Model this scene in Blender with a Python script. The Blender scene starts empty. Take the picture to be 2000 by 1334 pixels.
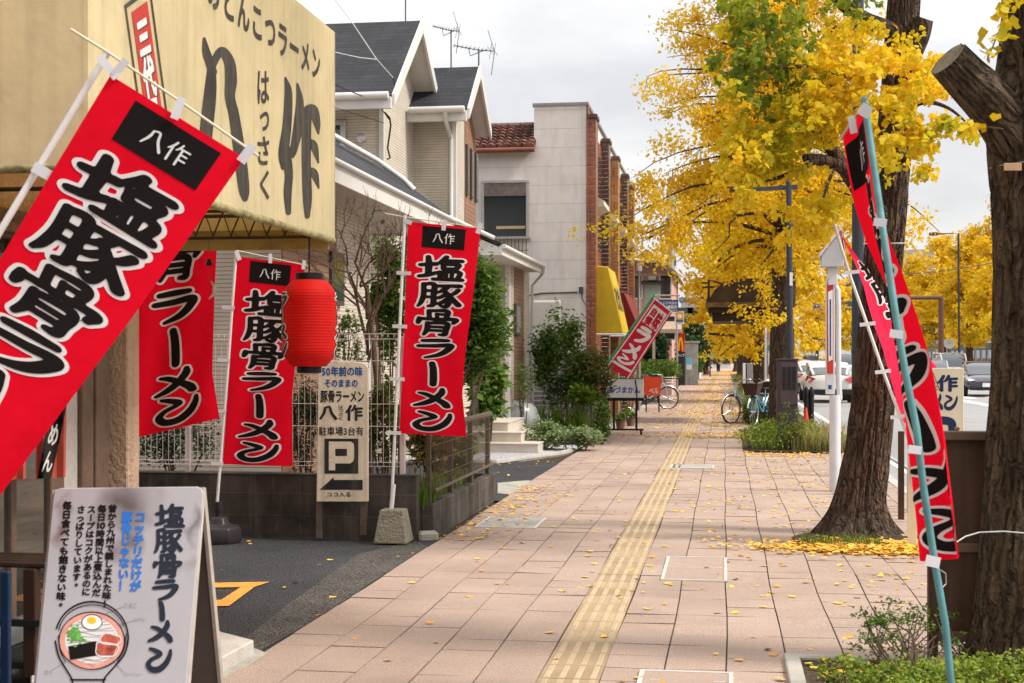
import bpy, bmesh, math, random
import numpy as np
from mathutils import Vector, Matrix, noise
random.seed(7); RS = np.random.RandomState(7)
SC = bpy.context.scene
COL = SC.collection
# ------------------------------------------------------------------ camera
F_PX, HY, CZ, VPX = 2778.0, 697.0, 1.55, 1415.0      # focal length / horizon / eye height, in units of a 2000 px wide frame
TH = math.atan((VPX - 1000.0) / F_PX)
cam = bpy.data.cameras.new("camera"); cam.lens = 50.0; cam.sensor_width = 36.0
cam.shift_y = (HY - 667.0) / 2000.0
cam.clip_start = 0.1; cam.clip_end = 3000.0
cam.dof.use_dof = True; cam.dof.focus_distance = 12.5; cam.dof.aperture_fstop = 7.1
camo = bpy.data.objects.new("camera", cam); COL.objects.link(camo)
camo.location = (0, 0, CZ); camo.rotation_euler = (math.radians(90), 0, TH)
SC.camera = camo
# ------------------------------------------------------------------ light
SUN_EL, SUN_AZ = math.radians(48), math.radians(98)   # azimuth measured from +Y (up the street) towards +X (the road)
w = bpy.data.worlds.new("World"); SC.world = w; w.use_nodes = True
nt = w.node_tree; nt.nodes.clear()
def wn(t, **k):
    n = nt.nodes.new(t)
    for a, b in k.items(): setattr(n, a, b)
    return n
wo = wn("ShaderNodeOutputWorld"); bg = wn("ShaderNodeBackground")
sky = wn("ShaderNodeTexSky"); sky.sky_type = 'NISHITA'; sky.sun_disc = False
sky.sun_elevation = SUN_EL; sky.sun_rotation = SUN_AZ
tc = wn("ShaderNodeTexCoord"); mp = wn("ShaderNodeMapping"); mp.inputs["Scale"].default_value = (1.6, 1.6, 4.2)
mp.inputs["Location"].default_value = (3.1, .4, .3)
nz = wn("ShaderNodeTexNoise"); nz.inputs["Scale"].default_value = 1.7; nz.inputs["Detail"].default_value = 7; nz.inputs["Roughness"].default_value = .55
rp = wn("ShaderNodeValToRGB")
rp.color_ramp.elements[0].position = .33; rp.color_ramp.elements[0].color = (7.9, 8.0, 8.35, 1)
rp.color_ramp.elements[1].position = .52; rp.color_ramp.elements[1].color = (10.6, 10.5, 10.4, 1)
mx = wn("ShaderNodeMix", data_type='RGBA'); mx.inputs[0].default_value = .93
nt.links.new(tc.outputs["Generated"], mp.inputs[0]); nt.links.new(mp.outputs[0], nz.inputs[0])
nt.links.new(nz.outputs[0], rp.inputs[0]); nt.links.new(sky.outputs[0], mx.inputs[6]); nt.links.new(rp.outputs[0], mx.inputs[7])
# overcast sky: three times brighter overhead than at the horizon (CIE overcast), the cloud pattern on top
sx = wn("ShaderNodeSeparateXYZ"); nt.links.new(tc.outputs["Generated"], sx.inputs[0])
gr_ = wn("ShaderNodeMapRange"); gr_.inputs[1].default_value = 0; gr_.inputs[2].default_value = 1; gr_.inputs[3].default_value = .385; gr_.inputs[4].default_value = 1.0; nt.links.new(sx.outputs[2], gr_.inputs[0])
ml = wn("ShaderNodeMix", data_type='RGBA', blend_type='MULTIPLY'); ml.inputs[0].default_value = 1; nt.links.new(mx.outputs[2], ml.inputs[6]); nt.links.new(gr_.outputs[0], ml.inputs[7])
nt.links.new(ml.outputs[2], bg.inputs[0]); bg.inputs[1].default_value = .128; nt.links.new(bg.outputs[0], wo.inputs[0])
sl = bpy.data.lights.new("sun", 'SUN'); sl.energy = 2.8; sl.angle = math.radians(11); sl.color = (1, .945, .87)
so = bpy.data.objects.new("sun", sl); COL.objects.link(so)
sd = Vector((math.sin(SUN_AZ) * math.cos(SUN_EL), math.cos(SUN_AZ) * math.cos(SUN_EL), math.sin(SUN_EL)))
so.rotation_euler = (-sd).to_track_quat('-Z', 'Y').to_euler()
SC.view_settings.view_transform = 'Standard'; SC.view_settings.look = 'None'
SC.view_settings.exposure = 0.70; SC.view_settings.gamma = 1.0
SC.render.engine = 'CYCLES'
cy = SC.cycles
cy.use_denoising = True; cy.max_bounces = 6; cy.diffuse_bounces = 3; cy.glossy_bounces = 3; cy.transmission_bounces = 4; cy.transparent_max_bounces = 8
cy.sample_clamp_indirect = 8
try: cy.denoiser = 'OPENIMAGEDENOISE'
except Exception: pass
# ------------------------------------------------------------------ pixels -> places
CT, ST = math.cos(TH), math.sin(TH)
CAM = Vector((0, 0, CZ))
def ray(px, py):
    a = (px - 1000) / F_PX
    return Vector((-ST + a * CT, CT + a * ST, (HY - py) / F_PX))
def at(px, py, d): return CAM + ray(px, py) * d
def gnd(px, py, z=0.0): return at(px, py, F_PX * (CZ - z) / (py - HY))
def atX(px, py, X): return at(px, py, X / ray(px, py).x)
def atY(px, py, Y): return at(px, py, Y / ray(px, py).y)
def zX(px, py, X): return atX(px, py, X).z
class Plane:
    def __init__(s, p, n): s.p = Vector(p); s.n = Vector(n).normalized()
    def hit(s, px, py, lift=0.0):
        r = ray(px, py); q = s.p + s.n * lift
        return CAM + r * ((q - CAM).dot(s.n) / r.dot(s.n))
# ------------------------------------------------------------------ materials
MATS = {}
def mat(name, col, rough=.7, var=.18, vs=6.0, bump=0.0, bs=40.0, metal=0.0, spec=.22, trans=0.0, streak=0.0, dirt=None, dirt_amt=0.0, dirt_s=2.5, emit=0.0, coat=0.0):
    if name in MATS: return MATS[name]
    m = bpy.data.materials.new(name); m.use_nodes = True; MATS[name] = m
    T = m.node_tree; N = T.nodes; L = T.links; b = N["Principled BSDF"]; out = N["Material Output"]
    b.inputs["Roughness"].default_value = rough; b.inputs["Metallic"].default_value = metal
    b.inputs["Specular IOR Level"].default_value = spec; b.inputs["Coat Weight"].default_value = coat
    c = (*col, 1)
    tc = N.new("ShaderNodeTexCoord")
    n1 = N.new("ShaderNodeTexNoise"); n1.inputs["Scale"].default_value = vs; n1.inputs["Detail"].default_value = 5; n1.inputs["Roughness"].default_value = .65
    L.new(tc.outputs["Object"], n1.inputs[0])
    mr = N.new("ShaderNodeMapRange"); mr.inputs[1].default_value = .3; mr.inputs[2].default_value = .7
    mr.inputs[3].default_value = 1 - var; mr.inputs[4].default_value = 1 + var
    L.new(n1.outputs[0], mr.inputs[0])
    mu = N.new("ShaderNodeMix"); mu.data_type = 'RGBA'; mu.blend_type = 'MULTIPLY'; mu.inputs[0].default_value = 1
    mu.inputs[6].default_value = c; L.new(mr.outputs[0], mu.inputs[7])
    cur = mu.outputs[2]
    if streak > 0:      # vertical run-down dirt
        mp = N.new("ShaderNodeMapping"); mp.inputs["Scale"].default_value = (14, 14, .7); L.new(tc.outputs["Object"], mp.inputs[0])
        n2 = N.new("ShaderNodeTexNoise"); n2.inputs["Scale"].default_value = 1.2; n2.inputs["Detail"].default_value = 4; L.new(mp.outputs[0], n2.inputs[0])
        r2 = N.new("ShaderNodeMapRange"); r2.inputs[1].default_value = .48; r2.inputs[2].default_value = .75; r2.inputs[3].default_value = 0; r2.inputs[4].default_value = streak
        L.new(n2.outputs[0], r2.inputs[0])
        m2 = N.new("ShaderNodeMix"); m2.data_type = 'RGBA'; L.new(r2.outputs[0], m2.inputs[0]); L.new(cur, m2.inputs[6])
        m2.inputs[7].default_value = (*(dirt or (.12, .11, .08)), 1); cur = m2.outputs[2]
    if dirt_amt > 0:    # blotches
        n3 = N.new("ShaderNodeTexNoise"); n3.inputs["Scale"].default_value = dirt_s; n3.inputs["Detail"].default_value = 6; n3.inputs["Roughness"].default_value = .7
        L.new(tc.outputs["Object"], n3.inputs[0])
        r3 = N.new("ShaderNodeMapRange"); r3.inputs[1].default_value = .5; r3.inputs[2].default_value = .72; r3.inputs[3].default_value = 0; r3.inputs[4].default_value = dirt_amt
        L.new(n3.outputs[0], r3.inputs[0])
        m3 = N.new("ShaderNodeMix"); m3.data_type = 'RGBA'; L.new(r3.outputs[0], m3.inputs[0]); L.new(cur, m3.inputs[6])
        m3.inputs[7].default_value = (*(dirt or (.1, .09, .07)), 1); cur = m3.outputs[2]
    L.new(cur, b.inputs["Base Color"])
    m["cur"] = cur.node.name
    if bump > 0:
        n4 = N.new("ShaderNodeTexNoise"); n4.inputs["Scale"].default_value = bs; n4.inputs["Detail"].default_value = 4
        L.new(tc.outputs["Object"], n4.inputs[0])
        bp = N.new("ShaderNodeBump"); bp.inputs["Strength"].default_value = bump; bp.inputs["Distance"].default_value = .02
        L.new(n4.outputs[0], bp.inputs["Height"]); L.new(bp.outputs[0], b.inputs["Normal"])
    if emit > 0:
        b.inputs["Emission Color"].default_value = c; b.inputs["Emission Strength"].default_value = emit
    if trans > 0:
        tr = N.new("ShaderNodeBsdfTranslucent"); L.new(cur, tr.inputs[0])
        ms = N.new("ShaderNodeMixShader"); ms.inputs[0].default_value = trans
        L.new(b.outputs[0], ms.inputs[1]); L.new(tr.outputs[0], ms.inputs[2]); L.new(ms.outputs[0], out.inputs[0])
    return m
def brickmat(name, c1, c2, mortar, bw, bh, msz=.01, rough=.75, bump=.5, off=.5, bias=0.0, var=.15, spec=.2, coat=0.0, grain=40.0, stain=None, samt=0.0):
    """rows of bricks / boards / shingles on the mesh's own metre-scaled UVs"""
    if name in MATS: return MATS[name]
    m = bpy.data.materials.new(name); m.use_nodes = True; MATS[name] = m
    T = m.node_tree; N = T.nodes; L = T.links; b = N["Principled BSDF"]
    b.inputs["Roughness"].default_value = rough; b.inputs["Specular IOR Level"].default_value = spec; b.inputs["Coat Weight"].default_value = coat
    tc = N.new("ShaderNodeTexCoord")
    br = N.new("ShaderNodeTexBrick"); br.inputs["Scale"].default_value = 1; br.inputs["Brick Width"].default_value = bw; br.inputs["Row Height"].default_value = bh
    br.inputs["Mortar Size"].default_value = msz; br.inputs["Mortar Smooth"].default_value = .3; br.inputs["Bias"].default_value = bias; br.offset = off
    br.inputs["Color1"].default_value = (*c1, 1); br.inputs["Color2"].default_value = (*c2, 1); br.inputs["Mortar"].default_value = (*mortar, 1)
    L.new(tc.outputs["UV"], br.inputs[0])
    n1 = N.new("ShaderNodeTexNoise"); n1.inputs["Scale"].default_value = 1.7; n1.inputs["Detail"].default_value = 8; n1.inputs["Roughness"].default_value = .7
    L.new(tc.outputs["Object"], n1.inputs[0])
    mr = N.new("ShaderNodeMapRange"); mr.inputs[1].default_value = .3; mr.inputs[2].default_value = .7; mr.inputs[3].default_value = 1 - var; mr.inputs[4].default_value = 1 + var
    L.new(n1.outputs[0], mr.inputs[0])
    mu = N.new("ShaderNodeMix"); mu.data_type = 'RGBA'; mu.blend_type = 'MULTIPLY'; mu.inputs[0].default_value = 1
    L.new(br.outputs["Color"], mu.inputs[6]); L.new(mr.outputs[0], mu.inputs[7]); L.new(mu.outputs[2], b.inputs["Base Color"])
    if stain:       # rain streaks and bloom
        mp = N.new("ShaderNodeMapping"); mp.inputs["Scale"].default_value = (5, 5, .8); L.new(tc.outputs["Object"], mp.inputs[0])
        n2 = N.new("ShaderNodeTexNoise"); n2.inputs["Scale"].default_value = 1.0; n2.inputs["Detail"].default_value = 7; n2.inputs["Roughness"].default_value = .65; L.new(mp.outputs[0], n2.inputs[0])
        r2 = N.new("ShaderNodeMapRange"); r2.inputs[1].default_value = .50; r2.inputs[2].default_value = .74; r2.inputs[3].default_value = 0; r2.inputs[4].default_value = samt; L.new(n2.outputs[0], r2.inputs[0])
        m2 = N.new("ShaderNodeMix"); m2.data_type = 'RGBA'; L.new(r2.outputs[0], m2.inputs[0]); L.new(mu.outputs[2], m2.inputs[6]); m2.inputs[7].default_value = (*stain, 1); L.new(m2.outputs[2], b.inputs["Base Color"])
    ng = N.new("ShaderNodeTexNoise"); ng.inputs["Scale"].default_value = grain; ng.inputs["Detail"].default_value = 3; L.new(tc.outputs["Object"], ng.inputs[0])
    ad = N.new("ShaderNodeMath"); ad.operation = 'MULTIPLY_ADD'; L.new(ng.outputs[0], ad.inputs[0]); ad.inputs[1].default_value = .35
    inv = N.new("ShaderNodeMath"); inv.operation = 'SUBTRACT'; inv.inputs[0].default_value = 1; L.new(br.outputs["Fac"], inv.inputs[1]); L.new(inv.outputs[0], ad.inputs[2])
    bp = N.new("ShaderNodeBump"); bp.inputs["Strength"].default_value = bump; bp.inputs["Distance"].default_value = .012
    L.new(ad.outputs[0], bp.inputs["Height"]); L.new(bp.outputs[0], b.inputs["Normal"])
    return m
def glassmat(name, col=(.02, .03, .03), rough=.06):
    m = mat(name, col, rough, 0.0, spec=.9, coat=.3); return m
def leafmat(name, cols, trans=.42, ns=.9, mixn=.6, rough=.55):
    """leaf hue: a random value per leaf plus a slow 3-D noise, through a ramp of leaf colours"""
    if name in MATS: return MATS[name]
    m = bpy.data.materials.new(name); m.use_nodes = True; MATS[name] = m
    T = m.node_tree; N = T.nodes; L = T.links; b = N["Principled BSDF"]; out = N["Material Output"]
    b.inputs["Roughness"].default_value = rough; b.inputs["Specular IOR Level"].default_value = .25
    g = N.new("ShaderNodeNewGeometry"); tc = N.new("ShaderNodeTexCoord")
    n1 = N.new("ShaderNodeTexNoise"); n1.inputs["Scale"].default_value = ns; n1.inputs["Detail"].default_value = 2; L.new(tc.outputs["Object"], n1.inputs[0])
    r1 = N.new("ShaderNodeMapRange"); r1.inputs[1].default_value = .32; r1.inputs[2].default_value = .68; L.new(n1.outputs[0], r1.inputs[0])
    mx = N.new("ShaderNodeMix"); mx.data_type = 'FLOAT'; mx.inputs[0].default_value = mixn
    L.new(g.outputs["Random Per Island"], mx.inputs[2]); L.new(r1.outputs[0], mx.inputs[3])
    rp = N.new("ShaderNodeValToRGB"); e = rp.color_ramp.elements
    for i, c in enumerate(cols):
        p = i / max(1, len(cols) - 1)
        el = e[i] if i < 2 else e.new(p)
        el.position = p if i != 1 or len(cols) > 1 else 1; el.color = (*c, 1)
    L.new(mx.outputs[0], rp.inputs[0]); L.new(rp.outputs[0], b.inputs["Base Color"])
    tr = N.new("ShaderNodeBsdfTranslucent"); L.new(rp.outputs[0], tr.inputs[0])
    ms = N.new("ShaderNodeMixShader"); ms.inputs[0].default_value = trans
    L.new(b.outputs[0], ms.inputs[1]); L.new(tr.outputs[0], ms.inputs[2]); L.new(ms.outputs[0], out.inputs[0])
    return m
# ------------------------------------------------------------------ mesh builder
class MB:
    def __init__(s): s.v = []; s.f = []
    def add(s, vs, fs):
        o = len(s.v); s.v.extend([tuple(v) for v in vs]); s.f.extend([tuple(i + o for i in f) for f in fs]); return s
    def box(s, c, sz, rz=0.0, M=None):
        x, y, z = sz[0] / 2, sz[1] / 2, sz[2] / 2
        vs = [Vector(p) for p in ((-x, -y, -z), (x, -y, -z), (x, y, -z), (-x, y, -z), (-x, -y, z), (x, -y, z), (x, y, z), (-x, y, z))]
        R = M if M is not None else Matrix.Rotation(rz, 3, 'Z')
        return s.add([R @ v + Vector(c) for v in vs], [(0, 3, 2, 1), (4, 5, 6, 7), (0, 1, 5, 4), (1, 2, 6, 5), (2, 3, 7, 6), (3, 0, 4, 7)])
    def bb(s, lo, hi):
        return s.box([(a + b) / 2 for a, b in zip(lo, hi)], [abs(b - a) for a, b in zip(lo, hi)])
    def prism(s, poly, dv):
        """closed polygon (3-D points) swept by vector dv"""
        n = len(poly); dv = Vector(dv); P = [Vector(p) for p in poly]
        nn = Vector((0, 0, 0))
        for i in range(n): nn += P[i].cross(P[(i + 1) % n])
        if nn.dot(dv) > 0: P = P[::-1]
        return s.add(P + [p + dv for p in P], [tuple(range(n)), tuple(range(2 * n - 1, n - 1, -1))] + [(i, i + n, (i + 1) % n + n, (i + 1) % n)for i in range(n)])
    def tube(s, path, r, n=8, cap=True, jag=None):
        P = [Vector(p) for p in path]; R = r if isinstance(r, (list, tuple)) else [r] * len(P)
        up = None; vs = []; m = len(P)
        for i in range(m):
            t = (P[min(i + 1, m - 1)] - P[max(i - 1, 0)]).normalized()
            if up is None:
                up = Vector((0, 0, 1)) if abs(t.z) < .9 else Vector((1, 0, 0))
            a = up - t * up.dot(t)
            if a.length < 1e-5: a = t.orthogonal()
            a.normalize(); b = t.cross(a); up = a
            for k in range(n):
                q = 2 * math.pi * k / n
                rr = R[i] * (jag(i, k, P[i]) if jag else 1)
                vs.append(P[i] + (a * math.cos(q) + b * math.sin(q)) * rr)
        fs = [(i * n + k, i * n + (k + 1) % n, (i + 1) * n + (k + 1) % n, (i + 1) * n + k) for i in range(m - 1) for k in range(n)]
        if cap: fs += [tuple(range(n - 1, -1, -1)), tuple(range((m - 1) * n, m * n))]
        return s.add(vs, fs)
    def lathe(s, prof, c=(0, 0, 0), n=24, axis='Z'):
        vs = []
        for (r, h) in prof:
            for k in range(n):
                a = 2 * math.pi * k / n; x, y = r * math.cos(a), r * math.sin(a)
                vs.append(Vector(c) + (Vector((x, y, h)) if axis == 'Z' else Vector((h, x, y)) if axis == 'X' else Vector((y, h, x))))
        m = len(prof)
        fs = [(i * n + k, i * n + (k + 1) % n, (i + 1) * n + (k + 1) % n, (i + 1) * n + k) for i in range(m - 1) for k in range(n)]
        if prof[0][0] > 1e-4: fs.append(tuple(range(n - 1, -1, -1)))
        if prof[-1][0] > 1e-4: fs.append(tuple(range((m - 1) * n, m * n)))
        return s.add(vs, fs)
    def quad(s, a, b, c, d): return s.add([a, b, c, d], [(0, 1, 2, 3)])
    def slab(s, a, b, c, d, t):
        """quad abcd thickened by t against its normal"""
        A = [Vector(p) for p in (a, b, c, d)]; n = (A[1] - A[0]).cross(A[3] - A[0]).normalized()
        return s.prism(A, -n * t)
def origin(o):
    v = Vector((0, 0, 0))
    while o: v = v + o.location; o = o.parent
    return v
def planar_uv(me):
    n = len(me.loops)
    if not n: return
    uv = me.uv_layers.new(name="uv"); data = np.zeros(n * 2, 'f')
    co = np.zeros(len(me.vertices) * 3, 'f'); me.vertices.foreach_get('co', co); co = co.reshape(-1, 3)
    lv = np.zeros(n, 'i'); me.loops.foreach_get('vertex_index', lv)
    np_ = len(me.polygons); nr = np.zeros(np_ * 3, 'f'); me.polygons.foreach_get('normal', nr); nr = nr.reshape(-1, 3)
    lt = np.zeros(np_, 'i'); me.polygons.foreach_get('loop_total', lt)
    N = np.repeat(nr, lt, 0); P = co[lv]
    U = np.stack([-N[:, 1], N[:, 0], np.zeros(len(N))], 1); l = np.linalg.norm(U, axis=1, keepdims=True)
    U = np.where(l < .05, np.array([[1., 0, 0]]), U / np.maximum(l, 1e-6))
    V = np.cross(N, U)
    data = np.stack([(P * U).sum(1), (P * V).sum(1)], 1).astype('f').ravel()
    uv.data.foreach_set('uv', data)
def obj(name, mb, m, parent=None, smooth=None, bevel=0.0, seg=1, uv=True, fixn=False):
    me = bpy.data.meshes.new(name)
    off = origin(parent) if parent else Vector((0, 0, 0))
    if isinstance(mb, tuple):
        V, Fc = mb; me.from_pydata([tuple(Vector(v) - off) for v in V], [], Fc)
    else:
        me.from_pydata([(v[0] - off.x, v[1] - off.y, v[2] - off.z) for v in mb.v], [], mb.f)
    if bevel > 0 or fixn:
        b = bmesh.new(); b.from_mesh(me)
        if fixn: bmesh.ops.recalc_face_normals(b, faces=b.faces)
        if bevel > 0:
            es = [e for e in b.edges if len(e.link_faces) == 2 and e.calc_face_angle(0) > .6]
            bmesh.ops.bevel(b, geom=es, offset=bevel, segments=seg, profile=.6, affect='EDGES', clamp_overlap=True)
        b.to_mesh(me); b.free()
    me.update()
    if uv: planar_uv(me)
    if m: me.materials.append(m)
    if smooth is not None:
        me.polygons.foreach_set('use_smooth', [True] * len(me.polygons)); me.set_sharp_from_angle(angle=math.radians(smooth))
    o = bpy.data.objects.new(name, me); COL.objects.link(o)
    if parent: o.parent = parent
    return o
def npobj(name, V, Fq, m, parent=None):
    """big meshes: V (n,3) array, Fq (k,3|4) int array"""
    off = np.array(origin(parent)) if parent else np.zeros(3)
    me = bpy.data.meshes.new(name); k = Fq.shape[1]
    me.vertices.add(len(V)); me.vertices.foreach_set('co', (V - off).astype('f').ravel())
    me.loops.add(Fq.size); me.loops.foreach_set('vertex_index', Fq.astype('i').ravel())
    me.polygons.add(len(Fq)); me.polygons.foreach_set('loop_start', np.arange(0, Fq.size, k, dtype='i')); me.polygons.foreach_set('loop_total', np.full(len(Fq), k, 'i'))
    me.update(calc_edges=True); me.materials.append(m)
    o = bpy.data.objects.new(name, me); COL.objects.link(o)
    if parent: o.parent = parent
    return o
def tag(o, label=None, cat=None, group=None, kind=None):
    if label: o["label"] = label
    if cat: o["category"] = cat
    if group: o["group"] = group
    if kind: o["kind"] = kind
    return o
def thing(name, label, cat, loc=(0, 0, 0), group=None):
    o = bpy.data.objects.new(name, None); COL.objects.link(o); o.location = loc; o.empty_display_size = .2
    return tag(o, label, cat, group)
def struct(name, mb, m, **k): return tag(obj(name, mb, m, **k), kind='structure')
def solo(name, mb, m, label, cat, group=None, **k): return tag(obj(name, mb, m, **k), label, cat, group)
def dup(root, loc, rz=0.0, label=None, group=None, scale=None):
    r = root.copy(); COL.objects.link(r); r.location = loc; r.rotation_euler = (0, 0, rz)
    if scale: r.scale = (scale,) * 3 if not isinstance(scale, (tuple, list)) else scale
    if label: r["label"] = label
    if group: r["group"] = group
    def rec(a, b):
        for ch in [c for c in COL.objects if c.parent == a]:
            c = ch.copy(); COL.objects.link(c); c.parent = b; rec(ch, c)
    rec(root, r)
    return r
# ------------------------------------------------------------------ lettering
_G = {}
def glyph(ch, bold=.012):
    """one character as a filled flat outline: verts (n,2), faces"""
    k = (ch, bold)
    if k in _G: return _G[k]
    grow = bold if (bold > .004 and ord(ch) > 0x2e80) else 0
    cu = bpy.data.curves.new("t", 'FONT'); cu.body = ch; cu.size = 1; cu.offset = 0 if grow else bold; cu.resolution_u = 3
    o = bpy.data.objects.new("t", cu); COL.objects.link(o)
    dg = bpy.context.evaluated_depsgraph_get(); dg.update()
    me = o.evaluated_get(dg).to_mesh()
    V = np.array([v.co[:2] for v in me.vertices]).reshape(-1, 2); Fs = [tuple(p.vertices) for p in me.polygons]
    o.evaluated_get(dg).to_mesh_clear(); bpy.data.objects.remove(o); bpy.data.curves.remove(cu)
    if grow: V, Fs = bolden(V, Fs, grow)
    _G[k] = (V, Fs); return _G[k]
def bolden(V, Fs, g, n=44):
    """thicken a filled glyph evenly: distance field of its outline, re-traced"""
    if not len(V): return V, Fs
    ed = {}; T = []
    for f in Fs:
        for a, b in zip(f, f[1:] + f[:1]): ed[(min(a, b), max(a, b))] = ed.get((min(a, b), max(a, b)), 0) + 1
        for i in range(1, len(f) - 1): T.append((f[0], f[i], f[i + 1]))
    X, Y = np.meshgrid(np.linspace(-.08, 1.08, n + 1), np.linspace(-.2, .98, n + 1)); D = np.full(X.shape, 9e9); ins = np.zeros(X.shape, bool)
    for (a, b), c in ed.items():
        if c != 1: continue
        p, q = V[a], V[b]; d = q - p; t = np.clip(((X - p[0]) * d[0] + (Y - p[1]) * d[1]) / (d @ d + 1e-12), 0, 1)
        D = np.minimum(D, np.hypot(X - p[0] - t * d[0], Y - p[1] - t * d[1]))
    for a, b, c in T:
        A, B, C = V[a], V[b], V[c]; s = [(Q[0] - P[0]) * (Y - P[1]) - (Q[1] - P[1]) * (X - P[0]) for P, Q in ((A, B), (B, C), (C, A))]
        ins |= ((s[0] >= 0) & (s[1] >= 0) & (s[2] >= 0)) | ((s[0] <= 0) & (s[1] <= 0) & (s[2] <= 0))
    return march(X, Y, np.where(ins, -D, D) - g)
def text_items(s, box, bold=.012, vertical=False, stretch=True):
    """lay s into box (x0,y0,x1,y1), y downwards; returns [(verts2d, faces)] in the same plane"""
    x0, y0, x1, y1 = box; out = []
    if vertical:
        n = len(s); h = (y1 - y0) / n; wd = x1 - x0
        for i, ch in enumerate(s):
            V, Fs = glyph(ch, bold)
            if not len(V): continue
            if ch in '、。':
                out.append((np.stack([x0 + (V[:, 0]) * wd + wd * .35, y0 + (i + .55 - V[:, 1]) * h], 1), Fs)); continue
            if ch in 'ー':
                lo, hi = V.min(0), V.max(0); U = (V - lo) / (hi - lo)
                out.append((np.stack([x0 + wd * (.42 + .16 * U[:, 1]), y0 + (i + .08 + .84 * U[:, 0]) * h], 1), Fs)); continue
            out.append((np.stack([x0 + V[:, 0] * wd, y0 + (i + .88 - V[:, 1]) * h], 1), Fs))
        return out
    gl = [glyph(c, bold) for c in s]; xs = 0.0; pl = []
    for c, (V, Fs) in zip(s, gl):
        adv = .45 if not len(V) else (1.0 if ord(c) > 0x2e80 else V[:, 0].max() + .07)
        if len(V): pl.append((V + np.array([xs, 0]), Fs))
        xs += adv
    A = np.concatenate([p[0] for p in pl]); lo, hi = A.min(0), A.max(0)
    for V, Fs in pl:
        U = (V - lo) / (hi - lo)
        out.append((np.stack([x0 + U[:, 0] * (x1 - x0), y1 - U[:, 1] * (y1 - y0)], 1), Fs))
    return out
def lay(items, fn):
    mb = MB()
    for V, Fs in items: mb.add([fn(p[0], p[1]) for p in V], Fs)
    return mb
# brush characters: strokes of (x, y, half width) in a unit cell, y down
_B = {
 '塩': [[(.04,.40,.055),(.38,.32,.065)],[(.20,.06,.05),(.22,.4,.07),(.21,.74,.06)],[(.02,.84,.05),(.2,.78,.06),(.40,.66,.05)],[(.60,.02,.05),(.55,.14,.06),(.44,.28,.035)],[(.52,.18,.05),(.94,.16,.06)],[(.54,.33,.05),(.55,.5,.05)],[(.54,.33,.05),(.87,.31,.06),(.84,.48,.055)],[(.56,.49,.045),(.84,.48,.05)],[(.47,.63,.05),(.49,.9,.05)],[(.47,.63,.045),(.91,.61,.055),(.88,.9,.05)],[(.61,.64,.04),(.62,.9,.04)],[(.75,.64,.04),(.75,.9,.04)],[(.34,.92,.05),(.98,.91,.06)]],
 '豚': [[(.13,.08,.05),(.14,.5,.055),(.09,.8,.05),(.02,.95,.025)],[(.13,.09,.05),(.36,.08,.06),(.37,.5,.06),(.37,.86,.06),(.27,.93,.04)],[(.15,.34,.045),(.35,.33,.045)],[(.15,.58,.045),(.35,.57,.045)],[(.46,.13,.05),(.96,.10,.06)],[(.70,.13,.05),(.6,.28,.055),(.44,.40,.03)],[(.57,.27,.045),(.70,.45,.06),(.74,.7,.065),(.68,.92,.06),(.55,.90,.03)],[(.66,.42,.05),(.55,.55,.05),(.42,.62,.03)],[(.71,.60,.05),(.58,.76,.055),(.41,.85,.03)],[(.93,.26,.055),(.84,.40,.05),(.74,.47,.03)],[(.72,.44,.04),(.82,.62,.06),(.97,.84,.07)]],
 '骨': [[(.29,.06,.05),(.31,.36,.05)],[(.29,.06,.045),(.72,.05,.06),(.70,.36,.05)],[(.48,.17,.04),(.50,.35,.04)],[(.48,.18,.035),(.70,.18,.04)],[(.07,.36,.05),(.06,.46,.06),(.04,.55,.04)],[(.08,.38,.05),(.5,.375,.05),(.94,.36,.06),(.90,.50,.045)],[(.27,.53,.05),(.27,.8,.06),(.20,.99,.035)],[(.27,.54,.045),(.73,.52,.06),(.73,.8,.065),(.71,.95,.06),(.58,.97,.035)],[(.28,.68,.042),(.71,.67,.042)],[(.28,.82,.042),(.71,.81,.042)]],
 'ラ': [[(.20,.16,.06),(.5,.12,.075),(.80,.10,.06)],[(.10,.42,.06),(.5,.38,.075),(.88,.33,.085),(.80,.58,.085),(.6,.80,.075),(.28,.95,.035)]],
 'ー': [[(.46,.06,.075),(.50,.3,.085),(.52,.7,.09),(.52,.95,.085)]],
 'メ': [[(.76,.05,.05),(.74,.25,.085),(.55,.55,.085),(.32,.75,.08),(.06,.88,.04)],[(.18,.28,.04),(.36,.34,.07),(.6,.52,.08),(.80,.72,.1),(.86,.86,.09)]],
 'ン': [[(.18,.10,.04),(.36,.17,.065),(.54,.28,.075),(.46,.38,.055),(.22,.5,.055),(.10,.68,.075),(.22,.86,.09),(.5,.86,.095),(.76,.64,.085),(.90,.35,.06),(.93,.16,.035)]],
 '八': [[(.34,.18,.06),(.28,.5,.07),(.08,.88,.05)],[(.42,.14,.05),(.60,.14,.06),(.70,.5,.07),(.94,.88,.075)]],
 '作': [[(.30,.06,.06),(.2,.28,.06),(.05,.46,.04)],[(.21,.32,.06),(.21,.95,.065)],[(.56,.05,.055),(.48,.25,.055),(.37,.38,.035)],[(.48,.23,.05),(.96,.22,.055)],[(.63,.24,.06),(.63,.96,.065)],[(.64,.46,.05),(.92,.45,.055)],[(.64,.69,.05),(.95,.68,.055)]],
}
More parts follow.
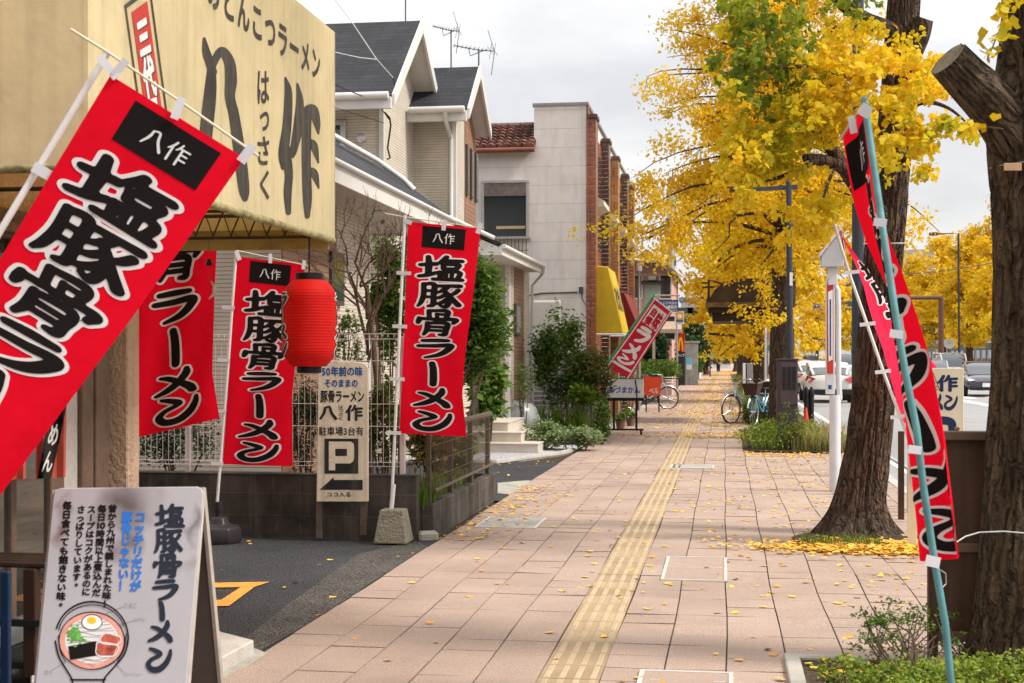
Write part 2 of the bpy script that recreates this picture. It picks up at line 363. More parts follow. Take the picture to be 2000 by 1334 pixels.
def _cr(st, n=9):
    P = np.array(st, float)
    if len(P) == 2: P = np.stack([P[0], (P[0] + P[1]) / 2, P[1]])
    Q = np.vstack([2 * P[0] - P[1], P, 2 * P[-1] - P[-2]]); out = []
    for i in range(1, len(Q) - 2):
        a, b, c, d = Q[i - 1], Q[i], Q[i + 1], Q[i + 2]
        for t in np.linspace(0, 1, n, endpoint=False):
            out.append(.5 * (2 * b + (c - a) * t + (2 * a - 5 * b + 4 * c - d) * t * t + (3 * b - a - 3 * c + d) * t ** 3))
    out.append(Q[-2]); return np.array(out)
def sdf_fill(strokes, box, res, grow=0.0, sx=1.0):
    """area covered by brush strokes -> (verts2d, faces) by marching squares; box=(x0,y0,x1,y1)"""
    x0, y0, x1, y1 = box; nx = max(4, int(round((x1 - x0) / res))); ny = max(4, int(round((y1 - y0) / res)))
    X, Y = np.meshgrid(np.linspace(x0, x1, nx + 1), np.linspace(y0, y1, ny + 1)); D = np.full(X.shape, 9e9)
    for st in strokes:
        C = _cr(st)
        for a, b in zip(C[:-1], C[1:]):
            dx, dy = b[0] - a[0], b[1] - a[1]; l2 = dx * dx + dy * dy + 1e-12
            t = np.clip(((X - a[0]) * dx + (Y - a[1]) * dy) / l2, 0, 1)
            D = np.minimum(D, np.hypot(X - a[0] - t * dx, Y - a[1] - t * dy) - (a[2] + t * (b[2] - a[2])))
    return march(X, Y, D - grow)
def march(X, Y, D):
    vs = []; key = {}; fs = []
    def cv(j, i):
        k = (j, i)
        if k not in key: key[k] = len(vs); vs.append((X[j, i], Y[j, i]))
        return key[k]
    def ev(a, b):
        k = (a, b) if a < b else (b, a)
        if k not in key:
            da, db = D[k[0]], D[k[1]]; t = da / (da - db); key[k] = len(vs)
            vs.append((X[k[0]] + t * (X[k[1]] - X[k[0]]), Y[k[0]] + t * (Y[k[1]] - Y[k[0]])))
        return key[k]
    ins = D < 0
    act = ins[:-1, :-1] | ins[1:, :-1] | ins[:-1, 1:] | ins[1:, 1:]
    for j, i in zip(*np.nonzero(act)):
        cs = [(j, i), (j, i + 1), (j + 1, i + 1), (j + 1, i)]; poly = []
        for q in range(4):
            a, b = cs[q], cs[(q + 1) % 4]
            if ins[a]: poly.append(cv(*a))
            if ins[a] != ins[b]: poly.append(ev(a, b))
        if len(poly) >= 3: fs.append(tuple(poly))
    return np.array(vs).reshape(-1, 2), fs
_S = {}
def brush(ch, grow=0.0, res=.025):
    k = (ch, grow, res)
    if k not in _S: _S[k] = sdf_fill(_B[ch], (-.16, -.16, 1.16, 1.16), res, grow)
    return _S[k]
# ================================================================== SETTING: ground, walk, road
def island_mul(m, lo, hi):
    """vary a material from one loose piece (paver, tile) to the next"""
    T = m.node_tree; N = T.nodes; L = T.links; b = N["Principled BSDF"]; src = b.inputs["Base Color"].links[0].from_socket
    g = N.new("ShaderNodeNewGeometry"); r = N.new("ShaderNodeMapRange"); r.inputs[3].default_value = lo; r.inputs[4].default_value = hi
    L.new(g.outputs["Random Per Island"], r.inputs[0])
    x = N.new("ShaderNodeMix"); x.data_type = 'RGBA'; x.blend_type = 'MULTIPLY'; x.inputs[0].default_value = 1
    L.new(src, x.inputs[6]); L.new(r.outputs[0], x.inputs[7]); L.new(x.outputs[2], b.inputs["Base Color"]); return m
def speck(m, scale, amt, lo=.4, hi=.65):
    """fine aggregate grain"""
    T = m.node_tree; N = T.nodes; L = T.links; b = N["Principled BSDF"]; src = b.inputs["Base Color"].links[0].from_socket
    tc = N.new("ShaderNodeTexCoord"); v = N.new("ShaderNodeTexNoise"); v.inputs["Scale"].default_value = scale; v.inputs["Detail"].default_value = 2
    L.new(tc.outputs["Object"], v.inputs[0])
    r = N.new("ShaderNodeMapRange"); r.inputs[1].default_value = lo; r.inputs[2].default_value = hi; r.inputs[3].default_value = 1 - amt; r.inputs[4].default_value = 1 + amt
    L.new(v.outputs[0], r.inputs[0])
    x = N.new("ShaderNodeMix"); x.data_type = 'RGBA'; x.blend_type = 'MULTIPLY'; x.inputs[0].default_value = 1
    L.new(src, x.inputs[6]); L.new(r.outputs[0], x.inputs[7]); L.new(x.outputs[2], b.inputs["Base Color"]); return m
def spot(m, c, r, col, amt, soft=.5):
    """a stain of its own shape (object space) on a board"""
    T = m.node_tree; N = T.nodes; L = T.links; b = N["Principled BSDF"]; src = b.inputs["Base Color"].links[0].from_socket
    tc = N.new("ShaderNodeTexCoord"); nz = N.new("ShaderNodeTexNoise"); nz.inputs["Scale"].default_value = 9; L.new(tc.outputs["Object"], nz.inputs[0])
    ad = N.new("ShaderNodeMix"); ad.data_type = 'RGBA'; ad.blend_type = 'ADD'; ad.inputs[0].default_value = .16
    L.new(tc.outputs["Object"], ad.inputs[6]); L.new(nz.outputs["Color"], ad.inputs[7])
    sb = N.new("ShaderNodeVectorMath"); sb.operation = 'SUBTRACT'; L.new(ad.outputs[2], sb.inputs[0]); sb.inputs[1].default_value = [a + .08 for a in c]
    dv = N.new("ShaderNodeVectorMath"); dv.operation = 'DIVIDE'; L.new(sb.outputs[0], dv.inputs[0]); dv.inputs[1].default_value = r
    ln = N.new("ShaderNodeVectorMath"); ln.operation = 'LENGTH'; L.new(dv.outputs[0], ln.inputs[0])
    mr = N.new("ShaderNodeMapRange"); mr.inputs[1].default_value = 1; mr.inputs[2].default_value = soft * .2; mr.inputs[3].default_value = 0; mr.inputs[4].default_value = amt
    L.new(ln.outputs["Value"], mr.inputs[0])
    x = N.new("ShaderNodeMix"); x.data_type = 'RGBA'; L.new(mr.outputs[0], x.inputs[0]); L.new(src, x.inputs[6]); x.inputs[7].default_value = (*col, 1)
    L.new(x.outputs[2], b.inputs["Base Color"]); return m
m_asph = speck(mat("asphalt", (.062, .060, .064), .9, .22, 1.3, 1.0, 90, spec=.25), 95, .85)
m_asph2 = speck(mat("asphalt_worn", (.105, .094, .083), .9, .25, 2.2, 1.0, 90, spec=.25), 95, .8)
m_road = speck(mat("road_asphalt", (.28, .275, .27), .85, .12, .5, .3, 60), 60, .2)
m_paver = speck(island_mul(mat("paver", (.375, .278, .224), .78, .13, .9, .35, 160, dirt=(.27, .19, .145), dirt_amt=.5, dirt_s=.8), .94, 1.05), 140, .26)
def gum(m, scale, rad, col, amt):
    T = m.node_tree; N = T.nodes; L = T.links; b = N["Principled BSDF"]; src = b.inputs["Base Color"].links[0].from_socket
    tc = N.new("ShaderNodeTexCoord"); v = N.new("ShaderNodeTexVoronoi"); v.inputs["Scale"].default_value = scale; v.inputs["Randomness"].default_value = 1; L.new(tc.outputs["Object"], v.inputs[0])
    r = N.new("ShaderNodeMapRange"); r.inputs[1].default_value = rad * scale; r.inputs[2].default_value = rad * scale * .5; r.inputs[3].default_value = 0; r.inputs[4].default_value = amt; L.new(v.outputs["Distance"], r.inputs[0])
    x = N.new("ShaderNodeMix"); x.data_type = 'RGBA'; L.new(r.outputs[0], x.inputs[0]); L.new(src, x.inputs[6]); x.inputs[7].default_value = (*col, 1); L.new(x.outputs[2], b.inputs["Base Color"]); return m
gum(m_paver, 1.6, .013, (.07, .05, .045), .75); gum(m_paver, .45, .16, (.27, .19, .15), .45)
m_joint = mat("paver_joint", (.06, .043, .032), .95, .3, 5)
m_tact = speck(island_mul(mat("tactile_yellow", (.365, .262, .155), .75, .16, 2.2, .25, 120, dirt=(.30, .22, .13), dirt_amt=.45, dirt_s=4), .86, 1.1), 200, .12)
m_tbar = speck(mat("tactile_bar", (.42, .325, .21), .7, .14, 5, .1, 120), 200, .12)
m_kerb = mat("kerb_stone", (.42, .40, .36), .85, .2, 3, .3, 60, dirt_amt=.4)
m_soil = speck(mat("soil", (.06, .04, .025), .95, .4, 4, 1, 50), 60, .5)
m_conc = mat("concrete_grey", (.36, .34, .30), .9, .2, 3, .4, 60, dirt_amt=.5, dirt=(.16, .14, .10))
m_white = mat("paint_white", (.75, .75, .73), .45, .06, 8)
m_offw = mat("off_white_plastic", (.72, .71, .70), .4, .08, 6)
m_black = mat("black_paint", (.012, .012, .013), .5, .2, 8)
m_steel = mat("galvanised_steel", (.5, .5, .5), .35, .12, 10, metal=.8)
def sheet(name, pts, z, m, kind='structure'):
    mb = MB(); mb.add([(p[0], p[1], z) for p in pts], [tuple(range(len(pts)))]); return tag(obj(name, mb, m), kind=kind)
def rect(x0, y0, x1, y1): return [(x0, y0), (x1, y0), (x1, y1), (x0, y1)]
XL, XR = -2.39, 2.01                      # edges of the walk
sheet('ground', rect(-600, -60, 600, 1500), -.16, m_soil)
sheet('road', rect(2.16, -20, 16.4, 1400), -.115, m_road)
sheet('far_sidewalk', rect(16.6, -20, 24, 1400), .0, m_conc)
mb = MB(); mb.bb((16.4, -20, -.15), (16.6, 1400, .02)); struct('far_kerb', mb, m_kerb)
mb = MB(); y = 3.0
while y < 190:
    mb.bb((XR + .004, y, -.15), (2.16, y + .594, .005 + random.uniform(-.004, .004))); y += .6
struct('kerb', mb, m_kerb, bevel=.012)
m_line = mat("road_paint", (.72, .72, .70), .7, .2, 9)
mb = MB()
for x, ln, gap in ((2.55, 400, 0), (5.6, 6, 6), (8.75, 400, 0), (9.0, 400, 0), (12.6, 6, 6)):
    y = 12.0
    while y < 330:
        l = min(ln, 330 - y); mb.bb((x, y, -.112), (x + .14, y + l, -.109)); y += l + gap + .001
for yy in (60.5, 66): mb.bb((2.7, yy, -.108), (5.55, yy + .35, -.105))
for k in range(6): mb.bb((9.6 + k * 1.05, 59, -.112), (10.05 + k * 1.05, 62.5, -.109))
struct('road_marking', mb, m_line)
# left ground
sheet('left_ground', rect(-60, -20, XL + .03, 1400), -.03, m_soil)
sheet('parking_lot', [(-14, 2), (XL + .02, 2), (XL + .02, 12.6), (-14, 12.6)], -.012, m_asph)
pts = [gnd(700, 1080), gnd(812, 1055), gnd(835, 1065), gnd(600, 1217), gnd(470, 1290), gnd(420, 1290), gnd(560, 1180)]
sheet('parking_edge_strip', [(p.x, p.y) for p in pts], -.007, m_asph2)
m_or = speck(mat("orange_marking", (.85, .36, .06), .7, .15, 9, dirt=(.3, .17, .06), dirt_amt=.45, dirt_s=14), 120, .25)
mb = MB()
for P in (((300, 1139), (527, 1135), (497, 1145), (300, 1148)), ((470, 1145.6), (496, 1145.6), (447, 1182), (300, 1184), (300, 1173), (432, 1170))):
    q = [gnd(*p) for p in P]; mb.add([(p.x, p.y, -.004) for p in q], [tuple(range(len(q)))[::-1]])
struct('parking_marking', mb, m_or)
sheet('driveway', [(-14, 15.2), (XL + .02, 15.2), (XL + .02, 21.0), (-14, 21.0)], -.010, m_asph)
q = [gnd(*p) for p in ((972, 962), (1015, 967), (1052, 940), (1030, 937), (972, 942))]
sheet('driveway_apron', [(p.x, p.y) for p in q], -.006, m_conc)
m_grav = speck(mat("gravel_bed", (.42, .42, .43), .9, .2, 9, 1.0, 45), 40, .55)
sheet('gravel', [(-14, 20.6), (-3.2, 20.6), (XL - .05, 23.2), (XL - .05, 25.0), (-14, 26)], -.002, m_grav)
mb = MB(); mb.tube([(-9, 20.55, 0), (-3.3, 20.55, 0), (-2.6, 22.5, 0), (-2.47, 23.4, 0)], .05, 8); struct('gravel_kerb', mb, m_conc)
sheet('yard_paving', rect(-6, 25.4, XL + .01, 60), -.008, m_conc)
# pavers, one by one
def warp(x, y):
    k = max(0.0, min(1.0, (x - .2) / 1.2))
    return x + .006 * math.sin(y * 1.7 + x * 3) + .010 * k * math.sin(y * 2.1 + x * 5), y + k * .05 * math.sin(x * 3.1) * (1 if y < 14 else .3)
def hz(x, y):
    k = max(0.0, min(1.0, (x - .3) / 1.3)); return .006 * k * (1 + math.sin(y * 2.3 + x)) if y < 14 else 0.0
def in_bed(x, y):      # openings in the walk: planting bed, tree pit, planting strip
    if y < 7.35 and x > .38: return True
    if (x - 1.28) ** 2 / .70 ** 2 + (y - 12.3) ** 2 / .70 ** 2 < .6: return True
    if 23.4 < y < 30.6 and x > .42: return True
    if y > 33 and x > .5 and int((y - 33) / 11) * 11 + 33 + 8.2 > y: return True
    return False
mb = MB(); rr = random.Random(3)
cols = [(XL, -2.09)] + [(.01 + .3 * k, .31 + .3 * k) for k in range(-7, 6)] + [(1.81, XR)]
for ci, (xa, xb) in enumerate(cols):
    if abs(xa + .89) < .02: continue
    y = 2.0
    seq = 0
    while y < 62:
        ln = .6 if rr.random() < .5 else .3
        xm, ym = (xa + xb) / 2, y + ln / 2
        if not in_bed(xm, ym):
            g = .0042; t = rr.gauss(0, .0011); tx = rr.gauss(0, .0012); ty = rr.gauss(0, .0012)
            vs = []
            for zz in (0, 1):
                for (x, yy, a, b) in ((xa + g, y + g, -1, -1), (xb - g, y + g, 1, -1), (xb - g, y + ln - g, 1, 1), (xa + g, y + ln - g, -1, 1)):
                    X, Y = warp(x, yy); h = t + a * tx + b * ty + hz(x, yy)
                    vs.append((X, Y, h if zz else -.03))
            mb.add(vs, [(4, 5, 6, 7), (0, 1, 5, 4), (1, 2, 6, 5), (2, 3, 7, 6), (3, 0, 4, 7)])
        y += ln
struct('sidewalk', mb, m_paver)
sheet('sidewalk_bedding', rect(XL, 1.5, XR, 1400), -.0065, m_joint)
m_pave_far = brickmat("paver_far", (.45, .325, .265), (.40, .285, .23), (.12, .09, .07), .6, .3, .012, var=.15, bump=.2)
sheet('sidewalk_far', rect(XL, 62, XR, 1400), .0, m_pave_far)
# tactile strip
mb = MB(); mt = MB(); y = 2.0
while y < 62:
    mt.bb((-.89 + .003, y + .002, -.02), (-.59 - .003, y + .298, .002 + rr.gauss(0, .0007)))
    for k in range(4):
        xc = -.89 + .0375 + k * .075
        mb.add([(xc - .0175, y + .012, .0015), (xc + .0175, y + .012, .0015), (xc + .0175, y + .288, .0015), (xc - .0175, y + .288, .0015),
                (xc - .012, y + .02, .0065), (xc + .012, y + .02, .0065), (xc + .012, y + .28, .0065), (xc - .012, y + .28, .0065)],
               [(4, 5, 6, 7), (0, 1, 5, 4), (1, 2, 6, 5), (2, 3, 7, 6), (3, 0, 4, 7)])
    y += .3
mt.bb((-.89, 62, -.01), (-.59, 170, .004))
tp = struct('tactile_paving', mt, m_tact); tag(obj('raised_bars', mb, m_tbar, tp), kind='structure')
# lids let into the walk
m_lidf = mat("lid_frame", (.62, .60, .57), .4, .1, 10, metal=.3)
def lid(pa, pb, label, dark=False):
    a, b = gnd(*pa), gnd(*pb); x0, x1 = min(a.x, b.x), max(a.x, b.x); y0, y1 = min(a.y, b.y), max(a.y, b.y)
    t = thing('manhole_cover', label, 'manhole cover', (x0, y0, 0)); f = MB(); e = .022
    for lo, hi in (((x0, y0), (x1, y0 + e)), ((x0, y1 - e), (x1, y1)), ((x0, y0 + e), (x0 + e, y1 - e)), ((x1 - e, y0 + e), (x1, y1 - e)), ((x0 + e, (y0 + y1) / 2 - .006), (x1 - e, (y0 + y1) / 2 + .006))):
        f.bb((lo[0], lo[1], .0), (hi[0], hi[1], .0105))
    obj('frame', f, m_lidf, t); p = MB(); p.bb((x0 + e, y0 + e, -.001), (x1 - e, y1 - e, .0065)); obj('lid', p, m_paver if not dark else m_conc, t)
    h = MB()
    for sx in (.12, .8):
        for sy in (.25, .72): h.bb((x0 + (x1 - x0) * sx, y0 + (y1 - y0) * sy - .005, .0065), (x0 + (x1 - x0) * sx + .05, y0 + (y1 - y0) * sy + .005, .0085))
    obj('lifting_slot', h, m_lidf, t)
lid((1290, 1134), (1420, 1091), 'paver-filled access lid with bright metal frame right of the tactile strip')
lid((1232, 1380), (1432, 1317), 'access lid with pale metal frame cut by the bottom edge of the picture')
lid((925, 1031), (1068, 1013), 'long grey utility lid beside the low block planter wall', True)
lid((1308, 915), (1395, 909), 'pale flat lid across the tactile strip, farther up the walk', True)
# planting beds
sheet('planting_bed', rect(.38, 2, XR, 7.4), .012, m_soil)
sheet('tree_pit', [(1.28 + .72 * math.cos(a * math.pi / 14), 12.3 + .72 * math.sin(a * math.pi / 14)) for a in range(28)], .004, m_soil)
sheet('planting_strip', rect(.42, 23.4, XR, 30.6), .02, m_soil)
for k in range(9): sheet('planting_strip', rect(.5, 33 + 11 * k, XR, 41.2 + 11 * k), .02, m_soil)
mb = MB()
for a, b in (((.30, 7.36), (1.05, 7.44)), ((1.055, 7.36), (1.9, 7.44))): mb.bb((a[0], a[1], -.02), (b[0], b[1], .03))
for k in range(9): mb.bb((.30, 2 + k * .6, -.02), (.38, 2.594 + k * .6, .028))
struct('bed_edging', mb, m_conc, bevel=.008)
# ================================================================== RAMEN SHOP (left)
m_canvas = mat("awning_canvas", (.85, .745, .47), .6, .08, 1.6, .15, 12, trans=.35, streak=.22, dirt=(.30, .25, .10), dirt_amt=.22)
m_canvas_in = mat("awning_canvas_inner", (.92, .62, .05), .6, .12, 2, .1, 10, trans=.6)
m_stucco = mat("tan_stucco", (.60, .42, .30), .9, .12, 3, 1.0, 35, streak=.3)
m_woodframe = mat("weathered_frame", (.16, .10, .07), .6, .3, 4, .3, 40, streak=.4)
m_sumi = mat("sign_ink", (.045, .04, .035), .6, .45, 5, streak=.5, dirt=(.16, .13, .08))
shop = thing('ramen_shop', 'ramen shop with pale yellow sign awning and tan corner pillar at far left', 'shop', (-3.8, 6.5, 0))
mb = MB(); mb.bb((-9, 3.2, 2.34), (-3.86, 8.63, 5.6)); mb.bb((-9, 3.2, 0), (-8.8, 8.63, 2.34)); mb.bb((-8.8, 8.48, 0), (-3.9, 8.63, 2.34)); mb.bb((-8.8, 3.2, 0), (-3.9, 3.4, 2.34))
obj('wall', mb, m_stucco, shop)
mb = MB(); mb.bb((-3.92, 8.46, 0), (-3.70, 8.645, 3.4)); obj('pillar', mb, m_stucco, shop, bevel=.01)
def Yx(px, X=-3.8): return atX(px, 800, X).y
mb = MB(); mb.bb((-3.835, 3.4, .1), (-3.815, Yx(122), 2.3)); obj('door_glass', mb, glassmat("shop_glass", (.03, .028, .022), .04), shop)
mb = MB(); mb.bb((-3.84, Yx(124), .1), (-3.80, Yx(151), 2.3)); obj('curtain_panel', mb, mat("pale_curtain", (.55, .50, .46), .9, .12, 20), shop)
for a, b, x in ((152, 174, -3.77), (176, 201, -3.76), (97, 123, -3.79), (20, 30, -3.79)):
    mb = MB(); mb.bb((-3.88, Yx(a), 0), (x, Yx(b), 2.34)); obj('door_frame', mb, m_woodframe, shop, bevel=.006)
mb = MB(); mb.bb((-3.86, 3.4, 0), (-3.78, Yx(124), .12)); obj('door_sill', mb, m_steel, shop)
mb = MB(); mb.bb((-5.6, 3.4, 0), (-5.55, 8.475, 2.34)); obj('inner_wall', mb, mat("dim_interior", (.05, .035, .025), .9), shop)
mb = MB(); mb.bb((-3.85, 3.3, 2.18), (-3.74, 8.455, 2.335)); mb.bb((-3.74, 3.3, 2.20), (-3.66, 8.455, 2.25)); obj('lintel', mb, m_woodframe, shop)
# awning: a canvas box on a steel frame
AX, AY0, AY1, AZ0, AZ1 = -2.6, 5.55, 9.32, 2.335, 3.74
mb = MB()
mb.bb((AX - .02, AY0, AZ0), (AX, AY1, AZ1)); mb.bb((-3.86, AY0, AZ0), (AX - .021, AY0 + .02, AZ1)); mb.bb((-3.86, AY1 - .02, AZ0), (AX - .021, AY1, AZ1))

aw = obj('awning', mb, m_canvas, shop)
mb = MB(); mb.tube([(AX - .012, AY0 + .01, AZ0), (AX - .012, AY1 - .01, AZ0)], .022, 10); mb.tube([(AX - .012, AY0 + .012, AZ0), (-3.84, AY0 + .012, AZ0)], .02, 8); mb.tube([(AX - .012, AY1 - .012, AZ0), (AX - .012, AY1 - .012, AZ1)], .014, 8)
obj('hem', mb, mat("mossy_hem", (.34, .29, .14), .8, .5, 9, .5, 50, dirt=(.07, .07, .03), dirt_amt=.8, dirt_s=7), aw, smooth=50)
mb = MB(); mb.quad((AX - .021, AY0 + .021, AZ1 - .01), (AX - .021, AY1 - .021, AZ1 - .01), (-3.86, AY1 - .021, AZ1 - .01), (-3.86, AY0 + .021, AZ1 - .01)); obj('lining', mb, m_canvas_in, aw)
mb = MB(); yt = AY1 - .10
for z in (AZ0 + .02, AZ0 + .20): mb.tube([(-3.84, yt, z), (AX - .05, yt, z)], .011, 8)
n = 9
for k in range(n):
    xa = -3.8 + k * 1.13 / n; mb.tube([(xa, yt, AZ0 + .03), (xa + 1.13 / n * .55, yt, AZ0 + .19)], .006, 6); mb.tube([(xa + 1.13 / n * .55, yt, AZ0 + .19), (xa + 1.13 / n, yt, AZ0 + .03)], .004, 6)
for y2 in (6.4, 7.8): mb.tube([(-3.84, y2, AZ0 + .02), (AX - .05, y2, AZ0 + .02)], .011, 8)
obj('frame_truss', mb, mat("dark_steel", (.06, .05, .045), .5, .3, 10, metal=.4), aw, smooth=50)
mb = MB(); mb.bb((-3.84, AY1 - .06, AZ0 - .06), (AX - .03, AY1 - .03, AZ0 + .07)); obj('end_beam', mb, mat("stained_beam", (.38, .30, .12), .8, .4, 5, .3, 30, dirt_amt=.6), aw)
PA = Plane((AX, 0, 0), (1, 0, 0))
def c1(L): return [[(x * .35, y * .35, w * .35) for x, y, w in st] for st in L]
big = c1([[(1140, 215, 8), (1152, 290, 22), (1172, 350, 24), (1186, 400, 26)], [(1182, 380, 24), (1174, 520, 34), (1155, 700, 36), (1140, 860, 30), (1110, 1000, 10)],
          [(1184, 385, 14), (1212, 312, 22), (1244, 286, 24), (1282, 350, 30), (1290, 450, 33), (1284, 540, 28), (1308, 650, 29), (1342, 880, 33), (1362, 1050, 30), (1368, 1108, 16)],
          [(1594, 435, 6), (1610, 520, 21), (1602, 700, 25), (1582, 850, 27), (1580, 935, 12)], [(1590, 830, 30), (1612, 960, 23), (1606, 1080, 22), (1610, 1185, 15)],
          [(1660, 468, 6), (1674, 570, 21), (1662, 720, 26), (1640, 835, 20), (1634, 875, 8)], [(1686, 690, 16), (1712, 620, 24), (1748, 612, 26), (1768, 680, 20), (1778, 745, 5)],
          [(1712, 640, 27), (1710, 900, 25), (1716, 1100, 25), (1716, 1206, 14)], [(1722, 790, 18), (1752, 815, 22), (1778, 908, 4)], [(1724, 950, 18), (1754, 970, 22), (1780, 1050, 4)]])
V, Fs = sdf_fill(big, (380, 60, 640, 440), 1.3)
mb = MB(); mb.add([PA.hit(p[0], p[1], .003) for p in V], [f[::-1] for f in Fs]); obj('brush_lettering', mb, m_sumi, aw)
it = []
for ch, (a, b, c, d) in zip("はっさく", ((1438, 395, 1502, 580), (1452, 622, 1502, 732), (1438, 760, 1502, 922), (1452, 950, 1502, 1115))):
    it += text_items(ch, (a * .35, b * .35, c * .35, d * .35), .022)
mb = lay(it, lambda x, y: PA.hit(x, y, .003)); s = "のとんこつラーメン"
it = []
for i, ch in enumerate(s):
    V, Fs = glyph(ch, .03); yc = 6.90 + i * .232
    lo, hi = (np.array([0, -.06]), np.array([1, .86]))
    mb.add([(AX + .003, yc + (p[0]) * .205, 3.345 + p[1] * .225 + .004) for p in V], Fs)
obj('lettering', mb, m_sumi, aw)
def bil(q): # px quad TL TR BR BL -> function of (u,v)
    q = [np.array(p, float) for p in q]
    return lambda u, v: (q[0] * (1 - u) * (1 - v) + q[1] * u * (1 - v) + q[2] * u * v + q[3] * (1 - u) * v)
rb = [(735 * .35, 68 * .35), (822 * .35, 5 * .35), (915 * .35, 690 * .35), (825 * .35, 720 * .35)]
f = bil(rb)
mb = MB(); mb.add([PA.hit(*f(u, v), .003) for u, v in ((0, 0), (1, 0), (1, 1), (0, 1))], [(3, 2, 1, 0)]); obj('red_plate', mb, mat("faded_red", (.55, .05, .04), .6, .15, 3), aw)
mb = MB()
for (u0, v0, u1, v1) in ((-.36, -.10, -.26, 1.0), (1.2, -.10, 1.3, 1.0), (-.26, -.10, 1.2, -.06)):
    mb.add([PA.hit(*f(u, v), .0035) for u, v in ((u0, v0), (u1, v0), (u1, v1), (u0, v1))], [(3, 2, 1, 0)])
obj('plate_border', mb, m_sumi, aw)
mb = MB(); mb2 = MB()
for ch, v0, v1 in (('三', .09, .40), ('代', .42, .74), ('目', .76, 1.0)):
    V, Fs = glyph(ch, .05); mb.add([PA.hit(*f(.14 + p[0] * .72, v1 - (p[1] + .06) * (v1 - v0) / .92), .006) for p in V], Fs); mb2.add([PA.hit(*f(.2 + p[0] * .72, v1 + .012 - (p[1] + .06) * (v1 - v0) / .92), .0045) for p in V], Fs)
obj('plate_lettering', mb, m_white, aw); obj('lettering_shade', mb2, m_sumi, aw)
mb = MB(); mb.bb((-3.0, 9.0, AZ1 + .004), (-2.85, 9.2, AZ1 + .16)); mb.bb((-3.02, 8.98, AZ1 + .16), (-2.83, 9.22, AZ1 + .18)); obj('roof_lamp_box', mb, m_steel, shop, bevel=.005)
# noren curtain
PN = Plane((-3.62, 0, 0), (1, 0, 0)); m_noren = mat("noren_cloth", (.62, .13, .09), .85, .12, 5, .2, 60, trans=.25)
t = thing('noren_curtain', 'salmon red noren curtain with a slanting black band in the shop doorway', 'curtain', PN.hit(80, 780))
def ngrid(q, nx, ny, fn, lift=0):
    f = bil(q); mb = MB(); vs = [fn(*f(i / nx, j / ny), i / nx, j / ny) for j in range(ny + 1) for i in range(nx + 1)]
    mb.add(vs, [((j + 1) * (nx + 1) + i, (j + 1) * (nx + 1) + i + 1, j * (nx + 1) + i + 1, j * (nx + 1) + i) for j in range(ny) for i in range(nx)]); return mb
def nf(lift): return lambda x, y, u, v: PN.hit(x, y, lift + .025 * math.sin(x * .16))
obj('cloth_panel', ngrid([(60, 560), (133, 560), (128, 932), (70, 936)], 14, 10, nf(0)), m_noren, t, smooth=60)
obj('cloth_panel', ngrid([(-40, 560), (56, 560), (50, 935), (-30, 940)], 16, 10, nf(0)), m_noren, t, smooth=60)
bd = obj('band', ngrid([(118, 700), (150, 700), (100, 934), (73, 935)], 8, 14, nf(.004)), m_black, t, smooth=60)
f = bil([(120, 720), (142, 720), (98, 930), (78, 930)]); mb = MB()
for i, ch in enumerate("らーめん"):
    for V, Fs in text_items(ch, (0, i / 4, 1, (i + .9) / 4), .03, vertical=True): mb.add([nf(.008)(*f(p[0], p[1]), 0, 0) for p in V], Fs)
obj('lettering', mb, m_white, t)
mb = MB(); mb.tube([PN.hit(-60, 556), PN.hit(140, 556)], .012, 8); obj('rod', mb, m_woodframe, t, smooth=50)
# red paper lantern
LD = 9.2; lc = at(604, 630, LD); k = LD / F_PX
t = thing('paper_lantern', 'red ribbed paper lantern with black caps hanging from the awning corner', 'lantern', at(604, 728, LD))
R0 = 53 * k; prof = []; nr = 30; zt, zb = at(604, 547, LD).z, at(604, 716, LD).z
def lr(u):
    a = abs(u - .5) * 2; return R0 * (1 - .40 * max(0, (a - .55) / .45) ** 2.2)
for i in range(nr * 4 + 1):
    u = i / (nr * 4); prof.append((lr(u) * (1 - .016 * (1 - abs(math.sin(u * nr * math.pi))) ), zb + (zt - zb) * u))
mb = MB(); mb.lathe(prof, (lc.x, lc.y, 0), 48); m_lan = mat("lantern_paper", (.76, .014, .011), .6, .1, 6, trans=.35, spec=.2)
body = obj('paper_body', mb, m_lan, t, smooth=80)
for name, z0, z1, r in (('cap', zt - .004, at(604, 533, LD).z, 27 * k), ('base_ring', at(604, 729, LD).z, zb + .004, 24 * k)):
    mb = MB(); mb.lathe([(r * .8, z0), (r, z0 + .004), (r, z1 - .004), (r * .85, z1)], (lc.x, lc.y, 0), 32); obj(name, mb, m_black, t, smooth=40)
mb = MB(); top = at(604, 533, LD).z; mb.tube([(lc.x, lc.y, top), (lc.x, lc.y, AZ0 + .0)], .006, 8); mb.tube([(lc.x, lc.y, AZ0 - .01), (lc.x - .05, lc.y, AZ0 + .03), (lc.x - .14, lc.y + .1, AZ0 + .03)], .004, 6); obj('hook', mb, m_black, t, smooth=50)
vdir = math.atan2(CAM.y - lc.y, CAM.x - lc.x)
for nm, grow, lift, mm in (('letter_outline', .055, .003, m_white), ('lettering', 0, .005, m_black)):
    mb = MB()
    for side in (-1, 1):
        for i, ch in enumerate("ラーメン"):
            V, Fs = brush(ch, grow, .03); vs = []
            for p in V:
                u = .86 - (i + p[1]) * .185; a = vdir + side * (1.62 if side > 0 else 1.34) + (p[0] - .5) * .95
                rr_ = lr(u) + lift; vs.append((lc.x + rr_ * math.cos(a), lc.y + rr_ * math.sin(a), zb + (zt - zb) * u))
            mb.add(vs, [f_[::-1] for f_ in Fs])
    obj(nm, mb, mm, body)
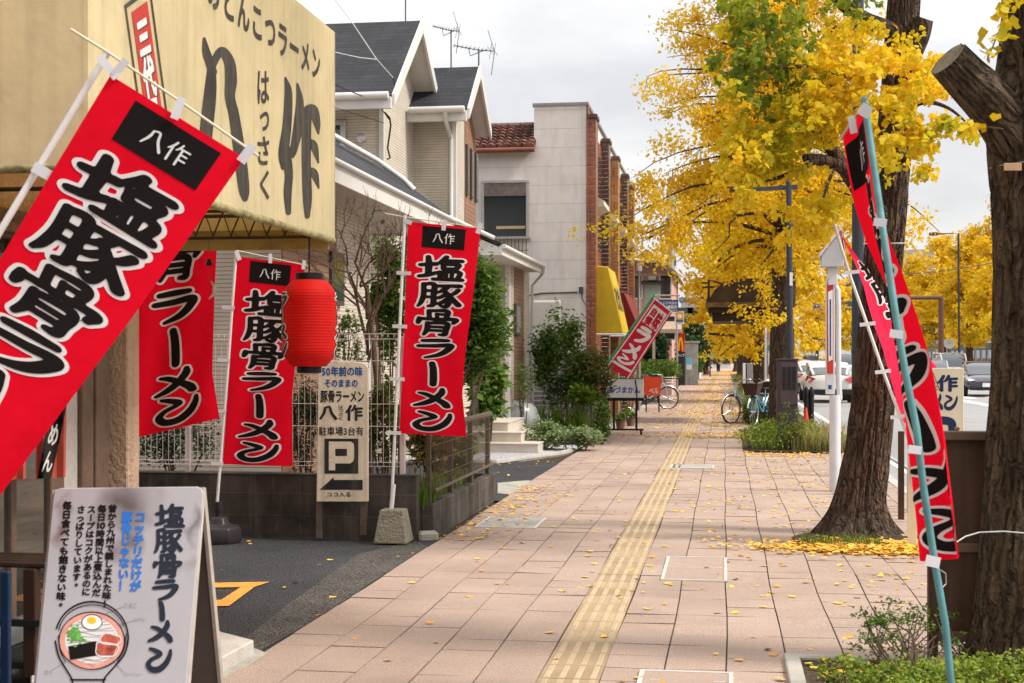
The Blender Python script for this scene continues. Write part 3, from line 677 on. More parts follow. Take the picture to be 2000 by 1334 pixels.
# wind bell under the awning
wb = at(408, 512, 9.1); kk = 9.1 / F_PX
t = thing('wind_bell', 'small black iron wind bell hanging under the awning', 'wind bell', wb)
mb = MB(); mb.lathe([(.001, .022), (.012, .02), (.017, .0), (.025, -.022), (.022, -.022)], wb, 16); obj('bell', mb, m_black, t, smooth=50)
mb = MB(); mb.tube([(wb.x, wb.y, wb.z + .02), (wb.x, wb.y, AZ0 - .03)], .0018, 5); mb.tube([(wb.x, wb.y, wb.z - .02), (wb.x + .005, wb.y, wb.z - .13)], .0018, 5); obj('cord', mb, m_woodframe, t)
mb = MB(); mb.tube([at(412, 549, 9.1), at(419, 560, 9.1), at(418, 575, 9.1), at(408, 584, 9.1)], [.004, .012, .011, .003], 6); obj('tail', mb, m_steel, t, smooth=60)
# bench by the door
t = thing('bench', 'dark slatted bench with wooden leg beside the shop door', 'bench', (at(40, 1100, 6.6).x, at(40, 1100, 6.6).y, 0))
B0 = at(88, 1100, 6.6)
for i in range(5):
    mb = MB(); mb.bb((B0.x - 1.3, B0.y + i * .07, B0.z - .025), (B0.x, B0.y + i * .07 + .045, B0.z)); obj('slat', mb, mat("dark_wood", (.035, .02, .014), .5, .4, 6, .2, 40), t, bevel=.006)
for dx in (-.07, -1.2):
    for dy in (0, .28):
        mb = MB(); mb.bb((B0.x + dx - .03, B0.y + dy - .02, .06), (B0.x + dx + .03, B0.y + dy + .04, B0.z - .026)); obj('leg', mb, mat("red_brown_wood", (.04, .017, .01), .5, .3, 6), t, bevel=.005)
mb = MB(); mb.bb((B0.x - 1.3, B0.y - .03, .30), (B0.x, B0.y + .0, .33)); mb.bb((B0.x - 1.3, B0.y - .01, .10), (B0.x - .02, B0.y + .3, .13)); obj('rail', mb, m_black, t)
mb = MB(); p = at(8, 1200, 6.2); mb.bb((p.x - .02, p.y, .05), (p.x + .02, p.y + .03, B0.z + .02)); solo('blue_post', mb, mat("blue_paint", (.008, .025, .07), .5), 'thin dark blue post in front of the bench', 'post', bevel=.004)
# stone slab at the entrance
q = [gnd(x, y, .075) for x, y in ((496, 1250), (430, 1233), (250, 1200), (60, 1230), (60, 1330), (434, 1284))]
mb = MB(); mb.prism(q, (0, 0, -.085)); solo('stone_step', mb, mat("pale_stone", (.50, .46, .41), .85, .12, 3, .3, 60, dirt_amt=.3), 'pale stone slab step behind the A-frame sign', 'step', bevel=.006)
q = [gnd(*p) for p in ((434, 1284), (497, 1266), (522, 1276), (440, 1334), (380, 1380), (300, 1380))]
sheet('gutter', [(p.x, p.y) for p in q], .001, m_conc)
# ================================================================== NOBORI BANNERS
m_red = mat("banner_red", (.74, .004, .020), .8, .06, 2, .45, 6, trans=.30, spec=.06)
m_red_b = mat("banner_red_pink", (.86, .03, .09), .8, .06, 2, .45, 6, trans=.48, spec=.06)  # pinker, more translucent red than the other banners
m_ink = mat("banner_black", (.012, .009, .009), .85, .1, 6, spec=.06)
m_bwhite = mat("banner_white", (.76, .74, .72), .8, .04, 6, trans=.2)
m_clip = mat("banner_loop_white", (.72, .70, .72), .5, .05, 6, trans=.2)
m_polew = mat("pole_white", (.70, .68, .66), .4, .08, 5)
m_polet = mat("pole_teal", (.10, .235, .245), .5, .25, 9, dirt=(.10, .05, .03), dirt_amt=.55, dirt_s=3)
m_bar = mat("crossbar_cream", (.62, .55, .40), .5, .1, 6)
def samp(L, v):
    L = np.array(L, float); d = np.r_[0, np.cumsum(np.linalg.norm(np.diff(L, axis=0), axis=1))]; d /= d[-1]
    return np.stack([np.interp(v, d, L[:, i]) for i in range(3)], -1)
class Cloth:
    """banner cloth between two edge lines given as world points, with folds along its normal"""
    def __init__(s, left, right, waves, W=.6, H=1.8):
        s.L, s.R, s.wv = [tuple(p) for p in left], [tuple(p) for p in right], waves
    def base(s, u, v):
        u = u[:, None]; return samp(s.L, v) * (1 - u) + samp(s.R, v) * u
    def p(s, uv, lift=0.0):
        uv = np.array(uv, float).reshape(-1, 2); u, v = uv[:, 0], uv[:, 1]; e = .004
        P = s.base(u, v); a = s.base(u + e, v) - s.base(u - e, v); b = s.base(u, np.minimum(1, v + e)) - s.base(u, np.maximum(0, v - e))
        n = np.cross(b, a); n /= np.linalg.norm(n, axis=1, keepdims=True)
        n *= np.where(((np.array(CAM) - P) * n).sum(1) < 0, -1, 1)[:, None]
        w_ = sum(A * np.sin(6.283 * (fu * u + fv * v) + ph) for A, fu, fv, ph in s.wv)
        return P + n * (w_ * np.minimum(1, .25 + v) + lift)[:, None]
CHARS = "塩豚骨ラーメン"
def banner(name, label, cloth, pole, bar, clips, m_cloth=m_red, m_pole=m_polew, pr=.013, cells=None, patch=(.2, .80, .012, .115), group='red ramen nobori banners', txt=(.18, .82), base=None, shear=0.0):
    root = thing(name, label, 'banner', base if base else (pole[-1][0], pole[-1][1], 0), group)
    nx, ny = 26, 72; mb = MB()
    mb.add(cloth.p([(i / nx, j / ny) for j in range(ny + 1) for i in range(nx + 1)]), [((j + 1) * (nx + 1) + i, (j + 1) * (nx + 1) + i + 1, j * (nx + 1) + i + 1, j * (nx + 1) + i) for j in range(ny) for i in range(nx)])
    co = obj('cloth', mb, m_cloth, root, smooth=80)
    # letters
    for nm, grow, lift, mm in (('letter_outline', .066, .0022, m_bwhite), ('lettering', 0.013, .0042, m_ink)):
        mb = MB()
        for ch, (y0, y1) in zip(CHARS, cells or [(.150, .272), (.278, .400), (.406, .528), (.540, .640), (.655, .765), (.775, .875), (.882, .985)]):
            V, Fs = brush(ch, grow); x0, x1 = txt[0] + shear * y0, txt[1] + shear * y0
            if ch == 'ー': x0, x1 = x0 + .02, x1 - .02
            mb.add(cloth.p([(x0 + p[0] * (x1 - x0), y0 + p[1] * (y1 - y0)) for p in V], lift), [f[::-1] for f in Fs if max(x0 + V[i][0] * (x1 - x0) for i in f) < 1.0])
        obj(nm, mb, mm, co, smooth=80)
    if patch:
        u0, u1, v0, v1 = patch; mb = MB(); n = 14
        mb.add(cloth.p([(u0 + (u1 - u0) * i / n, v0 + (v1 - v0) * j / 6) for j in range(7) for i in range(n + 1)], .0022), [((j + 1) * (n + 1) + i, (j + 1) * (n + 1) + i + 1, j * (n + 1) + i + 1, j * (n + 1) + i) for j in range(6) for i in range(n)])
        pa = obj('name_patch', mb, m_ink, co, smooth=80)
        mb = MB(); um, hw = (u0 + u1) / 2, (u1 - u0) * .27; h = (v1 - v0)
        for i, ch in enumerate("八作"):
            V, Fs = brush(ch, -.012, .03)
            mb.add(cloth.p([(um + (i - 1 + .04 + p[0] * .92) * hw, v0 + h * (.27 + .5 * p[1])) for p in V], .0045), [f[::-1] for f in Fs])
        obj('patch_lettering', mb, m_bwhite, pa, smooth=80)
    mb = MB(); mb.tube(pole, pr, 12); obj('pole', mb, m_pole, root, smooth=50)
    mb = MB(); mb.tube(bar, .005, 8); obj('crossbar', mb, m_bar, root, smooth=50)
    for (P, Q, wd) in clips:
        P, Q = Vector(P), Vector(Q); d = (Q - P).normalized(); sde = d.cross(CAM - P).normalized(); nn = (CAM - P).normalized(); mb = MB()
        A = [P - d * .02 - sde * wd / 2, P - d * .02 + sde * wd / 2, Q + sde * wd / 2, Q - sde * wd / 2]
        mb.prism([a + nn * .017 for a in A], -nn * .003); obj('loop_tab', mb, m_clip, root)
    return root
def A(px, py, d): return at(px, py, d)
# huge tilted one in front of the shop
D = 5.2
cl = Cloth([A(216, 147, D), A(-20, 540, 5.15), A(-262, 925, 5.05)], [A(478, 309, D), A(258, 622, 5.15), A(-62, 1046, 5.05)], [(.012, 1.1, .6, .4), (.006, 2.3, 1.4, 1.2)], H=1.8)
banner('nobori_banner', 'huge tilted red banner with cream crossbar across the front of the shop', cl,
       [A(212, 100, 5.22), A(0, 452, 5.2), A(-300, 945, 5.15), A(-560, 1400, 5.15)], [A(138, 57, 5.22), A(212, 103, 5.21), A(350, 197, 5.2), A(505, 305, 5.2)],
       [(A(200, 118, 5.2), A(228, 152, 5.2), .03), (A(240, 125, 5.2), A(222, 148, 5.2), .03), (A(352, 200, 5.2), A(340, 232, 5.2), .03), (A(488, 292, 5.2), A(470, 316, 5.2), .035), (A(74, 330, 5.2), A(104, 347, 5.2), .04)],
       patch=(.22, .86, .018, .118), cells=[(.150, .278), (.284, .412), (.418, .545), (.556, .66), (.67, .78), (.79, .885), (.892, .985)], txt=(.13, .83))
# behind the shop corner: only its lower half shows
D = 10.2
cl = Cloth([A(262, 318, D), A(262, 600, D), A(270, 854, D)], [A(432, 318, D), A(420, 560, D), A(416, 730, D), A(429, 817, D)], [(.02, .9, .4, 1.0), (.008, 2.0, 1.5, .5)])
banner('nobori_banner', 'red banner half hidden behind the shop corner, its lower end lifted', cl, [A(254, 300, D), A(252, 700, D), gnd(250, 697 + 1.55 * F_PX / D)], [A(246, 306, D), A(440, 314, D)],
       [(A(262, 310, D), A(262, 326, D), .03), (A(425, 310, D), A(425, 326, D), .03)], cells=[(.03, .13), (.14, .26), (.27, .44), (.475, .605), (.625, .765), (.775, .88), (.875, .985)], patch=None, txt=(.2, .80))
# on the black plastic foot by the block wall
D = 12.0
cl = Cloth([A(463, 501, D), A(450, 700, D), A(435, 907, D)], [A(596, 517, D), A(584, 640, D), A(570, 780, D), A(571, 911, D)], [(.014, 1.2, .5, .2), (.006, 2.4, 1.2, .9)])
b3 = banner('nobori_banner', 'red banner on a white pole in the black plastic foot by the block wall', cl, [A(462, 488, D), A(445, 720, D), A(423, 995, D)], [A(452, 487, D), A(600, 519, D)],
       [(A(463, 495, D), A(468, 508, D), .035), (A(528, 500, D), A(528, 514, D), .03), (A(594, 513, D), A(592, 526, D), .03)] + [(A(x - 12, y, D), A(x + 8, y + 1, D), .03) for x, y in ((450, 600), (441, 703), (434, 802), (428, 905))],
       base=(A(425, 1000, D).x, A(425, 1000, D).y, 0))
f0 = A(425, 1000, D); f0 = Vector((f0.x + .02, f0.y - .02, 0))
t = thing('banner_foot', 'dark purple-black plastic water-filled banner foot by the block wall', 'banner stand', f0)
m_foot = mat("black_plastic", (.035, .028, .032), .35, .2, 6)
mb = MB(); mb.lathe([(.19, -.01), (.195, .02), (.195, .10), (.18, .125), (.10, .14), (.075, .20), (.03, .21)], f0, 8); obj('tank', mb, m_foot, t, bevel=.012, seg=2, smooth=40)
mb = MB(); mb.lathe([(.032, .20), (.032, .33), (.026, .33)], f0, 16); mb.lathe([(.036, .255), (.036, .275)], f0, 16); obj('socket', mb, m_foot, t, smooth=40)
# in the concrete block: full frontal
D = 11.95
cl = Cloth([A(797, 433, D), A(790, 640, D), A(780, 846, D)], [A(939, 446, 12.05), A(926, 560, D), A(908, 700, D), A(903, 770, D), A(911, 853, D)], [(.010, 1.1, .5, .6), (.008, 2.0, -1.1, .9)])
banner('nobori_banner', 'bright red banner standing in the mossy concrete block', cl, [A(791, 420, D), A(777, 720, D), A(764, 1000, D)], [A(752, 417, D), A(791, 424, D), A(945, 446, D)],
       [(A(792, 431, D), A(804, 436, D), .035), (A(868, 434, D), A(866, 450, D), .035), (A(938, 440, D), A(933, 456, D), .04)] + [(A(x - 12, y, D), A(x + 12, y + 1, D), .03) for x, y in ((791, 533), (783, 637), (778, 740), (771, 845))],
       base=(A(764, 1000, D).x, A(764, 1000, D).y, 0))
c = gnd(762, 1062); kz = c.y / F_PX
t = thing('concrete_block', 'mossy tapered concrete block holding the white banner pole', 'banner weight', c)
mb = MB()
for (z, hw) in (): pass
wb_, wt_, hz_ = .142, .098, .275
mb.add([(c.x + sx * (wb_ if z == 0 else wt_), c.y + .13 + sy * (wb_ if z == 0 else wt_), z) for z in (0, hz_) for sx, sy in ((-1, -1), (1, -1), (1, 1), (-1, 1))], [(3, 2, 1, 0), (4, 5, 6, 7), (0, 1, 5, 4), (1, 2, 6, 5), (2, 3, 7, 6), (3, 0, 4, 7)])
obj('block', mb, mat("mossy_concrete", (.27, .24, .18), .9, .3, 6, .8, 50, dirt=(.10, .10, .035), dirt_amt=.8, dirt_s=5), t, bevel=.012, seg=2)
mb = MB(); mb.tube([A(764, 1000, D), A(769, 946, D)], .019, 12); obj('socket_tube', mb, m_offw, t, smooth=50)
# ---- the two on the right
def E(L): return [A(*p) for p in L]
cl = Cloth(E([(1650, 262, 6.15), (1674, 400, 6.2), (1695, 487, 6.2), (1716, 550, 6.2), (1748, 666, 6.15), (1765, 740, 6.1), (1783, 877, 6.05), (1804, 1007, 5.95), (1815, 1098, 5.85)]), E([(1688, 205, 5.95), (1730, 421, 5.8), (1755, 522, 5.75), (1772, 610, 5.72), (1800, 732, 5.68), (1825, 855, 5.62), (1842, 955, 5.58), (1863, 1089, 5.5)]), [(.05, .9, .7, 2.2), (.018, 1.9, 1.6, .3)])
banner('nobori_banner', 'narrow folded red banner on a leaning rusty teal pole', cl, [A(1688, 192, 5.95), A(1725, 452, 5.72), A(1751, 627, 5.62), A(1769, 732, 5.58), A(1790, 837, 5.55), A(1804, 954, 5.52), A(1825, 1095, 5.48), A(1846, 1217, 5.45), A(1868, 1440, 5.42)], [A(1701, 178, 5.9), A(1688, 200, 5.95), A(1642, 272, 6.15)],
       [(A(1688, 215, 5.85), A(1700, 222, 5.85), .05), (A(1664, 236, 6.0), A(1668, 260, 6.0), .03), (A(1716, 434, 5.68), A(1732, 436, 5.68), .032), (A(1748, 652, 5.58), A(1764, 654, 5.58), .032), (A(1784, 878, 5.5), A(1800, 880, 5.5), .032), (A(1818, 1096, 5.44), A(1836, 1100, 5.44), .042)],
       m_pole=m_polet, pr=.0145, patch=(.05, .97, .03, .135), txt=(.18, .84), shear=.24)
cl = Cloth(E([(1636, 451, 11.75), (1663, 510, 11.72), (1681, 555, 11.7), (1692, 595, 11.68), (1706, 636, 11.66), (1724, 679, 11.64), (1736, 722, 11.62), (1764, 828, 11.6)]), E([(1647, 463, 11.8), (1674, 503, 11.85), (1692, 526, 11.9), (1720, 575, 11.95), (1746, 622, 12.0), (1785, 672, 12.0), (1823, 719, 12.0), (1856, 800, 11.95)]), [(.035, .8, .5, 1.0), (.012, 2.0, 1.3, .3)])
banner('nobori_banner', 'pinkish red wind-blown banner on a white pole against the trunk', cl, [A(1628, 434, 11.75), A(1661, 541, 11.7), A(1692, 629, 11.66), A(1722, 717, 11.62), A(1765, 832, 11.6), A(1812, 960, 11.6)], [A(1625, 438, 11.75), A(1650, 455, 11.8)],
       [(A(x - 8, y, 11.55), A(x + 18, y - 3, 11.55), .03) for x, y in ((1661, 533), (1692, 634), (1722, 727), (1752, 815))], m_cloth=m_red_b, patch=None, txt=(.72, 1.5))
# ================================================================== P SIGN
m_ply = mat("weathered_plywood", (.70, .60, .46), .85, .14, 4, .2, 40, streak=.45, dirt=(.33, .25, .17), dirt_amt=.35)
m_signblack = mat("sign_black", (.02, .02, .022), .6, .5, 12, streak=.5, dirt=(.10, .085, .065))
m_signblue = mat("sign_blue", (.015, .08, .26), .6, .2, 9)
m_post = mat("grey_brown_post", (.13, .10, .075), .9, .3, 4, .4, 40)
p0 = gnd(668, 1056); PS = Plane(p0, (.06, -1, 0))
t = thing('parking_sign', 'weathered cream parking sign with a black P and left arrow', 'sign', p0)
mb = MB(); q = [(622, 720), (626, 711), (636, 706), (655, 704), (700, 707), (712, 710), (719, 718), (719, 980), (618, 980)]
mb.prism([PS.hit(x, y, .0) for x, y in q], -PS.n * .03); bd = obj('board', mb, m_ply, t, bevel=.004)
for x0, x1, yb in ((617, 628, 1052), (703, 716, 1046)):
    mb = MB(); mb.prism([PS.hit(x0, 974, -.032), PS.hit(x1, 974, -.032), PS.hit(x1, yb, -.032), PS.hit(x0, yb, -.032)], -PS.n * .05); obj('post', mb, m_post, t, bevel=.003)
L = lambda x, y: PS.hit(x, y, .002)
def c5(b): return (600 + b[0] * .285, 690 + b[1] * .285, 600 + b[2] * .285, 690 + b[3] * .285)
it = text_items("50年前の味", c5((100, 90, 380, 158)), .035) + text_items("そのままの", c5((120, 178, 345, 232)), .035)
obj('blue_lettering', lay(it, L), m_signblue, bd)
it = text_items("豚骨ラーメン", c5((90, 255, 390, 338)), .035) + text_items("駐車場3台有", c5((80, 503, 385, 565)), .016) + text_items("ココ入る", c5((136, 950, 298, 984)), .022)
for i, ch in enumerate("はっさく"): it += text_items(ch, c5((215, 355 + i * 27, 246, 378 + i * 27)), .02)
mb = lay(it, L)
for ch, b in (('八', (82, 355, 202, 460)), ('作', (262, 355, 378, 460))):
    V, Fs = brush(ch, .02); b = c5(b); mb.add([L(b[0] + p[0] * (b[2] - b[0]), b[1] + p[1] * (b[3] - b[1])) for p in V], [f[::-1] for f in Fs])
obj('lettering', mb, m_signblack, bd)
def poly(mb, P, fn): mb.add([fn(600 + x * .285, 690 + y * .285) for x, y in P], [tuple(range(len(P)))[::-1]])
mb = MB(); poly(mb, [(118, 585), (350, 585), (350, 825), (118, 825)], L); poly(mb, [(85, 935), (180, 850), (182, 868), (380, 868), (380, 936)], L); obj('parking_symbol', mb, m_signblack, bd)
mb = MB(); L3 = lambda x, y: PS.hit(x, y, .0035)
poly(mb, [(148, 605), (192, 605), (192, 802), (148, 802)], L3); poly(mb, [(192, 605), (300, 605), (318, 620), (322, 645), (322, 655), (192, 655)], L3); poly(mb, [(272, 655), (322, 655), (322, 705), (272, 705)], L3); poly(mb, [(192, 705), (322, 705), (322, 720), (314, 742), (296, 755), (192, 755)], L3)
obj('letter_p', mb, m_ply, bd)
# ================================================================== A-FRAME
TL, TR, BL, BR = A(105, 955, 5.5), A(393, 951, 5.52), A(50, 1524, 5.2), A(348, 1522, 5.22)
nf_ = (TR - TL).cross(BL - TL).normalized()
if nf_.dot(CAM - TL) < 0: nf_ = -nf_
PF = Plane(TL, nf_)
bc = (BL + BR) / 2
t = thing('sandwich_board', 'grimy white A-frame ramen sign with a painted noodle bowl', 'sign board', (bc.x, bc.y, 0))
m_brd = mat("board_white", (.37, .35, .37), .45, .05, 3, .03, 20, streak=.12, dirt=(.30, .25, .25))
def loc(px, py): return PF.hit(px, py) - Vector((bc.x, bc.y, 0))
spot(m_brd, loc(245, 985), (.16, .3, .12), (.09, .06, .055), .9); spot(m_brd, loc(245, 1060), (.075, .3, .12), (.11, .075, .07), .8); spot(m_brd, loc(118, 1030), (.035, .3, .12), (.14, .07, .065), .85); spot(m_brd, loc(378, 1020), (.03, .3, .11), (.12, .11, .12), .8); spot(m_brd, loc(370, 1110), (.05, .3, .05), (.2, .16, .13), .5)
q = [PF.hit(x, y) for x, y in ((103, 972), (106, 958), (118, 953), (385, 950), (394, 954), (397, 965))]
q += [BR, BL]; mb = MB(); mb.prism(q, -nf_ * .018); fp = obj('front_panel', mb, m_brd, t, bevel=.004)
RB = gnd(441, 1440); RL = RB + (BL - BR); off = -nf_ * .03
mb = MB(); T1, T2 = TL + off, TR + off
mb.prism([T1, T2, RB, RL], (RB - T2).cross(T1 - T2).normalized() * .018); obj('rear_panel', mb, mat("board_back", (.10, .08, .07), .7, .2, 4), t)
fr = MB()
for a, b in ((TR + off * .9, BR - nf_ * .03), (T2, RB), (TL + off * .9, BL - nf_ * .03), (T1, RL)):
    fr.tube([a, b], .014, 6)
obj('frame', fr, mat("pale_edge_wood", (.42, .37, .32), .7, .25, 5), t)
LF = lambda l: (lambda x, y: PF.hit(x, y, l))
def c3(x, y): return (x * .35, 867 + y * .35)
def vcol(s, x0, x1, y0, y1, bold):
    out = []
    s2 = s.replace('10', '\x01')
    n = len(s2); h = (y1 - y0) / n
    for i, ch in enumerate(s2):
        if ch == '\x01': sub = text_items('10', (x0 + 4, y0 + i * h + h * .12, x1, y0 + (i + .92) * h), bold)
        else: sub = text_items(ch, (x0, y0 + i * h, x1, y0 + (i + 1) * h), bold, vertical=True) if ch != '!' else text_items('!', (x0 + 12, y0 + i * h + 4, x0 + 24, y0 + (i + 1) * h), bold)
        for V, Fs in sub:
            V = V.copy(); V[:, 0] -= (V[:, 1] - y0) * .068; V = np.stack(c3(V[:, 0], V[:, 1]), 1); out.append((V, Fs))
    return out
it = vcol("コッテリだけが", 752, 815, 375, 825, .05) + vcol("豚骨じゃない!", 682, 742, 375, 820, .05)
obj('blue_lettering', lay(it, LF(.002)), mat("marker_blue", (.02, .14, .50), .5, .1), fp)
it = vcol("昔から九州で親しまれた味!", 604, 655, 338, 912, .042) + vcol("毎日10時間以上煮込んだ", 546, 596, 338, 852, .042) + vcol("スープはコクがあるのに", 488, 537, 342, 848, .042) + vcol("さっぱりしています。", 430, 478, 342, 812, .042) + vcol("毎日食べても飽きない味。", 350, 402, 318, 925, .042)
obj('small_lettering', lay(it, LF(.002)), m_ink, fp)
mb = MB()
for ch, (a, b, c_, d) in zip(CHARS, ((870, 338, 1024, 470), (862, 472, 1012, 612), (855, 615, 1012, 745), (845, 752, 998, 875), (830, 880, 975, 985), (822, 985, 970, 1115), (812, 1128, 962, 1278))):
    V, Fs = brush(ch, .02); mb.add([PF.hit(*c3(a + p[0] * (c_ - a), b + p[1] * (d - b)), .002) for p in V], [f[::-1] for f in Fs])
obj('brush_lettering', mb, mat("marker_navy", (.012, .016, .028), .45, .1), fp)
it = []
for s, b in (("たまご", (695, 885, 765, 915)), ("モヤシ", (748, 970, 812, 992)), ("のり", (250, 1262, 290, 1288)), ("チャーシュー", (690, 1272, 795, 1296))):
    it += text_items(s, (*c3(b[0], b[1]), *c3(b[2], b[3])), 0.0)
mb = lay(it, LF(.002))
for a, b in (((690, 908), (590, 945)), ((745, 985), (655, 1015)), ((290, 1262), (370, 1215)), ((690, 1270), (620, 1190))):
    mb.tube([PF.hit(*c3(*a), .001), PF.hit(*c3(*b), .001)], .0008, 4)
obj('caption_lettering', mb, mat("pencil_grey", (.25, .24, .24), .7), fp)
def ell(cx, cy, rx, ry, n=48, wob=0.0): return [(cx + rx * math.cos(a) * (1 + wob * math.sin(5 * a)), cy + ry * math.sin(a) * (1 + wob * math.sin(4 * a + 1))) for a in [2 * math.pi * i / n for i in range(n)]]
def fan(P, l): mb = MB(); mb.add([PF.hit(*c3(*p), l) for p in P], [tuple(range(len(P)))[::-1]]); return mb
def line(paths, wd, l, mm, name):
    st = [[(x, y, wd) for x, y in p] for p in paths]; A_ = np.concatenate([np.array(p) for p in paths]); lo, hi = A_.min(0) - 12, A_.max(0) + 12
    V, Fs = sdf_fill(st, (*lo, *hi), 2.6); mb = MB(); mb.add([PF.hit(*c3(p[0], p[1]), l) for p in V], [f[::-1] for f in Fs]); return obj(name, mb, mm, fp)
obj('broth', fan(ell(512, 1096, 180, 158, 48, .01), .0012), mat("paint_pink", (.62, .28, .22), .6, .15, 20), fp)
obj('noodles', fan(ell(512, 1098, 150, 128), .0018), m_bwhite, fp)
wl = []
for i in range(17):
    a = 960 + i * 17; hw = 150 * math.sqrt(max(.02, 1 - ((a - 1098) / 128) ** 2)) * .92
    wl.append([(512 - hw, a), (512 - hw * .4, a - 9 + (i % 3) * 6), (512 + hw * .3, a + 8 - (i % 2) * 9), (512 + hw, a - 3)])
line(wl, 1.6, .0024, mat("paint_grey_line", (.22, .21, .2), .6), 'noodle_lines')
line([ell(512, 1082, 203, 202)[26:] + ell(512, 1082, 203, 202)[:3], [(308, 1100), (330, 1190), (400, 1310), (400, 1345)], [(716, 1085), (690, 1180), (585, 1305), (582, 1345)], [(395, 1316), (588, 1316)]], 4.5, .0024, m_ink, 'bowl_outline')
line([ell(512, 1098, 182, 160) + ell(512, 1098, 182, 160)[:1], ell(512, 1060, 184, 162)[25:47], [(325, 1070), (335, 1150), (365, 1215)], [(704, 1060), (690, 1150), (655, 1215)]], 2.6, .0027, m_ink, 'bowl_rim')
obj('egg', fan(ell(513, 995, 56, 42), .003), m_white, fp); line([ell(513, 995, 56, 42) + ell(513, 995, 56, 42)[:1]], 2.2, .0034, m_ink, 'egg_outline')
obj('yolk', fan(ell(512, 985, 26, 20), .0036), mat("paint_yolk", (.80, .42, .02), .5), fp)
mb = MB()
for i in range(80):
    x, y = random.gauss(420, 20), random.gauss(1070, 22); mb.add([PF.hit(*c3(*p), .003 + i * 1e-5) for p in ell(x, y, 8, 7, 7)], [tuple(range(7))[::-1]])
obj('scallion', mb, mat("paint_green", (.10, .34, .05), .6, .5, 60), fp)
obj('seaweed', fan([(380, 1130), (535, 1100), (545, 1180), (392, 1205)], .0032), m_ink, fp)
m_pork = mat("paint_pork", (.42, .08, .05), .6, .6, 30)
obj('pork_slice', fan([(560, 1085), (590, 1058), (670, 1082), (655, 1115), (570, 1112)], .0032), m_pork, fp); obj('pork_slice', fan([(540, 1120), (560, 1108), (655, 1130), (630, 1180), (545, 1175)], .0036), m_pork, fp)
line([[(560, 1085), (590, 1056), (672, 1080), (657, 1117), (570, 1113), (560, 1085)], [(538, 1118), (560, 1106), (658, 1128), (632, 1184), (543, 1178), (538, 1118)]], 3, .004, m_bwhite, 'pork_fat')
# ================================================================== FOLIAGE TOOLS
def rot_basis(n):
    """n (k,3) unit -> two random tangents"""
    r = RS.normal(size=n.shape); a = np.cross(n, r); a /= np.linalg.norm(a, axis=1, keepdims=True); return a, np.cross(n, a)
def leaf_quads(P, size, aspect=.5, up=.35, fold=.15, droop=None):
    """pointed leaves: one folded quad each"""
    k = len(P); n = RS.normal(size=(k, 3)); n[:, 2] = np.abs(n[:, 2]) + up * 2; n /= np.linalg.norm(n, axis=1, keepdims=True)
    a, b = rot_basis(n)
    if droop is not None: a = a + np.array([0, 0, -droop]); a /= np.linalg.norm(a, axis=1, keepdims=True)
    s = (size * RS.uniform(.65, 1.25, k))[:, None]
    V = np.stack([P, P + a * s * .5 + b * s * aspect * .5 + n * s * fold, P + a * s, P + a * s * .5 - b * s * aspect * .5 + n * s * fold], 1)
    return V.reshape(-1, 3), np.arange(4 * k).reshape(k, 4)
def leaf_fans(P, size, up=0.0, droop=.6):
    """ginkgo leaves: a notched fan of two quads each"""
    k = len(P); n = RS.normal(size=(k, 3)); n[:, 2] += up; n /= np.linalg.norm(n, axis=1, keepdims=True)
    a, b = rot_basis(n); a = a + np.array([0, 0, -droop]); a -= n * (a * n).sum(1, keepdims=True) * .6; a /= np.linalg.norm(a, axis=1, keepdims=True)
    s = (size * RS.uniform(.6, 1.2, k))[:, None]; c = (RS.uniform(-.12, .22, k))[:, None] * s
    l = P + a * s * .50 + b * s * .58 + n * c; lm = P + a * s * .92 + b * s * .34 + n * c * .4; m = P + a * s * .80 + n * c * .1
    rm = P + a * s * .92 - b * s * .34 + n * c * .4; r = P + a * s * .50 - b * s * .58 + n * c
    V = np.stack([P, l, lm, m, rm, r], 1).reshape(-1, 3); o = np.arange(k) * 6
    Fq = np.stack([np.stack([o, o + 3, o + 2, o + 1], 1), np.stack([o, o + 5, o + 4, o + 3], 1)], 1).reshape(-1, 4)
    return V, Fq
GREENS = dict(
 hedge=[(.02, .045, .012), (.045, .09, .018), (.09, .14, .025)], dark=[(.012, .03, .012), (.025, .055, .018), (.05, .09, .025)],
 mid=[(.04, .085, .014), (.09, .17, .025), (.19, .27, .035)], bright=[(.10, .17, .02), (.22, .30, .03), (.38, .40, .05)], fresh=[(.05, .11, .012), (.11, .19, .02), (.22, .28, .03)],
 redmix=[(.03, .07, .015), (.07, .12, .02), (.12, .13, .03), (.25, .05, .025)], autumn=[(.05, .08, .02), (.16, .15, .03), (.30, .17, .03), (.22, .06, .02)],
 pale=[(.09, .15, .05), (.20, .27, .10), (.45, .47, .28)], straw=[(.20, .17, .06), (.34, .27, .10), (.5, .38, .18)], grass=[(.05, .09, .015), (.12, .16, .03), (.28, .25, .07)])
def clumps(c, r, n, nc, tight=.42, shell=.55, flat=1.0):
    """n points in nc leaf clumps spread unevenly through an ellipsoid"""
    c = np.array(c); r = np.array(r); d = RS.normal(size=(nc, 3)); d /= np.linalg.norm(d, axis=1, keepdims=True)
    rad = shell + (1 - shell) * RS.uniform(0, 1, nc); C = d * rad[:, None] * RS.uniform(.75, 1.12, nc)[:, None]
    w_ = RS.uniform(.3, 1.4, nc); idx = RS.choice(nc, n, p=w_ / w_.sum())
    P = C[idx] + RS.normal(size=(n, 3)) * tight * .5 * np.array([1, 1, .8 * flat])
    return c + P * r
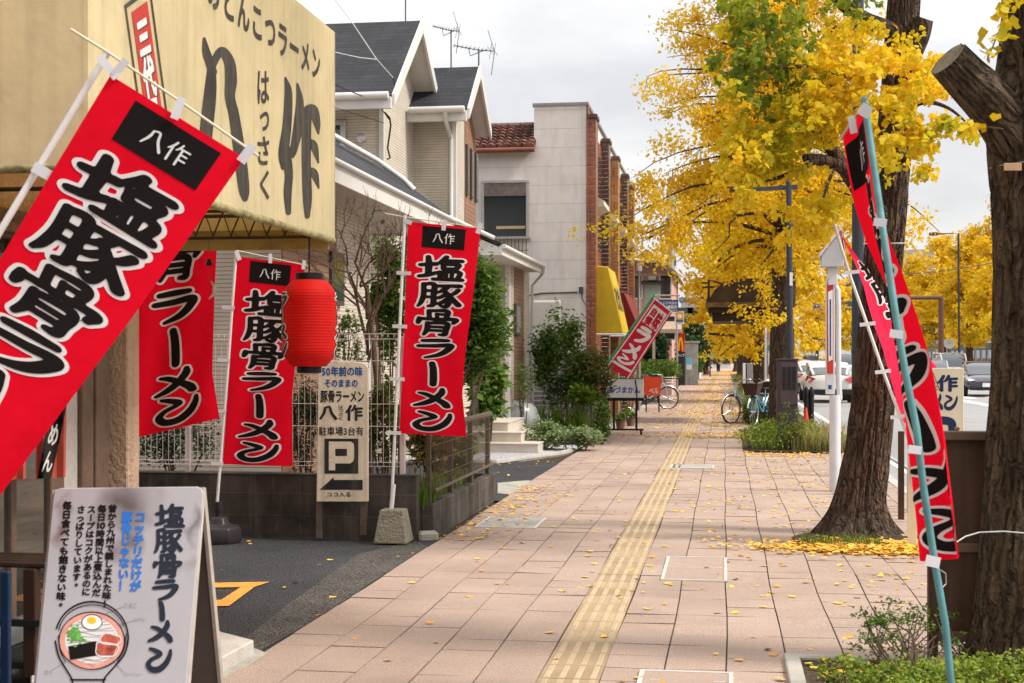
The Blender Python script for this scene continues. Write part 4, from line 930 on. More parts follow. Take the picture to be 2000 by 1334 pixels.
def bush(name, label, cat, c, r, n, size, pal, nc=26, aspect=.5, group=None, stems=5, base=None, up=.35, droop=None, tight=.42, fan=False, stem_r=.012, shell=.55):
    b = Vector(base) if base else Vector((c[0], c[1], 0))
    t = thing(name, label, cat, b, group)
    P = clumps(c, r, n, nc, tight, shell); P = P[P[:, 2] > b.z + .02]
    V, Fq = leaf_quads(P, size, aspect, up, droop=droop)
    npobj('foliage', V, Fq, leafmat("leaf_" + pal, GREENS[pal], .35, 2.5, .45), t)
    mb = MB(); rr = random.Random(len(name) + n)
    for i in range(stems):
        e = Vector(c) + Vector((rr.uniform(-.7, .7) * r[0], rr.uniform(-.7, .7) * r[1], rr.uniform(.1, .7) * r[2])); s0 = b + Vector((rr.uniform(-.15, .15) * r[0], rr.uniform(-.1, .1), -.03))
        m_ = (s0 + e) / 2 + Vector((rr.uniform(-.1, .1), rr.uniform(-.1, .1), .05)); mb.tube([s0, m_, e], [stem_r, stem_r * .7, stem_r * .3], 6)
    obj('stem', mb, m_twig, t, smooth=60); return t
m_twig = mat("twig_bark", (.12, .08, .055), .9, .3, 8, .4, 60)
# ================================================================== LOW WALLS AND FENCES
m_blk = brickmat("stained_block", (.074, .060, .048), (.046, .039, .033), (.088, .076, .063), .40, .19, .005, var=.75, bump=.5, off=0.0, grain=60, stain=(.20, .185, .165), samt=.6)
YW = 11.80
mb = MB(); mb.bb((-9, YW, -.03), (-2.58, YW + .12, .535)); mb.bb((-9, YW - .004, .53), (-2.575, YW + .125, .548))
solo('block_wall', mb, m_blk, 'dark stained concrete block wall facing the parking lot', 'wall', bevel=.006)
mb = MB(); mb.bb((-2.575, YW + .16, -.03), (-2.47, 15.35, .285)); mb.bb((-2.70, YW + .16, -.03), (-2.576, YW + .26, .285)); mb.bb((-2.70, 15.25, -.03), (-2.576, 15.35, .285)); solo('planter_wall', mb, m_blk, 'low dark block planter wall along the edge of the walk', 'wall', bevel=.008)
sheet('garden_bed', rect(-9, YW + .12, -2.576, 15.2), .23, m_soil)
m_wire = mat("fence_wire_cream", (.62, .55, .49), .5, .1, 8)
m_fpost = mat("fence_post_pink", (.66, .57, .55), .5, .08, 6)
t = thing('mesh_fence', 'white welded mesh fence on top of the block wall', 'fence', (-5, YW + .06, .54))
zt = 1.55 + 49 / 231; yf = YW + .06; mb = MB(); x = -6.2
ztop = at(600, 652, 12.05).z; zbot = at(600, 914, 12.05).z
while x < -2.72:
    mb.tube([(x, yf, zbot), (x, yf, ztop - .06), (x, yf - .03, ztop - .015), (x, yf - .06, ztop), (x, yf - .075, ztop - .03)], .0024, 4); x += .0535
obj('vertical_wire', mb, m_wire, t)
mb = MB()
for y_ in (705, 790, 834, 905, 913, 662):
    z = at(600, y_, 12.05).z; mb.tube([(-6.2, yf - .004, z), (-2.74, yf - .004, z)], .0032, 4)
mb.tube([(-6.2, yf - .06, ztop), (-2.74, yf - .06, ztop)], .0032, 4); obj('horizontal_wire', mb, m_wire, t)
for px in (365, 785, 100):
    p = atY(px, 800, yf); mb = MB(); mb.bb((p.x - .022, yf + .006, .54), (p.x + .022, yf + .05, ztop - .02)); obj('post', mb, m_fpost, t, bevel=.005)
# brown fence on the planter wall
m_br = mat("bronze_alu", (.105, .078, .055), .45, .12, 8, metal=.3)
t = thing('bronze_fence', 'brown aluminium mesh fence on the low planter wall', 'fence', (-2.53, 13.5, .28)); XF = -2.53
ys = [12.06, 13.05, 14.1, 15.15]
for y in ys: mb = MB(); mb.bb((XF - .025, y - .02, .2), (XF + .02, y + .02, .93)); obj('post', mb, m_br, t, bevel=.004)
mb = MB(); mb.tube([(XF + .02, 12.02, .935), (XF + .02, 15.2, .935)], .028, 10); obj('top_rail', mb, m_br, t, smooth=50)
mb = MB(); y = 12.1
while y < 15.15: mb.tube([(XF + .026, y, .36), (XF + .05, y, .40), (XF + .03, y, .46), (XF + .026, y, .92)], .0022, 4); y += .042
for z in (.37, .50, .64, .78, .9): mb.tube([(XF + .03, 12.04, z), (XF + .03, 15.18, z)], .0032, 4)
for x in (-2.75, -2.70, -2.65, -2.6): mb.tube([(x, 12.05, .36), (x, 12.05, .92)], .0024, 4)
for z in (.37, .5, .64, .78, .9): mb.tube([(-2.76, 12.045, z), (-2.54, 12.045, z)], .003, 4)
obj('mesh', mb, m_br, t)
mb = MB(); mb.bb((-2.80, 12.04, .2), (-2.76, 12.08, .93)); obj('post', mb, m_br, t, bevel=.004)
mb = MB(); mb.tube([(XF + .055, 12.04, .395), (XF + .055, 15.18, .395)], .016, 8); obj('bottom_rail', mb, m_br, t, smooth=50)
solo('broken_kerb_stone', MB().box((-2.50, 12.0 - .12, .02), (.17, .12, .09), .4), m_conc, 'broken grey stone at the corner of the planter wall', 'stone', bevel=.02)
# ================================================================== GARDEN PLANTS
def px_bush(name, label, box, d, n, size, pal, depth=None, z0=None, cat='shrub', base0=None, **k):
    x0, y0, x1, y1 = box; a, b = at(x0, y0, d), at(x1, y1, d); c = (a + b) / 2
    rx, rz = (b - a).length / 2, (a.z - b.z) / 2; rx = Vector((b.x - a.x, b.y - a.y)).length / 2
    return bush(name, label, cat, c, (rx, depth or rx, rz), n, size, pal, base=base0 or (c.x, c.y, z0 if z0 is not None else 0), **k)
GB = .23
px_bush('evergreen_shrub', 'glossy green shrub behind the mesh fence next to the bare tree', (725, 470, 800, 700), 13.6, 2300, .07, 'mid', z0=GB, nc=22)
px_bush('evergreen_shrub', 'tall leafy camellia shrub spreading right of the bright banner', (872, 478, 1000, 760), 15.0, 6000, .078, 'mid', nc=46, shell=.35, base0=(-2.86, 14.6, GB), stem_r=.02)
px_bush('clipped_hedge', 'dark clipped hedge seen through the mesh fence beside the parking sign', (565, 735, 630, 910), 13.0, 2600, .035, 'dark', z0=GB, nc=40)
px_bush('clipped_hedge', 'dim dark hedge behind the mesh fence left of the banners', (270, 790, 420, 915), 13.4, 2200, .045, 'dark', z0=GB, nc=40)
px_bush('red_tipped_shrub', 'reddish leaved shrub behind the parking sign and fence', (715, 735, 782, 905), 13.0, 1900, .05, 'redmix', z0=GB)
px_bush('garden_shrub', 'tall thin pale green shoots behind the lantern by the fence', (652, 590, 712, 800), 13.2, 700, .05, 'fresh', z0=GB, tight=.25, stems=9)
px_bush('autumn_shrub', 'yellowing leafy shrub inside the brown fence', (805, 800, 890, 940), 14.3, 1100, .09, 'autumn', z0=GB, depth=.3)
px_bush('autumn_shrub', 'big-leaved yellow-green plant at the far end of the brown fence', (885, 850, 925, 915), 15.0, 420, .09, 'fresh', z0=GB, depth=.2)
px_bush('fatsia_plant', 'large-leaved dark green plant climbing the beige house corner', (925, 700, 985, 825), 23.0, 650, .19, 'mid', z0=.2, nc=14, aspect=.6)
# blades of lily grass in the planter
def blades(name, label, c, r, n, h, pal, cat='grass clump', wdt=.014, group=None, kind=None):
    P = np.stack([c[0] + RS.uniform(-1, 1, n) * r[0], c[1] + RS.uniform(-1, 1, n) * r[1], np.full(n, c[2])], 1)
    a = RS.uniform(0, 6.283, n); D = np.stack([np.cos(a), np.sin(a), np.zeros(n)], 1); S = np.stack([-np.sin(a), np.cos(a), np.zeros(n)], 1)
    hh = (h * RS.uniform(.5, 1.15, n))[:, None]; ln = RS.uniform(.15, .8, n)[:, None] * hh; Z = np.array([0, 0, 1.])
    A0, A1 = P - S * wdt / 2, P + S * wdt / 2; B = P + D * ln * .35 + Z * hh * .65; Cc = P + D * ln + Z * hh * RS.uniform(.7, 1, n)[:, None]
    V = np.stack([A0, A1, B + S * wdt * .42, B - S * wdt * .42, Cc + S * wdt * .06, Cc - S * wdt * .06], 1).reshape(-1, 3); o = np.arange(n) * 6
    Fq = np.stack([np.stack([o, o + 1, o + 2, o + 3], 1), np.stack([o + 3, o + 2, o + 4, o + 5], 1)], 1).reshape(-1, 4)
    o_ = npobj(name, V, Fq, leafmat("leaf_" + pal, GREENS[pal], .35, 2.5, .45)); return tag(o_, label, cat, group, kind)
blades('lily_turf', 'strappy green grass clump spilling over the planter wall corner', (-2.62, 12.2, .24), (.12, .3, 0), 150, .32, 'fresh')
blades('lily_turf', 'low strappy plants along the foot of the brown fence', (-2.7, 13.6, .24), (.12, 1.2, 0), 260, .2, 'fresh')
# bare tree
def bare_tree(name, label, base, top, r0, spread, seed, n_lv=4, cat='tree'):
    rr = random.Random(seed); t = thing(name, label, cat, base); mt, mbr = MB(), MB(); base, top = Vector(base), Vector(top)
    mid = (base + top) / 2 + Vector((.08, .03, 0)); mt.tube([base, mid, top], [r0, r0 * .85, r0 * .6], 8, jag=lambda i, k, p: 1 + .12 * noise.noise(p * 9))
    def grow(p, d, ln, r, lv):
        q = p + d * ln * .5 + Vector((rr.uniform(-1, 1), rr.uniform(-1, 1), 0)) * ln * .08; e = p + d * ln
        mbr.tube([p, q, e], [r, r * .8, r * .55], 5, cap=False)
        if lv <= 0: return
        for k in range(rr.choice((2, 3, 3))):
            nd = (d + Vector((rr.gauss(0, .55), rr.gauss(0, .55), rr.gauss(.1, .35))) * spread).normalized(); grow(p + d * ln * rr.uniform(.55, 1), nd, ln * rr.uniform(.55, .8), r * .6, lv - 1)
    for k in range(6):
        z = rr.uniform(.55, 1); p = base.lerp(top, z); d = Vector((rr.gauss(0, .5), rr.gauss(0, .4), 1)).normalized(); grow(p, d, (top - base).length * .36, r0 * .5, n_lv)
    obj('trunk', mt, m_twig, t, smooth=60); obj('branches', mbr, m_twig, t); return t
bt = bare_tree('bare_tree', 'leafless slender tree with fine twigs behind the mesh fence', at(722, 930, 13.3).xyz, at(716, 560, 13.3), .035, 1.0, 5)
# ================================================================== BEIGE HOUSE
m_side = brickmat("beige_siding", (.56, .495, .415), (.52, .46, .385), (.36, .31, .25), 2.4, .045, .006, var=.10, bump=.7, grain=25, stain=(.33, .28, .22), samt=.3)
m_brown = brickmat("brown_brick_siding", (.30, .17, .11), (.25, .14, .09), (.17, .10, .07), .9, .075, .006, var=.14, bump=.7)
m_shing = brickmat("slate_shingle", (.034, .035, .041), (.024, .025, .03), (.018, .018, .02), .45, .12, .008, rough=.7, var=.25, bump=.6)
m_trim = mat("white_trim", (.60, .585, .56), .45, .06, 3, dirt_amt=.12)
m_soff = mat("soffit", (.56, .52, .48), .7, .05, 4)
m_glass = glassmat("window_glass", (.025, .035, .04), .05)
m_frame = mat("window_frame_bronze", (.09, .08, .075), .4, .1, 5, metal=.4)
h = thing('beige_house', 'two storey beige sided house with dark grey stepped gable roofs', 'house', (-7, 19, 0))
def gable(X0, X1, Ye0, Yr, Ye1, ze, zr, over=0.0):
    """roof with its ridge along X; returns roof slab builder, fascia builder"""
    r = MB(); f = MB(); th = .10; u_ = MB()
    for (y0, y1) in ((Ye0, Yr), (Ye1, Yr)):
        P = [(X0, y0, ze), (X1, y0, ze), (X1, y1, zr), (X0, y1, zr)]
        if y0 > y1: P = P[::-1]
        r.prism([Vector(p) for p in P], (0, 0, -th)); u_.prism([Vector(p) - Vector((0, 0, th + .003)) for p in P], (0, 0, -.012))
    fw = .20
    for (y0, y1) in ((Ye0, Yr), (Ye1, Yr)):      # barge boards on the gable end, a little proud
        f.prism([Vector((X1 + .003, y0, ze + .02)), Vector((X1 + .003, y1, zr + .02)), Vector((X1 + .003, y1, zr - fw)), Vector((X1 + .003, y0, ze - fw + .04))], (.04, 0, 0))
    f.bb((X0, Ye0 - .09, ze - .2), (X1 + .003, Ye0 - .003, ze - .03))
    obj('soffit', u_, m_soff, h); return r, f
XW_L, XW_R = -5.2, -4.47
yl = atX(748, 300, XW_L).y; yr = atX(890, 300, XW_R).y
OL = -4.85; eL, aL = atX(765, 186, OL), atX(822, 40, OL); OR = -4.2; eR, aR = atX(912, 213, OR), atX(935, 130, OR)
r, f = gable(-14, OL, eL.y, aL.y, 2 * aL.y - eL.y, eL.z, aL.z); obj('roof', r, m_shing, h); obj('barge_board', f, m_trim, h)
r, f = gable(-7.5, OR, eR.y, aR.y, 2 * aR.y - eR.y, eR.z, aR.z); obj('roof', r, m_shing, h); obj('barge_board', f, m_trim, h)
def gable_wall(X0, X1, y0, y1, zw, ym, zr, zb=0):
    mb = MB(); P = [(X1, y0, zb), (X1, y1, zb), (X1, y1, zw), (X1, ym, zr), (X1, y0, zw)]; mb.prism([Vector(p) for p in P], (X0 - X1, 0, 0)); return mb
obj('wall', gable_wall(-13.5, XW_L, yl, 2 * aL.y - yl, eL.z - .06 + (yl - eL.y) * .78, aL.y, aL.z - .13), m_side, h)
obj('wall', gable_wall(-7, XW_R, yr, 2 * aR.y - yr, eR.z - .06 + (yr - eR.y) * .78, aR.y, aR.z - .13), m_side, h)
# white corner trims, downpipe, gutters
mb = MB()
for X, y in ((XW_L, yl), (XW_R, yr)): mb.bb((X - .06, y - .012, 3), (X + .012, y + .055, eR.z - .05))
obj('corner_trim', mb, m_trim, h)
for e_, X0, X1 in ((eL, -14, OL), (eR, -5.15, OR)):
    mb = MB(); mb.tube([(X0, e_.y - .14, e_.z - .02), (X1 - .02, e_.y - .14, e_.z - .02)], .055, 10); obj('gutter', mb, m_trim, h, smooth=40)
xd = atY(881, 300, yr - .06).x
mb = MB(); mb.tube([(xd, eR.y - .13, eR.z - .06), (xd, eR.y - .10, eR.z - .2), (xd, yr - .06, eR.z - .42), (xd, yr - .06, 3.8), (xd + .1, yr - .1, 3.62), (xd + .6, yr - .3, 3.5)], .036, 10); obj('downpipe', mb, m_trim, h, smooth=50)
# brown strip and slit windows on the small gable
def panel(pa, pb, X, m, name, th=.012, parent=None):
    a, b = atX(pa[0], pa[1], X), atX(pb[0], pb[1], X); mb = MB(); mb.bb((X, min(a.y, b.y), min(a.z, b.z)), (X + th, max(a.y, b.y), max(a.z, b.z))); return obj(name, mb, m, parent or h)
a, b = atX(907, 430, XW_R), atX(928, 205, XW_R)
mb = MB(); mb.prism([Vector((XW_R + .001, a.y, 3.6)), Vector((XW_R + .001, b.y, 3.6)), Vector((XW_R + .001, b.y, aR.z - .14 - abs(b.y - aR.y) * .76)), Vector((XW_R + .001, a.y, aR.z - .14 - abs(a.y - aR.y) * .76))], (.012, 0, 0)); obj('brown_panel', mb, m_brown, h)
for x0, x1, y0, y1 in ((907.5, 911, 281, 382), (916, 920, 290, 389), (925, 929, 298, 396)):
    a, b = atX(x0, y0, XW_R), atX(x1, y1, XW_R); w_ = thing('slit_window', None, None, (XW_R, a.y, b.z)); w_.parent = h; w_.location = Vector((XW_R, a.y, b.z)) - h.location
    bpy.data.objects.remove(w_)
    mb = MB(); mb.bb((XW_R + .012, a.y, b.z), (XW_R + .05, b.y, a.z)); fr_ = obj('window_frame', mb, m_frame, h)
    mb = MB(); mb.bb((XW_R + .05, a.y + .03, b.z + .04), (XW_R + .054, b.y - .03, a.z - .04)); obj('pane', mb, m_glass, fr_)
# window and vent on the near upper wall
YL = yl; a, b = atY(640, 236, YL), atY(676, 282, YL)
mb = MB(); mb.bb((a.x, YL - .05, b.z - .1), (b.x, YL - .002, a.z)); fr_ = obj('window_frame', mb, m_steel, h, bevel=.006); mb = MB(); mb.bb((a.x, YL - .055, b.z), (b.x - .08, YL - .05, a.z - .08)); obj('pane', mb, m_glass, fr_)
a, b = atY(700, 262, YL), atY(716, 280, YL); mb = MB(); mb.lathe([(.001, 0), (.06, .0), (.075, -.03), (.075, -.10), (.05, -.11)], ((a.x + b.x) / 2, YL, (a.z + b.z) / 2), 16, 'Y'); obj('vent_hood', mb, m_steel, h, smooth=50)
# single storey front part with its lean-to roof
XS, XE = -4.7, -4.0; ys0, ysb, ys1 = atX(548, 600, XS).y, atX(655, 600, XS).y, atX(720, 600, XS).y
mb = MB(); mb.bb((-12, ys0, 0), (XS, ysb, 3.5)); w1 = obj('wall', mb, m_side, h)
mb = MB(); mb.bb((XS, ys0 + .02, .2), (XS + .015, ysb, 3.5)); obj('brown_panel', mb, m_brown, h)
mb = MB(); mb.bb((-9, ysb, 0), (XS - .002, ys1, 3.5)); obj('wall', mb, m_side, h)
mb = MB(); mb.bb((-9, ys1 + .002, 0), (-5.45, yl, 3.5)); obj('wall', mb, m_side, h)
mb = MB(); mb.bb((XS - .055, ys1 - .03, .3), (XS + .018, ys1 + .03, 3.5)); obj('corner_trim', mb, m_trim, h)
a, b = atX(640, 490, XS), atX(664, 598, XS)
mb = MB(); mb.bb((XS + .015, a.y, b.z), (XS + .06, b.y, a.z)); fr_ = obj('window_frame', mb, m_frame, h, bevel=.005); mb = MB(); mb.bb((XS + .06, a.y + .07, b.z + .06), (XS + .064, b.y - .07, a.z - .06)); obj('pane', mb, glassmat("green_glass", (.02, .06, .05), .08), fr_)
ye0, ye1 = 13.6, atX(884, 400, XE).y; ze = 3.62
r = MB(); r.prism([Vector((XE, ye0, ze)), Vector((XE, ye1, ze)), Vector((-4.95, ye1, ze + .70)), Vector((-4.95, ye0, ze + .70))], (0, 0, -.07)); r.prism([Vector((-4.955, ye0, ze + .70)), Vector((-4.955, ye1, ze + .70)), Vector((-5.3, ye1, ze + .66)), Vector((-5.3, ye0, ze + .66))], (0, 0, -.07)); obj('lean_to_roof', r, m_shing, h)
mb = MB(); mb.bb((XE - .02, ye0, ze - .26), (XE + .02, ye1, ze - .05)); mb.bb((-5.4, ye1 - .02, ze - .26), (XE - .021, ye1 + .02, ze - .07)); obj('fascia', mb, m_trim, h)
mb = MB(); mb.bb((-5.45, ye0, ze - .22), (XE - .021, ye1 - .021, ze - .20)); obj('soffit', mb, m_soff, h)
mb = MB(); mb.tube([(XE + .045, ye0, ze - .05), (XE + .045, ye1, ze - .05)], .03, 10); obj('gutter', mb, m_trim, h, smooth=40)
p = [atX(x, y, -4.7) for x, y in ((600, 245), (655, 275), (735, 322), (760, 338))]; p = [Vector((-4.7, q.y, ze + .62)) for q in p[:3]] + [Vector((-4.5, p[3].y, ze + .45)), Vector((-4.35, p[3].y + .05, ze + .30))]
mb = MB(); mb.tube(p, .036, 10); obj('roof_pipe', mb, m_offw, h, smooth=50)
# porch wing
XWG = -3.87; yw0, yw1 = atX(994, 700, XWG).y, atX(1033, 700, XWG).y
mb = MB(); mb.bb((-7, yw0, .42), (XWG, yw1, 3.3)); obj('wall', mb, m_side, h)
mb = MB(); mb.bb((-7, yw0 + .02, -.02), (XWG - .02, yw1 - .02, .40)); obj('foundation', mb, mat("foundation_grey", (.16, .17, .18), .9, .15, 3), h)
mb = MB(); mb.bb((-7.02, yw0 - .03, .40), (XWG + .02, yw1 + .01, .43)); obj('base_flashing', mb, m_trim, h)
a, b = atX(1004, 600, XWG).y, atX(1022, 600, XWG).y; mb = MB(); mb.bb((XWG, a, .44), (XWG + .012, b, 3.28)); obj('brown_panel', mb, m_brown, h)
mb = MB(); mb.bb((XWG - .07, yw0 - .012, .44), (XWG + .012, yw0 + .10, 3.28)); mb.bb((XWG, yw1 - .07, .44), (XWG + .012, yw1 + .01, 3.28)); obj('corner_trim', mb, m_trim, h)
a, b = atX(1003, 592, XWG), atX(1012, 655, XWG); mb = MB(); mb.bb((XWG + .013, a.y, b.z), (XWG + .05, b.y, a.z)); fr_ = obj('window_frame', mb, m_frame, h); mb = MB(); mb.bb((XWG + .05, a.y + .05, b.z + .05), (XWG + .053, b.y - .05, a.z - .05)); obj('pane', mb, m_glass, fr_)
XP = -3.58; yp0, yp1 = atX(978, 480, XP).y, atX(1057, 520, XP).y; zp = 3.40
r = MB(); r.prism([Vector((XP, yp0, zp)), Vector((XP, yp1, zp)), Vector((-5.0, yp1, zp + .62)), Vector((-5.0, yp0, zp + .62))], (0, 0, -.06)); obj('porch_roof', r, m_shing, h)
mb = MB(); mb.bb((XP - .02, yp0, zp - .2), (XP + .02, yp1, zp - .04)); obj('fascia', mb, m_trim, h)
mb = MB(); mb.prism([Vector((XP - .021, yp0 + .005, zp - .2)), Vector((-5.0, yp0 + .005, zp - .2)), Vector((-5.0, yp0 + .005, zp + .53)), Vector((XP - .021, yp0 + .005, zp - .075))], (0, .03, 0)); obj('gable_panel', mb, m_trim, h)
mb = MB(); mb.bb((-5.2, yp0 + .04, zp - .18), (XP - .03, yp1, zp - .165)); obj('soffit', mb, m_soff, h)
mb = MB(); mb.tube([(XP + .05, yp0, zp - .06), (XP + .05, yp1 + .03, zp - .06)], .038, 10); mb.tube([(XP + .06, yp1 - .05, zp - .08), (XP + .04, yp1 - .02, zp - .2), (XWG + .06, yw1 + .05, zp - .42), (XWG + .06, yw1 + .05, .3)], .03, 8); mb.tube([(XP - .1, yp0 - .03, zp + .07), (-4.95, yp0 - .03, zp + .66)], .035, 8); obj('gutter', mb, m_trim, h, smooth=40)
q = gnd(930, 831, .45); mb = MB(); mb.bb((q.x - .05, q.y - .05, .45), (q.x + .05, q.y + .05, zp - .16)); obj('porch_post', mb, mat("post_grey", (.16, .15, .13), .5, .15, 6), h, bevel=.006)
mb = MB(); mb.bb((q.x + .06, q.y - .08, 1.25), (q.x + .16, q.y + .08, 1.72)); obj('letter_box', mb, m_black, h, bevel=.015)
# antennas
def antenna(label, px, ybase, ytop, X, boom):
    b = atX(px, ybase, X); t_ = atX(px, ytop, X); an = thing('roof_antenna', label, 'antenna', b)
    mb = MB(); mb.tube([b - Vector((0, 0, .15)), t_ + Vector((0, 0, .05))], .014, 6); obj('mast', mb, m_mast, an)
    if boom:
        d = t_.y; L_ = [atY(x, y, d) for x, y in boom]; mb = MB(); mb.tube(L_, .009, 6); obj('boom', mb, m_mast, an); mb = MB(); n = 11
        for i in range(n):
            q = L_[0].lerp(L_[-1], i / (n - 1)); s = .10 if i < n - 2 else .42; mb.tube([q + Vector((0, -s * .8, 0)), q + Vector((0, s * .8, 0))], .005, 4)
            mb.tube([q + Vector((-.02, 0, -s * .35)), q + Vector((.02, 0, s * .35))], .004, 4)
        q = L_[-1]; mb.tube([q + Vector((-.12, 0, .38)), q, q + Vector((-.06, 0, -.42))], .007, 4)
        obj('elements', mb, m_mast, an)
        mb = MB(); mb.tube([L_[0].lerp(L_[-1], .35), t_ + Vector((-.15, 0, -.06)), t_, L_[0].lerp(L_[-1], .78)], .009, 5); obj('brace', mb, m_mast, an)
m_mast = mat("antenna_steel", (.12, .14, .14), .4, .2, 8, metal=.6)
antenna('plain antenna mast rising above the higher ridge of the beige house', 792, 40, -40, -5.6, None)
antenna('tilted fishbone antenna on the mast left of the lower ridge end', 881, 131, 63, -5.1, [(846, 51), (880, 60), (897, 61)])
antenna('fishbone antenna with a long boom over the end of the lower ridge', 935, 131, 102, -4.3, [(887, 89), (930, 97), (966, 100)])
# service wires
def wire(label, pts, r=.008, name='overhead_wire', group='service wires of the beige house', m=None):
    P = [Vector(p) for p in pts]; Q = []
    for a, b in zip(P[:-1], P[1:]):
        for i in range(8): Q.append(a.lerp(b, i / 8))
    Q.append(P[-1]); mb = MB(); mb.tube(Q, r, 5); return solo(name, mb, m or m_black, label, 'wire', group)
m_wg = mat("wire_grey", (.45, .45, .44), .5)
wire('thin pale wire slanting down over the higher shingle roof', [atY(610, -60, 20.5), atY(690, 47, 20.4), atY(735, 115, 20.4), atY(768, 152, 20.6)], .007, m=m_wg)
wire('dark loop of wire hanging from the eave corner', [atY(768, 152, 20.6), atY(773, 178, 20.7), atY(765, 200, 20.9), atY(752, 209, 21.2)], .008)
wire('dark wire running to the bracket on the corner trim', [atY(560, 100, 17), atY(660, 168, 19), atY(735, 199, 21.1), atY(752, 222, 21.25), atY(762, 236, 21.25)], .008)
wire('thin dark wire crossing the beige upper wall', [atY(560, 175, 17), atY(660, 212, 19.5), atY(750, 240, 21.2)], .005)
wire('pale rope-like wire across the shingle roof', [atY(655, 102, 19.5), atY(700, 112, 20.0), atY(735, 116, 20.4)], .007, m=m_wg)
mb = MB(); q = atY(757, 232, 21.25); mb.tube([q + Vector((-.05, 0, .1)), q + Vector((.03, 0, .02)), q + Vector((.05, 0, -.1)), q + Vector((0, 0, -.45)), q + Vector((.04, 0, -.6)), q + Vector((-.01, 0, -.62))], .014, 6); solo('wire_bracket', mb, m_black, 'black insulator bracket on the white corner trim', 'bracket')
# steps
m_step = mat("step_tile", (.52, .46, .40), .7, .1, 5, .1, 60)
t = thing('entrance_steps', 'beige tiled entrance steps beside the gravel', 'steps', gnd(1000, 884))
y0 = gnd(1000, 884).y
for i, (x0, x1, z0, z1, dy) in enumerate(((968, 1051, -.02, .15, 0), (930, 1018, -.02, .31, .35), (900, 992, -.02, .46, .7))):
    a, b = atY(x0, 880, y0 + dy), atY(x1, 880, y0 + dy); mb = MB(); mb.bb((a.x - .3, y0 + dy, z0), (b.x, y0 + dy + 1.9, z1 - .02)); mb.bb((a.x - .3, y0 + dy - .012, z1 - .019), (b.x + .012, y0 + dy + 1.9, z1)); obj('step', mb, m_step, t, bevel=.004)
# ================================================================== WHITE SHOP ROW
m_wsid = brickmat("white_siding", (.68, .64, .615), (.66, .62, .595), (.56, .525, .505), 3.0, .40, .007, var=.10, bump=.6, grain=18, off=0, stain=(.40, .37, .34), samt=.4)
m_tileA = brickmat("rust_brick_tile", (.30, .085, .03), (.22, .06, .025), (.06, .03, .02), .22, .10, .008, rough=.3, var=.35, bump=.6, spec=.6)
m_tileB = brickmat("dark_brick_tile", (.10, .032, .018), (.055, .02, .014), (.03, .015, .012), .22, .10, .008, rough=.25, var=.4, bump=.6, spec=.7)
m_tileC = brickmat("ochre_brick_tile", (.42, .20, .06), (.34, .15, .045), (.08, .04, .02), .22, .22, .010, rough=.3, var=.3, bump=.6, spec=.6)
sh = thing('shop_row', 'white sided building with a row of brown tiled piers on its street side', 'building', (-6, 37, 0))
XB = -2.9; YB = atX(1145, 500, XB).y; ztb = zX(1145, 205, XB)
mb = MB(); mb.bb((-12, YB, 0), (XB - .002, 45, 5.92)); xp = atY(1043, 300, YB).x; mb.bb((xp, YB + .001, 5.921), (XB - .002, 45, ztb)); obj('wall', mb, m_wsid, sh)
mb = MB(); mb.bb((xp - .03, YB - .03, ztb), (XB + .05, 45.03, ztb + .06)); obj('parapet_cap', mb, mat("cap_grey", (.25, .24, .23), .6), sh)
mb = MB(); mb.bb((XB, YB - .01, 0), (XB + .05, YB + .14, ztb - .01)); mb.bb((XB, YB + .141, 0), (XB + .03, 45, 6.5)); obj('street_front', mb, m_tileA, sh)
tl = [m_tileA, m_tileB, m_tileC, m_tileB, m_tileA]
pys = [atX(x, 300, -2.74).y for x in (1164, 1189, 1207, 1225, 1237)]
for i, y in enumerate(pys):
    mb = MB(); mb.bb((XB + .031, y - .5, 0), (-2.70, y + .05, 6.62)); obj('pier', mb, tl[i], sh)
    mb = MB(); mb.bb((XB + .02, y - .54, 6.62), (-2.67, y + .09, 6.70)); obj('pier_cap', mb, mat("cap_brown", (.10, .06, .045), .6), sh)
    y1 = (pys[i + 1] - .52) if i < 4 else 44.5
    ya = y + .1
    for z0, z1 in ((4.0, 4.72), (5.15, 6.2), (2.6, 3.5)):
        mb = MB(); mb.bb((XB + .031, ya + .25, z0), (XB + .05, y1 - .25, z1)); fr_ = obj('window_frame', mb, m_frame, sh); mb = MB(); mb.bb((XB + .05, ya + .31, z0 + .06), (XB + .054, y1 - .31, z1 - .06)); obj('pane', mb, m_glass, fr_)
    mb = MB(); mb.prism([Vector((XB + .055, ya + .25, 4.76)), Vector((-2.60, ya + .25, 4.86)), Vector((-2.60, ya + .25, 4.96)), Vector((XB + .055, ya + .25, 5.08))], (0, min(1.5, y1 - ya - .5), 0)); obj('window_hood', mb, mat("hood_cream", (.62, .57, .50), .6, .1, 4), sh)
    mb = MB(); mb.tube([(XB + .12, y + .09, 0), (XB + .12, y + .09, 6.4)], .03, 6); obj('drainpipe', mb, mat("pipe_cream", (.30, .26, .22), .5), sh)
